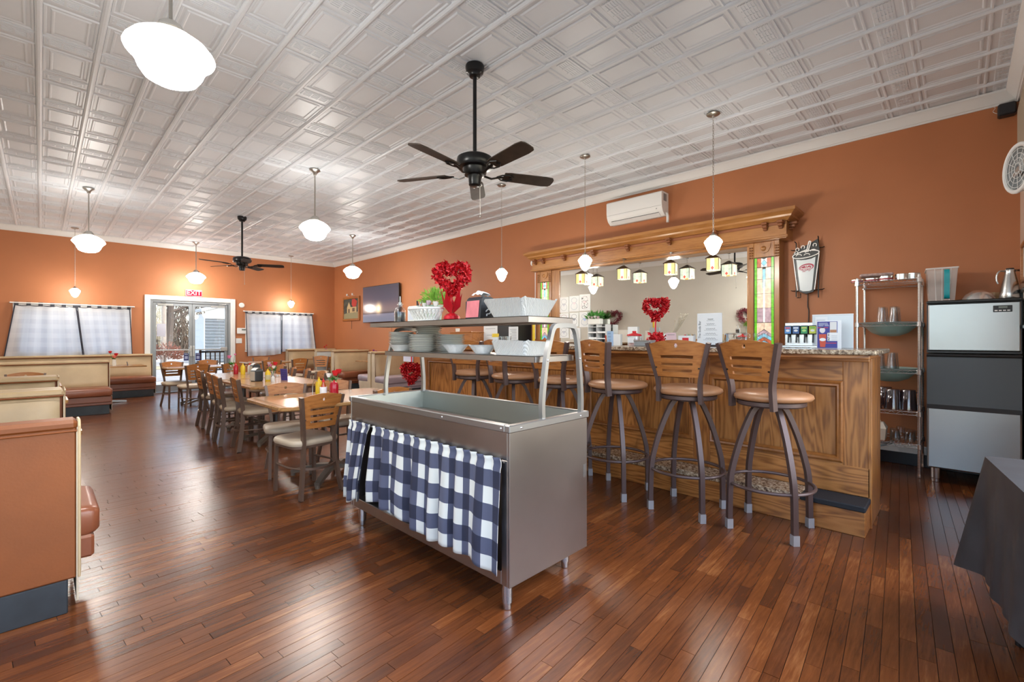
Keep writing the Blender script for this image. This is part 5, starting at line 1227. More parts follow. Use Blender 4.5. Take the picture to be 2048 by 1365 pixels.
for i, (dx, dy) in enumerate(((-.08,.05),(-.07,-.04),(.02,.05),(.03,-.05))):
    tumbler('tumbler', (5.79+dx,.52+dy,.985-.010), .17, .042, .030, ('front left','front right','rear left','rear right')[i]+' upturned clear tumbler in the lower green glass bowl', 'tumblers in the lower bowl')
M_smoke = clear('smoky_plastic', (.62,.56,.60), .16, .05, alpha=.12, col=(.12,.1,.12))
for i, (x, y, a) in enumerate(((5.72,.62,-120),(5.72,.47,-60),(5.75,.36,-60),(5.95,.55,-100))):
    tumbler('pitcher', (x,y,.604), .19, .068, .056, ['smoky plastic pitcher behind the bar end, left of the shelf','smoky plastic pitcher in the middle of the shelf','smoky plastic pitcher nearest the ice machine','smoky plastic pitcher at the rear of the shelf'][i], 'smoky pitchers on the wire shelf', True, M_smoke, R(a))
for i, (x, y, a) in enumerate(((5.69,.45,-90),(5.69,.345,-80),(5.81,.465,-100),(5.82,.345,-70),(5.95,.43,-90))):
    tumbler('glass_mug', (x,y,.304), .105, .040, .036, ('front glass mug next to the takeout carton','front glass mug nearest the right shelf post','second row glass mug, left one, on the lowest wire shelf','second row glass mug, right one, on the lowest wire shelf','rearmost glass mug on the lowest wire shelf')[i], 'glass mugs on the lowest shelf', True, None, R(a))
tk = empty('takeout_carton', (5.72,.585,.304), 0, 'beige takeout carton with folded handle on the lowest wire shelf', 'carton')
m = MB(); m.add([(-.07,-.06,0),(.07,-.06,0),(.07,.06,0),(-.07,.06,0),(-.08,-.07,.11),(.08,-.07,.11),(.08,.07,.11),(-.08,.07,.11)], [(3,2,1,0),(0,1,5,4),(1,2,6,5),(2,3,7,6),(3,0,4,7),(4,5,6,7)]); m.build('carton_body', pbr('beige_card', (.66,.56,.44), .8), tk, 0)
m = MB(); m.add([(-.08,-.072,.11),(.08,-.072,.11),(.08,.072,.11),(-.08,.072,.11),(-.03,-.045,.165),(.03,-.045,.165),(.03,.045,.165),(-.03,.045,.165)], [(0,1,5,4),(1,2,6,5),(2,3,7,6),(3,0,4,7),(4,5,6,7)]); m.build('carton_lid', pbr('cream_card', (.75,.69,.58), .8), tk, 0)
m = MB(); m.prism([(-.03,.16),(.03,.16),(.02,.185),(-.02,.185)], -.004, .004, 'x'); m.build('carton_handle', pbr('cream_card', (.75,.69,.58), .8), tk, 0)
rc = MB(); rc.cbox(-.03,.03,-.03,.03,0,.12,.006); rc.build('red_carton', M_redl, None, 0, 'red carton mostly hidden behind the bar end', 'carton', loc=(5.74,.69,.304))
# round tins on the top shelf
M_tin = pbr('tin_plate', (.60,.58,.55), .25, 1)
for i, (x, y, z, r, h, c, lab) in enumerate(((5.70,.40,1.838,.052,.055,0,'plain steel lidded tin at the right of the top shelf, front'),(5.74,.325,1.838,.050,.06,0,'plain steel lidded tin nearest the right post of the top shelf'),(5.70,.52,1.838,.055,.045,1,'steel tin with a red band in the middle of the top shelf'),(5.72,.63,1.838,.058,.035,2,'flat pink patterned tin at the left of the top shelf'),(5.70,.745,1.838,.05,.03,2,'flat pink tin sticking out past the left post'))):
    t = empty('round_tin', (x,y,z), 0, lab, 'tin', 'round tins on the wire shelf')
    MB().lathe([(0,0),(r,0),(r,h*.7),(0,h*.7)], 24).build('tin_body', [M_tin, M_tin, pbr('pink_tin', (.55,.32,.30), .35, .3)][c], t)
    MB().lathe([(r+.002,h*.6),(r+.002,h*.93),(r-.004,h),(0,h)], 24).build('tin_lid', M_tin, t)
    if c: MB().lathe([(r+.0008,h*.12),(r+.0008,h*.5)], 24).build('tin_band', pbr('red_band', (.35,.05,.06), .4), t)
m = MB(); m.cbox(-.10,.10,-.13,.13,0,.028,.012); m.build('long_flat_tin', pbr('floral_tin', (.50,.36,.33), .4, .2, noise=.4, nscale=40), None, 0, 'long flat floral tin lying across the round tins', 'tin', loc=(5.74,.60,1.885), rz=R(8))
# hoses
hs = empty('drain_hoses', (5.5,.62,.0), 0, 'bundle of pale drain hoses curving out behind the bar', 'hose')
for k, (dz, cc) in enumerate(((0,(.45,.52,.55)),(.02,(.35,.48,.42)),(.04,(.52,.52,.54)))):
    m = MB(); m.tube(smoothpath([(-.55,.36,.05+dz),(-.2,.16,.16+dz),(.1,-.02,.235+dz*.6),(.35,-.10,.235+dz*.4),(.58,-.12,.22+dz*.4)],6), .011, 8); m.build('hose', pbr('hose_%d' % k, cc, .35), hs)
# draped table at the right edge
dt = empty('draped_table', (2.69,-.215,0), R(7.5), 'low table under a black cloth at the right edge', 'table')
for x in (-.28,.16):
    for y in (-.06,.02): m = MB(); m.cyl(x,y,0,.71,.014,10); m.build('leg', M_blackm, dt)
MB().cbox(-.33,.35,-.085,.085,.71,.735,.006).build('table_top', M_blackm, dt, 0)
def drape_mat(): return pbr('black_table_cloth', (.035,.036,.042), .55, noise=.25, nscale=6, bump=.15, bscale=25)
cl = MB(); pts = []
px = rrect(-.34,.36,-.09,.095,.025,5)
nseg = 120
def per(u):
    L = [0]; P = px+[px[0]]
    for i in range(len(px)): L.append(L[-1]+math.dist(P[i],P[i+1]))
    d = u*L[-1]
    for i in range(len(px)):
        if L[i+1] >= d: t = (d-L[i])/max(1e-9,L[i+1]-L[i]); return (P[i][0]+(P[i+1][0]-P[i][0])*t, P[i][1]+(P[i+1][1]-P[i][1])*t)
    return P[0]
rows = [0,.02,.12,.3,.5,.7,.85,1]
for v_ in rows:
    for k in range(nseg):
        x, y = per(k/nseg)
        cor = math.exp(-((x-.36)**2+(y-.095)**2)/.0035)
        drop = .52+.04*cor; fl_ = v_*(.006*math.sin(k*.62)+.006*math.sin(k*.31+1)) + v_*.02
        nx = max(-1,min(1,x/.35))**5; ny = max(-1,min(1,y/.095))**3
        cl.v.append((x+nx*fl_+v_*cor*.06, max(-.095, y+ny*fl_+v_*cor*.07), .741-drop*v_))
for j in range(len(rows)-1):
    for k in range(nseg): k2 = (k+1) % nseg; cl.f.append((j*nseg+k2, j*nseg+k, j*nseg+nseg+k, j*nseg+nseg+k2))
cl.f.append(tuple(range(nseg)))
co = cl.build('tablecloth', drape_mat(), None, 50, 'black cloth draped with a flared corner over the table at right', 'tablecloth', loc=(2.69,-.215,0), rz=R(7.5))
# ------------------------------------------------------------------ things on the cart
SU = SZ1+.052; SL = SZ2+.02
bt = empty('dressing_bottle', (1.85, 2.96, SU), 0, 'glass cruet of dark dressing with a pour spout on the cart shelf', 'bottle')
MB().lathe([(0,.004),(.036,.004),(.037,.06),(.037,.078),(0,.078)], 20).build('dark_dressing', pbr('dark_syrup', (.006,.005,.008), .1), bt)
MB().lathe([(0,0),(.040,0),(.042,.006),(.042,.085),(.034,.105),(.016,.118),(.015,.128),(.022,.132),(.022,.14),(.014,.142)], 20).build('glass_body', M_glass, bt)
m = MB(); m.lathe([(.013,.13),(.012,.15),(.005,.155),(.0045,.195),(0,.196)], 10); m.build('pour_spout', M_alu, bt)
cc = empty('cutlery_canister', (1.92, 2.83, SU), 0, 'square white canister holding cutlery on the cart shelf', 'canister')
m = MB(); m.cbox(-.055,.055,-.062,.062,0,.12,.010); m.build('canister_body', pbr('white_enamel', (.76,.74,.68), .3), cc, 0)
m = MB(); m.box(-.0565,-.0552,-.045,.045,.02,.085); m.build('label_panel', pbr('pale_blue_print', (.60,.62,.66), .5), cc, 0)
rr = random.Random(5)
for k in range(7):
    x, y = rr.uniform(-.035,.035), rr.uniform(-.045,.045); m = MB(); tx, ty = rr.uniform(-.015,.015), rr.uniform(-.02,.02)
    m.bar((x,y,.10),(x+tx,y+ty,.14+rr.random()*.03),.011,.003); m.build('cutlery_handle', M_alu if k % 2 else pbr('dark_handle', (.05,.035,.03), .5), cc, 0)
bb_ = empty('lattice_basket', (1.80, 2.56, SU), 0, 'white ceramic lattice basket in front of the canister on the cart', 'basket')
m = MB(); n = 26
def bk_pt(a, v): r0, r1 = (.062,.11), (.105,.155); return ((r0[0]+(r1[0]-r0[0])*v)*math.cos(a)*.8, (r0[1]+(r1[1]-r0[1])*v)*math.sin(a), .006+.074*v)
for k in range(n):
    a = 2*math.pi*k/n
    for s in (-1,1): m.ribbon([bk_pt(a,0),bk_pt(a+s*.12,.5),bk_pt(a+s*.24,1)], .010, .005, (math.cos(a),math.sin(a),.3))
m.build('lattice', M_china, bb_, 40)
m = MB(); m.tube([bk_pt(2*math.pi*k/40,1.03) for k in range(40)], .008, 8, closed=True); m.build('rim', M_china, bb_); m = MB(); m.tube([bk_pt(2*math.pi*k/40,0) for k in range(40)], .006, 6, closed=True); m.add([bk_pt(2*math.pi*k/40,0) for k in range(40)], [tuple(range(40))]); m.build('base', M_china, bb_)
def topiary(x, y, z, s, h, label, foil, par_mat=M_red, seed=1, rz=0.0, face=R(0)):
    t = empty('heart_topiary', (x,y,z), face, label, 'decoration', 'red heart topiaries')
    o = heart_leaves(s, s*.34, int(900), s*.24, seed, None).build('leaves', M_redl, t, 0, kind='stuff'); o.location = (0,0,h)
    o2 = heart_leaves(s, s*.38, int(550), s*.26, seed+9, None).build('foil_leaves', M_red, t, 0, kind='stuff'); o2.location = (0,0,h)
    m = MB(); m.tube([(0,*heart_pt(2*math.pi*k/30,s)) for k in range(30)], s*.08, 6, closed=True); q = m.build('heart_form', M_red, t); q.location = (0,0,h)
    MB().cyl(0,0,.02,h-s*.9,.007,8).build('stem', M_redl, t)
    if foil:
        m = MB()
        for k in range(5):
            a = 2*math.pi*k/5+.3; c, sn = math.cos(a), math.sin(a); L = .135+.03*(k % 2)
            m.add([(.012*c,.012*sn,.045),(.045*c-.035*sn,.045*sn+.035*c,.09),(.075*c,.075*sn,L+.05),(.045*c+.035*sn,.045*sn-.035*c,.09),(.03*c,.03*sn,.085)], [(0,1,4),(1,2,4),(2,3,4),(3,0,4)])
        m.build('foil_wrap', pbr('red_foil_wrap', (.55,.01,.02), .25, .3), t, 0)
        m = MB(); m.lathe([(.04,0),(.055,.01),(.05,.03),(.03,.045),(.015,.05)], 14); m.build('foil_base', pbr('red_foil_wrap', (.55,.01,.02), .25, .3), t, 30)
    else: heart_leaves(.05, .05, 200, .04, seed+4, None).build('base_leaves', M_redl, t, 0, kind='stuff').location = (0,0,.06)
    return t
topiary(1.85, 2.35, SU, .098, .275, 'red foil heart topiary standing on the serving cart shelf', True, face=R(42))
np_ = empty('napkin_dispenser', (1.87, 2.10, SU), R(0), 'black napkin dispenser with a pink front and napkin on top', 'napkin dispenser')
m = MB(); m.prism([(-.065,0),(.065,0),(.06,.10),(.045,.128),(.02,.135),(-.035,.135),(-.052,.12)], -.075, .06, 'y'); m.build('shell', pbr('charcoal_plastic', (.028,.032,.038), .45), np_, 30)
m = MB(); m.add([(-.067,.055,.012),(-.067,-.06,.012),(-.056,-.06,.112),(-.056,.055,.112)], [(3,2,1,0)]); m.build('front_ad_panel', pbr('pink_panel', (.70,.20,.22), .35, noise=.15, nscale=12), np_, 0)
m = MB(); m.prism([(-.062,.06),(.0,.06),(.062,.06),(.058,.085),(-.05,.075)], .0, .11, 'z'); m.build('chrome_side', M_alu, np_, 0)
m = MB(); m.ribbon(smoothpath([(.02,.012,.03),(-.0,.012,.055),(-.018,.012,.075),(-.03,.012,.06),(-.02,.012,.035)],3), .008, .002, (1,0,0)); m = MB()
m.tube(smoothpath([(-.02,-.0765,.045),(.0,-.0765,.06),(.018,-.0765,.05),(.012,-.0765,.035),(-.012,-.0765,.03),(-.012,-.0765,.02)],4), .004, 5); m.build('arrow_mark', M_paper, np_)
m = MB()
def nap(u, v): a = (u-.5)*2; return (-.03+.07*v+.006*math.sin(9*v), a*.045+.01*math.sin(v*5), .133+.042*math.sin(math.pi*(.15+.75*v))*(1-.35*a*a)+.004*math.sin(u*14))
m.grid(nap, 12, 10); m.uv = None; m.build('napkin', M_paper, np_, 60)
wb = empty('white_basket', (1.88, 1.77, SU), R(-2), 'white flared rectangular basket with papers on the cart shelf', 'basket')
def tray(t, a0, b0, a1, b1, h, mat, name='basket_wall'):
    m = MB(); lo = rrect(-a0,a0,-b0,b0,.02,4); hi = rrect(-a1,a1,-b1,b1,.03,4); li = rrect(-a0+.006,a0-.006,-b0+.006,b0-.006,.02,4); hi2 = rrect(-a1+.008,a1-.008,-b1+.008,b1-.008,.03,4); n = len(lo)
    wav = lambda k: .006*math.sin(k*1.57)
    vs = [(*p,0) for p in lo]+[(*p,h+wav(i)) for i, p in enumerate(hi)]+[(*p,h+wav(i)) for i, p in enumerate(hi2)]+[(*p,.008) for p in li]
    fs = [tuple(range(n))[::-1]]+[(j*n+k,j*n+(k+1)%n,j*n+n+(k+1)%n,j*n+n+k) for j in range(3) for k in range(n)]+[tuple(3*n+k for k in range(n))]
    m.add(vs, fs); return m.build(name, mat, t, 50)
def weave_mat():
    m, nt, b = newmat('white_woven'); N = nt.nodes; L = nt.links
    tc = N.new('ShaderNodeTexCoord'); wv = N.new('ShaderNodeTexWave'); wv.inputs['Scale'].default_value = 55; wv.inputs['Distortion'].default_value = 3; wv.bands_direction = 'DIAGONAL'
    L.new(tc.outputs['Object'], wv.inputs['Vector']); bp = N.new('ShaderNodeBump'); bp.inputs['Strength'].default_value = .6; bp.inputs['Distance'].default_value = .004
    L.new(wv.outputs['Fac'], bp.inputs['Height']); L.new(bp.outputs['Normal'], b.inputs['Normal']); b.inputs['Base Color'].default_value = (.58,.565,.53,1); b.inputs['Roughness'].default_value = .5; return m
M_weave = weave_mat()
tray(wb, .10, .12, .145, .165, .10, M_weave)
for k in range(5):
    m = MB(); m.obox((0.01*k-.02,.05-.03*k,.085+.004*k), (Vector((1,.1*k,.1)).normalized(), Vector((-.1*k,1,.2)).normalized(), (0,-.2,1)), (.05,.035,.0006)); m.build('paper_slip', M_paper, wb, 0)
pp = empty('flower_pot', (1.98, 2.71, SU), 0, 'pale green pot of lime foliage and pale roses behind the basket', 'potted plant')
MB().lathe([(0,0),(.045,0),(.058,.12),(.062,.125),(.055,.125),(0,.11)], 20).build('pot', M_pot, pp)
m = MB(); rr = random.Random(8)
for k in range(420):
    a, e = rr.uniform(0,6.28), rr.uniform(.1,1.5); d = Vector((math.cos(a)*math.cos(e),math.sin(a)*math.cos(e),math.sin(e))); c = Vector((0,0,.13))+d*rr.uniform(.03,.11); u = d.cross(Vector((rr.random(),rr.random(),.3))).normalized(); L = rr.uniform(.02,.04)
    m.add([c-d*.005, c+u*.004+d*L*.5, c+d*L, c-u*.004+d*L*.5], [(0,1,2,3)])
m.build('foliage', M_lime, pp, 0, kind='stuff')
def rose(parent, loc, r, mat, name='rose'):
    m = MB(); rr = random.Random(int(loc[0]*999)+int(loc[2]*99))
    for k in range(9):
        a = k*2.4; q = r*(.25+.08*k); m.grid(lambda u, v, a=a, q=q: (q*math.cos(a+(u-.5)*1.9)*(.55+.5*v), q*math.sin(a+(u-.5)*1.9)*(.55+.5*v), r*(-.7+1.25*v*(1-.25*(2*u-1)**2))-q*.25), 4, 3)
    m.uv = None; o = m.build(name, mat, parent, 60); o.location = loc; return o
M_lil = pbr('lilac_petal', (.62,.45,.52), .6)
for k, (x, y, z) in enumerate(((-.06,.04,.13),(-.07,-.02,.145),(-.05,-.075,.135),(-.02,.07,.14))): rose(pp, (x,y,z), .026, M_lil if k == 1 else M_whitef)
# crockery on the lower shelf
pm = MB(); pm.lathe([(0,0),(.062,0),(.068,.003),(.0925,.012),(.0945,.0135),(.0925,.0148),(.066,.006),(0,.004)], 30); plate_me = pm.mesh('dish', M_china, 40)
rm = MB(); rm.tube([(.0943*math.cos(2*math.pi*k/30),.0943*math.sin(2*math.pi*k/30),  .0138) for k in range(30)], .0010, 5, closed=True); rim_me = rm.mesh('rim_band', M_rimg)
pb_ = MB(); pb_.lathe([(0,0),(.055,0),(.06,.004),(.088,.045),(.091,.047),(.086,.046),(.056,.008),(0,.006)], 30); bowl_me = pb_.mesh('dish', M_china, 40)
ORD = 'first second third fourth fifth sixth seventh eighth ninth tenth eleventh twelfth thirteenth fourteenth fifteenth'.split()
def stack(x, y, n, pitch, label, group, z0=SL, tilt=0, base=True):
    for k in range(n):
        t = empty('dinner_plate', (x+.002*math.sin(k*2.1), y+.002*math.cos(k*1.7), z0+k*pitch), 0, 'white dark-rimmed plate, %s from the top of the %s' % (ORD[n-1-k], label), 'plate', group)
        if tilt: t.rotation_euler = (tilt*math.sin(k*1.3), tilt, 0)
        part('dish', plate_me, t); part('rim_band', rim_me, t)
def bowl(x, y, z, label): t = empty('china_bowl', (x,y,z), 0, label, 'bowl', 'china bowls on the cart'); part('dish', bowl_me, t)
bowl(1.828, 2.90, SL, 'white china bowl at the left end of the lower cart shelf, under the plates')
stack(1.828, 2.90, 8, .011, 'leftmost stack on the cart', 'plates in the left stack', SL+.046)
stack(1.822, 2.635, 10, .0115, 'front middle stack on the cart', 'plates in the front stack')
stack(1.965, 2.765, 15, .0115, 'tall rear stack on the cart', 'plates in the tall rear stack', tilt=.03)
stack(1.962, 2.50, 10, .0115, 'right stack on the cart', 'plates in the right stack')
M_cut = pbr('cut_glass', (.72,.72,.70), .12, coat=.5, noise=.12, nscale=40)
for x, y, lab in ((1.83, 2.29, 'white oval glass dish beside the plates on the lower cart shelf'), (1.83, 2.03, 'white oval glass dish between dish and basket on the lower cart shelf')):
    t = empty('oval_dish', (x,y,SL), 0, lab, 'dish', 'oval dishes on the cart'); m = MB(); n = 28
    def od(a, f, r, z): w = 1+f*.05*math.cos(8*a); return (r*.75*w*math.cos(a), r*1.15*w*math.sin(a), z)
    lay = [(.045,0,0),(.05,0,.004),(.075,.6,.035),(.092,1,.052),(.086,1,.050),(.046,0,.008)]
    for r, f, z in lay: m.v += [od(2*math.pi*k/n,f,r,z) for k in range(n)]
    m.f += [tuple(range(n))[::-1]]+[(j*n+k,j*n+(k+1)%n,j*n+n+(k+1)%n,j*n+n+k) for j in range(len(lay)-1) for k in range(n)]+[tuple((len(lay)-1)*n+k for k in range(n))]
    m.build('dish_wall', M_cut, t, 50); m = MB(); m.lathe([(.042,0),(.044,.003)], 24, sx=.75, sy=1.15); m.build('foot_ring', M_cut, t)
t = empty('woven_tray', (1.875, 1.765, SL), 0, 'white woven rectangular tray on the lower cart shelf', 'tray'); tray(t, .09, .115, .105, .14, .078, M_weave)

# ------------------------------------------------------------------ things on the bar and back bar
CT_ = 1.207
topiary(4.28, 2.18, CT_, .105, .37, 'red heart topiary standing on the granite bar before the mirror', False, seed=21, face=R(27))
cj = empty('candy_jar', (4.2, 2.37, CT_), 0, 'clear candy jar with red lid and pale label on the bar', 'jar')
MB().lathe([(0,0),(.055,0),(.062,.008),(.066,.09),(.06,.10)], 24).build('jar_glass', M_glass, cj); MB().lathe([(0,.004),(.05,.004),(.055,.06),(0,.07)], 18).build('sweets', pbr('pale_sweets', (.6,.4,.38), .6, noise=.5, nscale=60), cj)
MB().lathe([(.07,.098),(.075,.10),(.07,.115),(.03,.125),(.018,.13),(.02,.148),(0,.15)], 24).build('lid', M_redl, cj)
m = MB(); m.box(-.069,-.067,-.035,.035,.03,.085); m.build('label_card', M_paper, cj, 0)
gb = empty('metal_tray_box', (4.02, 2.16, CT_), 0, 'low grey metal box on the bar beside the candy jar', 'box')
MB().cbox(-.06,.06,-.08,.08,0,.055,.006).build('box_body', pbr('grey_metal', (.34,.37,.39), .4, .5), gb, 0); MB().cbox(-.064,.064,-.084,.084,.045,.058,.003).build('box_lip', M_alu, gb, 0)
ms = empty('soda_menu_board', (4.25, 1.65, CT_), R(0), 'white menu board headed with vertical lettering, standing on the bar', 'sign')
m = MB(); m.cbox(.027,.033,-.112,.112,.012,.305,.001); m.build('board', M_paper, ms, 0)
ink = pbr('black_ink', (.03,.03,.035), .7)
lettering('The Soda Bar', .030, ink, ms, (.0262,.088,.155), (R(90),R(-90),R(-90)), bold=False)
for k in range(5):
    z = .25-k*.044; m = MB(); w_ = (.035,.05,.058,.064,.066)[k]; m.box(.0260,.0270,-.01-w_,-.01+w_,z-.014,z-.0125); m.build('menu_rule', ink, ms, 0)
    m = MB(); n = 14; m.tube([(.0262, -.01+w_*.7-(1.4*w_*i/n), z+.006*math.sin(i*1.9+k)+.003*math.sin(i*3.1)) for i in range(n+1)], .0011, 4); m.build('script_line', ink, ms)
m = MB(); m.cbox(-.03,.05,-.115,.115,0,.016,.003); m.build('board_foot', M_black, ms, 0)
so = empty('soda_dispenser', (4.24, .905, CT_), 0, 'soda dispenser with four coloured flavour heads on the bar', 'soda dispenser')
MB().cbox(-.02,.11,-.12,.12,0,.20,.004).build('tower', M_steel2, so, 0); MB().cbox(-.11,-.02,-.12,.12,0,.02,.004).build('drip_tray', M_steel2, so, 0)
for k, (c1, c2, l1) in enumerate((((.08,.25,.55),(.55,.10,.12),''),((.03,.10,.28),(.6,.62,.68),''),((.03,.30,.10),(.5,.55,.12),''),((.55,.60,.05),(.15,.42,.05),''))):
    y = .085-k*.056
    hd = MB().cbox(-.075,-.018,y-.026,y+.026,.105,.175,.004).build('flavour_head', M_black, so, 0)
    flat('flavour_label', [(y-.022,.112),(y+.022,.112),(y+.022,.168),(y-.022,.168)], -.0755, c1, hd, .35)
    flat('label_stripe', [(y-.017,.150),(y+.017,.150),(y+.017,.163),(y-.017,.163)], -.0768, c2, hd, .35)
    flat('label_mark', ell(y,.135,.014,.009,0,12), -.0768, (.75,.75,.75) if k != 2 else (.4,.7,.2), hd, .35)
    MB().bar((-.05,y,.105),(-.062,y,.04),.010,.014).build('lever', M_black, hd, 0)
    MB().cyl(-.035,y,.085,.105,.010,10).build('nozzle', M_black, hd)
po = empty('drinks_poster', (4.05, .70, CT_), R(0), 'blue drinks poster card with a red cup and numbers 1 and 2', 'poster')
def PO(name, y0, y1, z0, z1, col, x=-.003): return flat(name, [(-y0,z0),(-y1,z0),(-y1,z1),(-y0,z1)], x, col, po, .5)
MB().cbox(0,.006,-.078,.073,0,.205,.001).build('card', M_paper, po, 0)
MB().box(-.003,0,-.055,.068,.003,.198).build('blue_field', pbr('poster_blue', (.05,.05,.28), .5), po, 0)
PO('photo_block', .01, .052, .10, .195, (.72,.70,.68), -.003); PO('number_block', -.005, .068, .055, .115, (.80,.80,.80), -.0045)
PO('food_picture', .012, .05, .117, .137, (.45,.20,.10), -.0045)
m = MB(); m.prism([(.058,.105),(.01,.105),(.018,.01),(.05,.01)], -.006, -.0045, 'x'); m.build('red_cup', pbr('poster_red', (.55,.07,.03), .4), po, 0)
m = MB(); m.prism(ell(.034,.065,.02,.012,0,14), -.0068, -.006, 'x'); m.build('cup_badge', M_paper, po, 0)
m = MB(); m.prism(ell(.036,.135,.018,.022,0,14), -.006, -.0045, 'x'); m.build('foam_swirl', pbr('poster_cream', (.75,.70,.70), .5), po, 0)
PO('red_bar', -.066, .0, .150, .156, (.5,.05,.12), -.0048); PO('red_bar', -.015, .05, .036, .042, (.5,.05,.12), -.0048)
for k in range(4): PO('text_line', -.06, -.03+.004*k, .165+k*.007, .168+k*.007, (.6,.62,.75), -.0048)
for k in range(4): PO('text_line', -.022, .005-.003*k, .165+k*.007, .168+k*.007, (.6,.62,.75), -.0048)
lettering('1', .030, ink, po, (-.0062,-.003,.098)); lettering('2', .030, ink, po, (-.0062,-.003,.069))
for k in range(3): PO('text_line', .02, .055, .062+k*.014, .065+k*.014, (.45,.45,.5), -.006)
pw = empty('white_splash_panel', (4.20, .70, CT_), 0, 'white plastic splash panel standing behind the drinks poster', 'panel')
MB().cbox(-.004,.004,-.13,.13,0,.255,.002).build('sheet', pbr('white_acrylic', (.66,.70,.72), .2), pw, 0); MB().cbox(-.006,.006,-.13,.13,.248,.258,.001).build('top_edge', M_white, pw, 0)
flat('taped_notice', [(.11,.15),(.03,.15),(.03,.24),(.11,.24)], -.005, (.80,.80,.80), pw)
for k in range(4): flat('notice_line', [(.10,.165+k*.016),(.045,.165+k*.016),(.045,.168+k*.016),(.10,.168+k*.016)], -.0065, (.35,.35,.4), pw)
# drawings taped to the mirror
dr_cols = [(.5,.5,.55),(.45,.6,.8),(.8,.55,.6),(.75,.35,.4),(.25,.25,.28),(.45,.55,.75)]
for k, (y, z, w_, h_) in enumerate(((4.66,1.83,.19,.25),(4.46,1.84,.19,.25),(4.26,1.85,.20,.26),(4.66,1.59,.19,.20),(4.46,1.585,.17,.22),(4.26,1.58,.20,.24),(4.66,1.38,.19,.18),(4.44,1.36,.2,.18))):
    xm = 5.99-.0499*(y-MIR[1])-.004
    pd = empty('coloring_page', (xm, y, z), R(2.86), 'taped colouring sheet on the mirror, %s' % ('top left','top middle with a blue head','top right with dotted outline','second row left with red motif','second row middle, small','second row right with blue heart','bottom left','bottom middle, half hidden')[k], 'drawing', 'colouring pages taped to the mirror')
    MB().box(-.0012,.0,-w_/2,w_/2,-h_/2,h_/2).build('sheet', M_paper, pd, 0)
    c = dr_cols[k % 6]; ol = pbr('outline_%d' % k, tuple(q*.6 for q in c), .8)
    m = MB(); m.tube([(-.002,w_*.28*math.cos(t),h_*.22+h_*.16*math.sin(t)) for t in [2*math.pi*i/20 for i in range(20)]], .002, 4, closed=True); m.tube([(-.002,w_*.32*math.cos(t),-h_*.16+h_*.22*math.sin(t)) for t in [2*math.pi*i/20 for i in range(20)]], .002, 4, closed=True); m.build('outline', ol, pd)
    q = MB(); q.prism([heart_pt(2*math.pi*i/20, w_*.16) for i in range(20)], -.003, -.0012, 'x'); q.build('coloured_heart', pbr('tint_%d' % k, tuple(min(1,q_*1.25) for q_ in ((.75,.6,.62) if k in (1,2) else c)), .8), pd, 0)
    if k == 2:
        q = MB(); rr = random.Random(4)
        for _ in range(26): y_, z_ = rr.uniform(-.06,.06), rr.uniform(-.1,.1); q.prism(ell(y_,z_,.006,.006,0,6), -.0035, -.0012, 'x')
        q.build('dots', ink, pd, 0)
# small things along the bar top and back counter
def card(x, y, z, w_, h_, th, mat, label, cat='card', rz=0, lean=0, name='menu_card', lines=0):
    t = empty(name, (x,y,z), rz, label, cat); m = MB(); m.obox((0,0,h_/2), (Vector((1,0,lean)).normalized(),(0,1,0),Vector((-lean,0,1)).normalized()), (th/2,w_/2,h_/2)); m.build('sheet', mat, t, 0)
    for k in range(lines):
        zz = h_*(.85-.7*k/max(1,lines)); q = MB(); q.box(-th/2-.0012-lean*(zz-h_/2),-th/2-lean*(zz-h_/2),-w_*.36,w_*(.36-.1*(k%3)),zz-.003,zz); q.build('text_line', ink, t, 0)
    return t
card(4.15,2.62,CT_,.05,.15,.04,pbr('pale_blue_box',(.35,.5,.7),.5),'slim blue and white box on the bar behind the third stool','box',name='slim_box',lines=3)
card(4.25,2.00,CT_,.10,.13,.004,pbr('pink_card',(.75,.55,.58),.6),'pink greeting card on the bar by the heart topiary','card',lean=.2,lines=1)
card(4.27,1.86,CT_,.14,.10,.05,M_white,'white tissue box with red mark on the bar','box',name='tissue_box')
MB().cbox(-.027,-.0252,-.03,.03,.05,.08,.0005).build('red_mark', M_redl, bpy.data.objects['tissue_box'], 0)
for k, (y, c) in enumerate(((1.90,(.6,.1,.1)),(1.865,(.2,.3,.2)),(1.83,(.45,.3,.15)))):
    m = MB(); m.lathe([(0,0),(.016,0),(.018,.06),(.009,.085),(.009,.11),(0,.112)], 12); m.build('sauce_bottle', pbr('sauce_%d' % k, c, .3), None, 40, ('red','dark green','brown')[k]+' sauce bottle behind the tissue box on the bar', 'bottle', 'sauce bottles on the bar', loc=(4.33,y,CT_))
fa = empty('dried_flower_vase', (4.33,2.06,CT_), 0, 'vase of pale dried flowers beside the heart topiary on the bar', 'vase')
MB().lathe([(0,0),(.03,0),(.035,.05),(.022,.09),(.026,.10)], 16).build('vase', M_pot, fa); m = MB(); rr = random.Random(2)
for k in range(26):
    a, l = rr.uniform(-2.6,-.9), rr.uniform(.10,.22); e = Vector((rr.uniform(-.3,.3)*l, math.sin(a)*l*.8, .09+l)); m.tube([(0,0,.08),tuple(e*.6),tuple(e)], .0015, 4); m.lathe([(0,-.008),(.007,-.003),(.008,.003),(0,.01)], 6, tuple(e))
m.build('dried_stems', pbr('dried_stem', (.55,.48,.36), .8), fa, 0, kind='stuff')
card(4.2,1.25,CT_,.09,.055,.004,M_paper,'small white tent card beside the menu board on the bar','card',lean=.3,lines=2,name='tent_card')
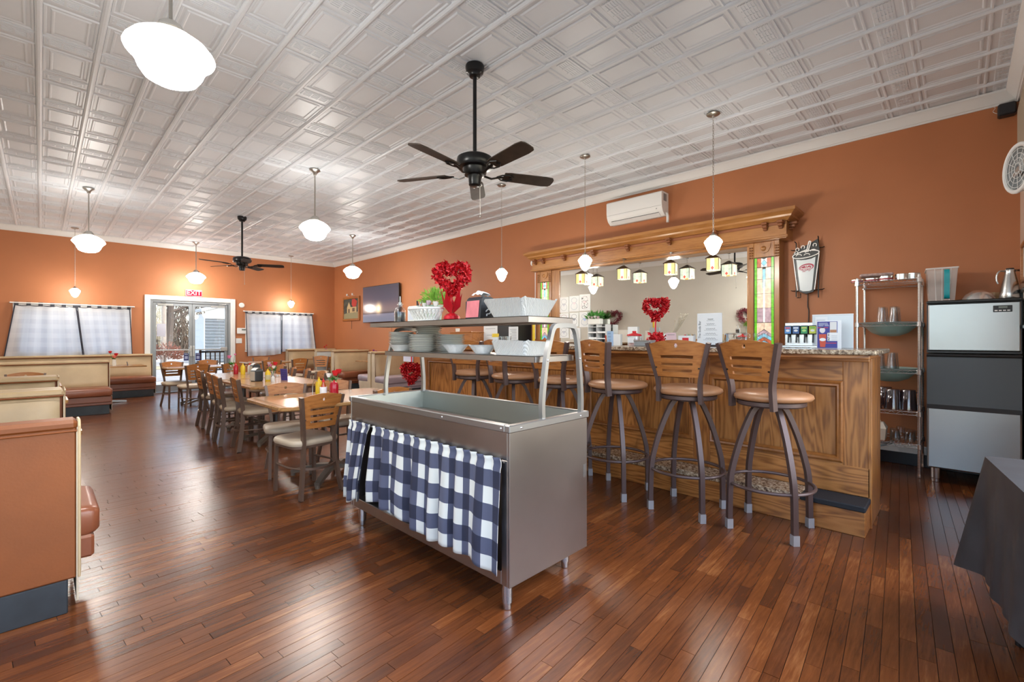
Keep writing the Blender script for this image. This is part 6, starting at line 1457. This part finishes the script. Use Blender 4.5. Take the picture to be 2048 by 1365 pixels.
for k in range(5):
    m = MB(); m.lathe([(0,0),(.022,0),(.024,.003),(.005,.01),(.004,.06),(.022,.08),(.026,.12),(.025,.12)], 14); m.build('stemmed_glass', M_tumbler, None, 40, 'stemmed glass on the bar before the right pilaster, %s from the soda dispenser' % ORD[k], 'glass', 'stemmed glasses on the bar', loc=(4.32,1.20+.07*k,CT_))
# left end: menu rack, cabinet, cups
cl_ = empty('black_cooler', (5.72, 5.60, 0), 0, 'tall black drinks cooler left of the back bar, white sheet on its front', 'cooler')
MB().cbox(-.26,.26,-.24,.24,.06,1.97,.012).build('cabinet', M_black, cl_, 0); MB().cbox(-.24,.24,-.22,.22,0,.06,.004).build('plinth', M_blackm, cl_, 0)
MB().cbox(-.285,-.262,-.24,.24,.08,1.95,.008).build('door', pbr('cooler_door', (.03,.032,.036), .25), cl_, 0)
MB().box(-.288,-.286,-.19,.22,1.62,1.93).build('taped_sheet', pbr('bluish_paper', (.62,.66,.72), .8), cl_, 0); MB().cbox(-.31,-.285,-.225,-.205,.8,1.3,.004).build('handle', M_alu, cl_, 0)
card(4.10,3.98,CT_,.16,.22,.004,M_paper,'white price list sheet standing on the bar below the cart shelf','notice',lines=8,name='price_list')
mb_ = empty('yellow_can', (4.05,4.25,CT_), 0, 'yellow labelled can on the bar', 'can'); MB().lathe([(0,0),(.045,0),(.045,.13),(.042,.135),(0,.135)], 18).build('can_body', M_yellow, mb_); MB().lathe([(.0455,.03),(.0455,.09)], 18).build('can_label', M_paper, mb_)
card(4.15,4.45,CT_,.26,.24,.004,M_paper,'large white notice standing at the left of the bar','notice',lines=2,name='white_notice')
wc = empty('wooden_till_box', (4.05,4.83,CT_), 0, 'reddish wooden box at the left end of the bar top', 'box'); MB().cbox(-.12,.12,-.25,.2,0,.15,.006).build('box_body', M_stoolw, wc, 0); MB().cbox(-.125,.125,-.255,.205,.15,.165,.004).build('box_lid', M_stoolw, wc, 0)
m = MB(); m.lathe([(0,0),(.028,0),(.032,.045),(.03,.045),(.026,.004),(0,.004)], 14); m.build('small_cup', M_china, None, 40, 'small white cup on the reddish wooden box', 'cup', loc=(4.0,4.95,CT_+.166))
for k in range(2): m = MB(); m.lathe([(0,0),(.035,0),(.04,.10),(.037,.10),(.033,.004),(0,.004)], 16); m.build('clear_cup', M_tumbler, None, 40, ('right','left')[k]+' clear plastic cup in front of the price list', 'cup', 'clear cups before the price list', loc=(3.95,3.92+.12*k,CT_))
py_ = MB(); py_.lathe([(0,0),(.018,0),(.016,.5),(0,.5)], 8); py_.build('yellow_pole', M_yellow, None, 40, 'thin yellow pole standing upright on the bar, left of the mirror', 'pole', loc=(4.30,3.82,CT_))
# red heart wreath on the end of the bar + card
hw = empty('tinsel_heart_wreath', (3.62,5.50,.80), R(20), 'red tinsel heart wreath hung at the left end of the bar', 'wreath')
heart_leaves(.135, .055, 1500, .03, 33, None).build('tinsel', M_red, hw, 0, kind='stuff'); m = MB(); m.tube([(0,*heart_pt(2*math.pi*k/30,.135)) for k in range(30)], .022, 6, closed=True); m.build('ring_form', M_red, hw)
cb = card(3.60,5.55,.955,.22,.10,.02,pbr('lilac_card',(.62,.62,.75),.5),'white card with a red edge above the tinsel heart wreath','card',name='bar_end_card'); MB().box(-.012,-.010,-.11,-.085,.0,.10).build('red_edge', M_redl, cb, 0)
# ------------------------------------------------------------------ things on the tables
def vase(x, y, z, blooms, label, vmat=None, h=.11):
    t = empty('flower_vase', (x,y,z), 0, label, 'vase', 'flower vases on the tables')
    MB().lathe([(0,0),(.032,0),(.036,.03),(.03,h*.75),(.034,h),(.031,h),(.027,h*.7),(0,.01)], 16).build('vase', vmat or M_glass, t)
    lf = MB(); rr = random.Random(int(x*100))
    for dx, dy, dz, r, mt in blooms:
        m = MB(); m.tube([(0,0,h*.4),(dx*.6,dy*.6,(h+dz)*.6),(dx,dy,h+dz)], .003, 5); m.build('stem', M_green, t); rose(t, (dx,dy,h+dz+r*.5), r, mt, 'bloom')
    for k in range(14):
        a = rr.uniform(0,6.28); d = Vector((math.cos(a),math.sin(a),rr.uniform(.1,.9))).normalized(); c = Vector((0,0,h*1.05)); u = d.cross(Vector((0,0,1))).normalized(); L = rr.uniform(.05,.09)
        lf.add([c, c+d*L*.5+u*.016, c+d*L, c+d*L*.5-u*.016], [(0,1,2,3)])
    lf.build('leaves', M_green, t, 0); return t
TZ = .7415
def bottle(x, y, z, body, cap, label, prof=None, h=.17, lab=None, name='squeeze_bottle'):
    t = empty(name, (x,y,z), 0, label, 'bottle', 'sauce bottles on the tables'); MB().lathe(prof or [(0,0),(.030,0),(.032,.01),(.032,h*.62),(.022,h*.78),(.012,h*.80)], 18).build('bottle_body', body, t)
    MB().lathe([(.014,h*.78),(.014,h*.84),(.006,h*.9),(.003,h),(0,h)], 12).build('cap', cap, t)
    if lab: MB().lathe([(.0325,h*.12),(.0325,h*.5)], 18).build('paper_label', lab, t)
M_sauce = pbr('hot_sauce', (.45,.06,.005), .12, coat=.5); M_ket = pbr('ketchup', (.40,.005,.02), .2)
def napkin_box(x, y, z, rz, label):
    t = empty('napkin_holder', (x,y,z), rz, label, 'napkin holder', 'table napkin holders'); MB().cbox(-.06,.06,-.05,.05,0,.14,.012).build('holder_body', pbr('charcoal_plastic', (.028,.032,.038), .45), t, 0)
    flat('printed_front', [(-.045,.01),(.045,.01),(.045,.125),(-.045,.125)], -.0605, (.55,.5,.42), t); m = MB(); m.grid(lambda u, v: (-.05+.1*u, -.045+.09*v, .14+.03*math.sin(math.pi*u)), 8, 2); m.uv = None; m.build('napkins', M_paper, t, 60)
# nearest table
vase(1.98, 4.36, TZ, [(-.035,.02,.055,.030,M_whitef),(.015,-.015,.075,.040,M_redl),(.05,-.01,.09,.034,M_redl)], 'vase of red and white roses on the nearest table', h=.12)
bottle(1.86, 4.40, TZ, M_yellow, M_yellow, 'yellow mustard bottle beside the hot sauce on the nearest table')
bottle(1.86, 4.30, TZ, M_sauce, M_redl, 'slim hot sauce bottle on the nearest table', [(0,0),(.024,0),(.026,.008),(.026,.08),(.012,.12),(.011,.135)], .165, M_paper, 'hot_sauce_bottle')
bottle(1.93, 4.23, TZ, M_ket, M_redl, 'red ketchup bottle with a white label on the nearest table', [(0,0),(.036,0),(.04,.01),(.04,.10),(.03,.125),(.012,.13)], .15, pbr('big_white_label', (.8,.8,.8), .6))
wh = MB(); wh.tube(smoothpath([(0,.06,0),(0,.06,.08),(0,.035,.13),(0,0,.145),(0,-.05,.14)],5), .004, 6); wh.build('caddy_handle_wire', M_alu, None, 35, 'bent wire caddy loop beside the sauce bottles', 'wire caddy', loc=(1.80,4.34,TZ))
# long table
napkin_box(1.90, 6.35, TZ, R(20), 'napkin holder with printed front on the near half of the long table')
bottle(2.00, 6.26, TZ, M_yellow, M_yellow, 'yellow mustard bottle on the near half of the long table', h=.16, lab=pbr('mustard_label', (.55,.5,.3), .5))
vase(2.12, 6.45, TZ, [(-.03,.02,.07,.03,M_pink),(.03,0,.09,.034,M_redl),(.0,-.03,.05,.028,M_whitef),(-.05,-.01,.10,.026,M_lil)], 'vase of mixed pink and red flowers on the long table')
card(2.18, 6.22, TZ, .12, .15, .004, pbr('menu_blue', (.06,.05,.28), .5), 'blue drinks menu card standing on the long table', 'card', rz=R(20), lean=.1, name='drinks_menu_card', lines=4)
for k, (x, y, mt, lab) in enumerate(((2.02,6.14,M_white,'white salt shaker on the long table'),(2.08,6.16,M_glass,'clear pepper shaker on the long table'))):
    t = empty('shaker', (x,y,TZ), 0, lab, 'shaker', 'shakers on the long table'); MB().lathe([(0,0),(.02,0),(.02,.06),(.016,.065)], 14).build('shaker_body', mt, t); MB().lathe([(.018,.062),(.016,.075),(0,.08)], 14).build('shaker_cap', M_alu, t)
napkin_box(2.25, 7.6, TZ, R(10), 'napkin holder on the far half of the long table'); bottle(2.12, 7.72, TZ, M_yellow, M_yellow, 'yellow mustard bottle on the far half of the long table')
vase(2.02, 7.95, TZ, [(-.02,.02,.12,.035,M_pink),(.05,-.02,.16,.02,M_pink)], 'tall vase with pink sprays on the far half of the long table', h=.13)
bottle(2.06, 7.85, TZ, M_ket, M_redl, 'ketchup bottle on the far half of the long table')
bottle(2.22, 7.74, TZ, M_white, M_redl, 'white squeeze bottle on the far half of the long table')
# booth tables
vase(1.02, 12.1, .741, [(-.06,.0,.14,.036,M_redl),(.03,.02,.09,.04,M_redl),(.0,-.02,.04,.045,pbr('coral_petal',(.75,.2,.15),.6))], 'white vase of red roses on the booth table under the left window', M_china, .12)
card(1.22,12.05,.741,.14,.07,.004,pbr('grey_photo_card',(.25,.28,.35),.5),'small dark photo card beside the booth rose vase','card',lean=.2,name='photo_card')
bottle(.88, 12.12, .741, M_yellow, M_yellow, 'low yellow bottle beside the booth rose vase', h=.12)
vase(5.52, 12.62, .741, [(-.03,0,.16,.03,M_redl),(.03,.02,.20,.026,M_redl),(0,-.02,.11,.026,M_pink)], 'vase of dark red tulips on the booth table in the far right corner', h=.14)
bottle(5.72, 12.6, .741, M_yellow, pbr('orange_cap',(.7,.25,.02),.4), 'yellow bottle on the booth table in the far right corner', h=.13)
vase(5.75, 10.35, .741, [(-.03,0,.12,.03,pbr('purple_petal',(.25,.04,.22),.6)),(.04,0,.09,.03,pbr('purple_petal',(.25,.04,.22),.6))], 'vase of purple flowers on the booth table behind the cart plates', h=.12)
# wooden high chair against the partition
hc = empty('high_chair', (5.36, 11.66, 0), R(-100), 'wooden high chair with a folded seat stored by the white partition', 'high chair')
for sx in (-1,1):
    for sy in (-1,1): MB().bar((sx*.22,sy*.2,0),(sx*.16,sy*.15,.72),.03,.03).build('leg', M_tedge, hc, 0)
MB().cbox(-.16,.16,-.15,.15,.46,.48,.004).build('seat', M_stoolw, hc, 0); MB().obox((-.17,0,.66), ((1,0,.15),(0,1,0),(-.15,0,1)), (.01,.15,.14)).build('backrest', M_stoolw, hc, 0)
MB().obox((.12,0,.72), (Vector((1,0,.5)).normalized(),(0,1,0),Vector((-.5,0,1)).normalized()), (.12,.17,.008)).build('tray', M_chairw, hc, 0)
for sy in (-1,1): MB().bar((-.18,sy*.17,.2),(.18,sy*.17,.2),.02,.02).build('stretcher', M_tedge, hc, 0)

# on the back counter, in front of the mirror
BC = .942
og = empty('paper_organizer', (5.93, 3.93, BC), R(3), 'white tiered paper organizer in front of the mirror', 'organizer')
for k in range(6): MB().box(-.09,.07,-.15,.15,.06+k*.09,.066+k*.09).build('shelf', M_white, og, 0)
for y in (-.15,.0,.15): MB().box(-.09,.07,y-.003,y+.003,0,.55).build('divider', M_white, og, 0)
MB().box(.066,.07,-.15,.15,0,.55).build('back_sheet', pbr('dark_backing', (.12,.12,.12), .8), og, 0)
for k in range(5): MB().box(-.085,.06,-.14,-.01,.066+k*.09,.075+k*.09+.01*(k%3)).build('paper_stack', M_paper, og, 0); MB().box(-.085,.06,.01,.14,.066+k*.09,.08+k*.09+.008*(k%2)).build('paper_stack', M_paper, og, 0)
pv = empty('rose_planter', (5.92, 4.0, BC+.552), 0, 'white planter with fern leaves and pale roses on the paper organizer', 'potted plant')
MB().cbox(-.05,.05,-.11,.11,0,.09,.01).build('planter', M_china, pv, 0); m = MB(); rr = random.Random(31)
for k in range(160):
    a, e = rr.uniform(0,6.28), rr.uniform(0,1.3); d = Vector((math.cos(a)*math.cos(e)*.7,math.sin(a)*math.cos(e),math.sin(e))); c = Vector((0,rr.uniform(-.1,.1),.09)); u = d.cross(Vector((rr.random(),rr.random(),.3))).normalized(); L = rr.uniform(.08,.16)
    m.add([c, c+u*.012+d*L*.5, c+d*L, c-u*.012+d*L*.5], [(0,1,2,3)])
m.build('fern_leaves', M_green, pv, 0, kind='stuff')
for k in range(4): rose(pv, (-.05,-.08+.055*k,.11+.01*(k%2)), .03, M_whitef if k % 2 else M_lil)
for k, (y, h_, w_) in enumerate(((3.24,.50,.15),(3.50,.40,.14),(2.72,.40,.13))): card(5.72, y, BC, w_, h_, .05, pbr('soft_white_board', (.66,.68,.70), .7), ('tall white box','shorter white box','white box behind the heart topiary')[k]+' standing on the back counter before the mirror', 'box', name='white_box')
for k, (y, c, lab) in enumerate(((3.62,(.30,.18,.10),'brown cup of wooden sticks on the back counter'),(2.42,(.35,.55,.50),'mint cup of pencils on the back counter'),(2.30,(.70,.66,.58),'cream cup of pens on the back counter'))):
    t = empty('pencil_cup', (5.66,y,BC+.20), 0, lab, 'cup', 'pencil cups on the back counter'); MB().lathe([(0,0),(.035,0),(.04,.11),(.037,.11),(.033,.005),(0,.005)], 14).build('cup', pbr('cup_%d' % k, c, .5), t); rr = random.Random(k)
    for j in range(6): a = rr.uniform(0,6.28); MB().tube([(.01*math.cos(a),.01*math.sin(a),.01),(.035*math.cos(a),.035*math.sin(a),.17+.03*rr.random())], .004, 5).build('pencil', (M_yellow, M_redl, M_tedge)[j % 3], t)
    bq = MB(); bq.cbox(-.06,.06,-.06,.06,0,.199,.004); bq.build('storage_box', pbr('kraft_box', (.40,.30,.2), .8), None, 0, ('kraft box under the brown stick cup','kraft box under the mint pencil cup','kraft box under the cream pen cup')[k], 'box', 'kraft boxes on the back counter', loc=(5.66,y,BC))
# ------------------------------------------------------------------ window curtains
M_curt = gingham('lined_gingham', (.68,.69,.72), (.645,.655,.69), (.59,.60,.645), 1, 1, translucent=.40, weave=.05)
M_tab = gingham('gingham_tab', (.6,.6,.6), (.08,.085,.11), (.03,.032,.045), 1, 1)
M_navyhem = pbr('navy_hem', (.02,.022,.04), .8)
def win_curtain(xt0, xt1, xb0, xb1, zb0, zb1, label, seed, yb=Y1-.06, zt=1.955):
    t = empty('window_curtain', ((xt0+xt1)/2, Y1-.06, 0), 0, label, 'curtain', 'tab top window curtains'); cx = (xt0+xt1)/2; rr = random.Random(seed); ph = rr.random()*6; W_ = abs(xt1-xt0)*1.25
    m = MB()
    def f(u, v):
        x = (xt0+(xt1-xt0)*u)*(1-v)+(xb0+(xb1-xb0)*u)*v; zb = zb0+(zb1-zb0)*u+.02*math.sin(u*5+ph)*.7
        sag = .018*abs(math.sin(u*math.pi*4.5))*(1-v)**6
        z = zt-sag-(zt-zb)*v
        e = (1+1.6*(abs(u-.5)*2)**4)
        y = -.024*e*math.sin(u*24+ph)*(.4+.6*v)-.026*math.sin(u*9+ph*2+v*1.6)*v-.03*v
        return (x-cx, y, z)
    m.grid(f, 60, 16)
    for k in list(m.uv): u, v = m.uv[k]; m.uv[k] = (u*W_/.19, v*(zt-zb0)/.19)
    m.build('cloth', M_curt, t, 60)
    for u in (0, 1):
        m = MB(); m.ribbon([(f(u,v)[0], f(u,v)[1]-.004, f(u,v)[2]) for v in [k/10 for k in range(11)]], .018, .003, (1,0,0)); m.build('side_hem', M_navyhem, t, 40)
    m = MB(); m.tube([(f(u,0)[0], f(u,0)[1]-.004, f(u,0)[2]-.004) for u in [k/50 for k in range(51)]], .006, 5); m.build('top_hem', M_navyhem, t)
    for k in range(6):
        u = .02+.96*k/5; p = f(u,0); m = MB(); w2 = .032
        m.ribbon([(p[0],p[1]-.004,p[2]-.01),(p[0],-.012,zt+.02),(p[0],-.005,zt+.055),(p[0],.012,zt+.06),(p[0],.018,zt+.02)], w2*2, .003, (1,0,0)); m.build('tab', pbr('charcoal_check', (.05,.052,.065), .8), t, 40)
win_curtain(-.36, .52, -.50, .625, .915, .93, 'left half of the lined gingham curtain on the left window', 1)
win_curtain(.54, 1.40, .645, 1.44, .93, .945, 'right half of the lined gingham curtain on the left window', 2)
win_curtain(3.74, 4.62, 3.77, 4.60, .80, .86, 'left half of the lined gingham curtain on the right window', 3)
win_curtain(4.64, 5.46, 4.62, 5.55, .90, .93, 'right half of the lined gingham curtain on the right window', 4)
for a, b, lab in ((-.42,1.47,'white curtain rod over the left window'),(3.70,5.50,'white curtain rod over the right window')):
    t = empty('curtain_rod', ((a+b)/2, Y1-.06, 1.995), 0, lab, 'curtain rod', 'white curtain rods'); h = (b-a)/2
    m = MB(); m.tube([(-h,0,0),(h,0,0)], .014, 10); m.build('rod', M_white, t)
    for s in (-1,1): m = MB(); m.cbox(s*(h-.03)-.008,s*(h-.03)+.008,0,.055,-.01,.01,.002); m.build('bracket', M_white, t, 0)
    for s in (-1,1): m = MB(); m.lathe([(0,-.016),(.016,-.008),(.018,0),(.016,.008),(0,.016)], 10, (s*h,0,0)); m.build('finial', M_white, t)

# ------------------------------------------------------------------ outside, seen through the door
def OUT(name, b, mat):
    m = MB(); m.box(*b); return m.build(name, mat, None, 0, kind='structure')
OUT('ground', (-60, 70, Y1+.2, 120, -.35, -.03), pbr('pale_concrete', (.26,.235,.20), .9, noise=.1, nscale=.6))
OUT('ground_road', (-60, 70, 17.5, 24.0, -.028, -.02), pbr('asphalt', (.17,.155,.14), .9, noise=.15, nscale=2))
OUT('ground_verge', (-60, 70, 24.0, 26.5, -.028, .0), pbr('dry_grass', (.20,.165,.09), .95, noise=.3, nscale=4))
sh = empty('metal_shed', (8.3, 31, 0), 0, 'grey corrugated metal shed with white gable across the street', 'building')
m = MB(); n = 24; M_corr = pbr('grey_corrugated', (.085,.10,.112), .5)
m.box(-2.2,3.4,-2.2,.3,0,2.35); m.build('wall', M_corr, sh, 0)
m = MB()
for k in range(14): m.box(-2.2,3.4,-2.235,-2.2,.06+k*.165,.11+k*.165)
m.build('rib', pbr('grey_corrugated_light', (.115,.13,.142), .5), sh, 0)
m = MB(); m.prism([(-2.2,2.35),(3.4,2.35),(3.4,3.6),(.6,3.6),(-2.2,2.75)], -2.25, -2.2, 'y'); m.build('gable', pbr('white_siding', (.50,.50,.49), .6), sh, 0)
m = MB(); m.prism([(-2.4,2.70),(.6,3.65),(3.6,2.70),(3.6,2.85),(.6,3.8),(-2.4,2.85)], -2.4, .45, 'y'); m.build('roof', pbr('light_roof', (.4,.4,.39), .5), sh, 0)
m = MB(); m.box(-2.24,-2.2,-2.2,.3,0,2.6); m.build('side_wall', pbr('white_siding', (.50,.50,.49), .6), sh, 0)
ho = empty('white_house', (1.5, 62, 0), 0, 'distant low white house across the street behind the bush', 'building')
MB().box(-6,5,-2,3,0,2.2).build('wall', pbr('white_siding', (.50,.50,.49), .6), ho, 0); m = MB(); m.prism([(-2.4,2.2),(3.4,2.2),(.5,3.4)], -6.4, 5.4, 'x'); m.build('roof', pbr('grey_shingle', (.22,.22,.24), .8), ho, 0)
for k in range(4): MB().box(-5+k*2.6,-3.9+k*2.6,-2.03,-2,.8,1.8).build('window', pbr('dark_pane', (.05,.06,.08), .2), ho, 0)
pl = empty('utility_pole', (4.35, 29, 0), 0, 'wooden utility pole beyond the street', 'pole'); MB().cyl(0,0,0,8.5,.13,12,.10).build('pole', pbr('weathered_pole', (.22,.18,.145), .9, noise=.2), pl); MB().cbox(-.9,.9,-.06,.06,7.8,7.95,.01).build('crossarm', pbr('weathered_pole', (.22,.18,.145), .9, noise=.2), pl, 0)
M_bark = pbr('bare_bark', (.07,.052,.04), .9)
def bare_tree(x, y, h, seed, label):
    rr = random.Random(seed); t = empty('bare_tree', (x,y,0), 0, label, 'tree', 'leafless trees beyond the street'); tr = MB(); br = MB()
    tr.tube([(0,0,0),(rr.uniform(-.2,.2),0,h*.25),(rr.uniform(-.3,.3),0,h*.45)], [h*.028,h*.022,h*.016], 8)
    def grow(p, d, L, r, lv):
        q = p+d*L; br.tube([tuple(p),tuple(p+d*L*.5+Vector((rr.uniform(-1,1),rr.uniform(-1,1),rr.uniform(-.5,1)))*L*.06),tuple(q)], [r,r*.8,r*.6], 4, cap=False)
        if lv == 0: return
        for _ in range(4 if lv > 1 else 5):
            dd = (d+Vector((rr.uniform(-1,1),rr.uniform(-1,1),rr.uniform(-.35,.8)))*.95).normalized(); grow(p+d*L*rr.uniform(.45,1), dd, L*rr.uniform(.55,.8), r*.55, lv-1)
    for _ in range(6): grow(Vector((0,0,h*rr.uniform(.22,.45))), Vector((rr.uniform(-1,1),rr.uniform(-1,1),rr.uniform(.3,1))).normalized(), h*.24, h*.010, 4)
    tr.build('trunk', M_bark, t); br.build('branches', M_bark, t, 0, kind='stuff')
bare_tree(3.0, 36, 9, 1, 'large leafless tree left of the utility pole'); bare_tree(6.2, 40, 10, 2, 'leafless tree right of the utility pole'); bare_tree(9.5, 42, 11, 3, 'leafless tree rising behind the metal shed'); bare_tree(4.4, 46, 11, 5, 'leafless tree far behind the utility pole'); bare_tree(1.0, 44, 10, 7, 'leafless tree at the left of the door view')
rr = random.Random(11)
bu = empty('russet_bush', (4.1, 27, 0), 0, 'round russet leafless bush across the street', 'bush'); m = MB()
for k in range(900):
    d = Vector((rr.gauss(0,1),rr.gauss(0,1),abs(rr.gauss(0,.8)))).normalized(); c = Vector((0,0,.3))+d*rr.uniform(.3,.75)*Vector((1.1,1,1)).length*.58; u = d.cross(Vector((rr.random(),rr.random(),rr.random()))).normalized()
    m.add([c, c+u*.03+d*.05, c+d*.12, c-u*.03+d*.05], [(0,1,2,3)])
m.build('twigs', pbr('russet_twig', (.18,.07,.045), .9), bu, 0, kind='stuff'); m = MB(); m.tube([(0,0,0),(0,0,.5)], .05, 6); m.build('stem', M_bark, bu)
th_ = MB(); rr = random.Random(12)
for k in range(2500):
    x, y = rr.uniform(-14,26), rr.uniform(48,60); h = rr.uniform(2,6.5); a = rr.uniform(-.5,.5); th_.tube([(x,y,0),(x+a*h*.5,y,h*.6),(x+a*h,y+rr.uniform(-.5,.5),h)], [.05,.035,.01], 3, cap=False)
th_.build('thicket', pbr('thicket_brush', (.13,.095,.065), .95, noise=.3, nscale=3), None, 0, 'tangled bare brush filling the ground beyond the street', 'brush', kind='stuff')
be = empty('patio_bench', (3.52, 14.6, 0), R(180), 'dark slatted bench on the pavement outside the glass door', 'bench')
for k in range(11): MB().box(-.55+k*.11,-.525+k*.11,.16,.19,.45,.92).build('slat', M_blackm, be, 0)
MB().cbox(-.6,.6,.15,.2,.90,.95,.006).build('top_rail', M_blackm, be, 0); MB().cbox(-.6,.6,-.3,.2,.42,.45,.006).build('seat', M_blackm, be, 0)
for x in (-.57,.57):
    MB().cbox(x-.025,x+.025,.15,.2,0,.98,.005).build('leg', M_blackm, be, 0); MB().cbox(x-.025,x+.025,-.3,-.25,0,.62,.005).build('leg', M_blackm, be, 0)
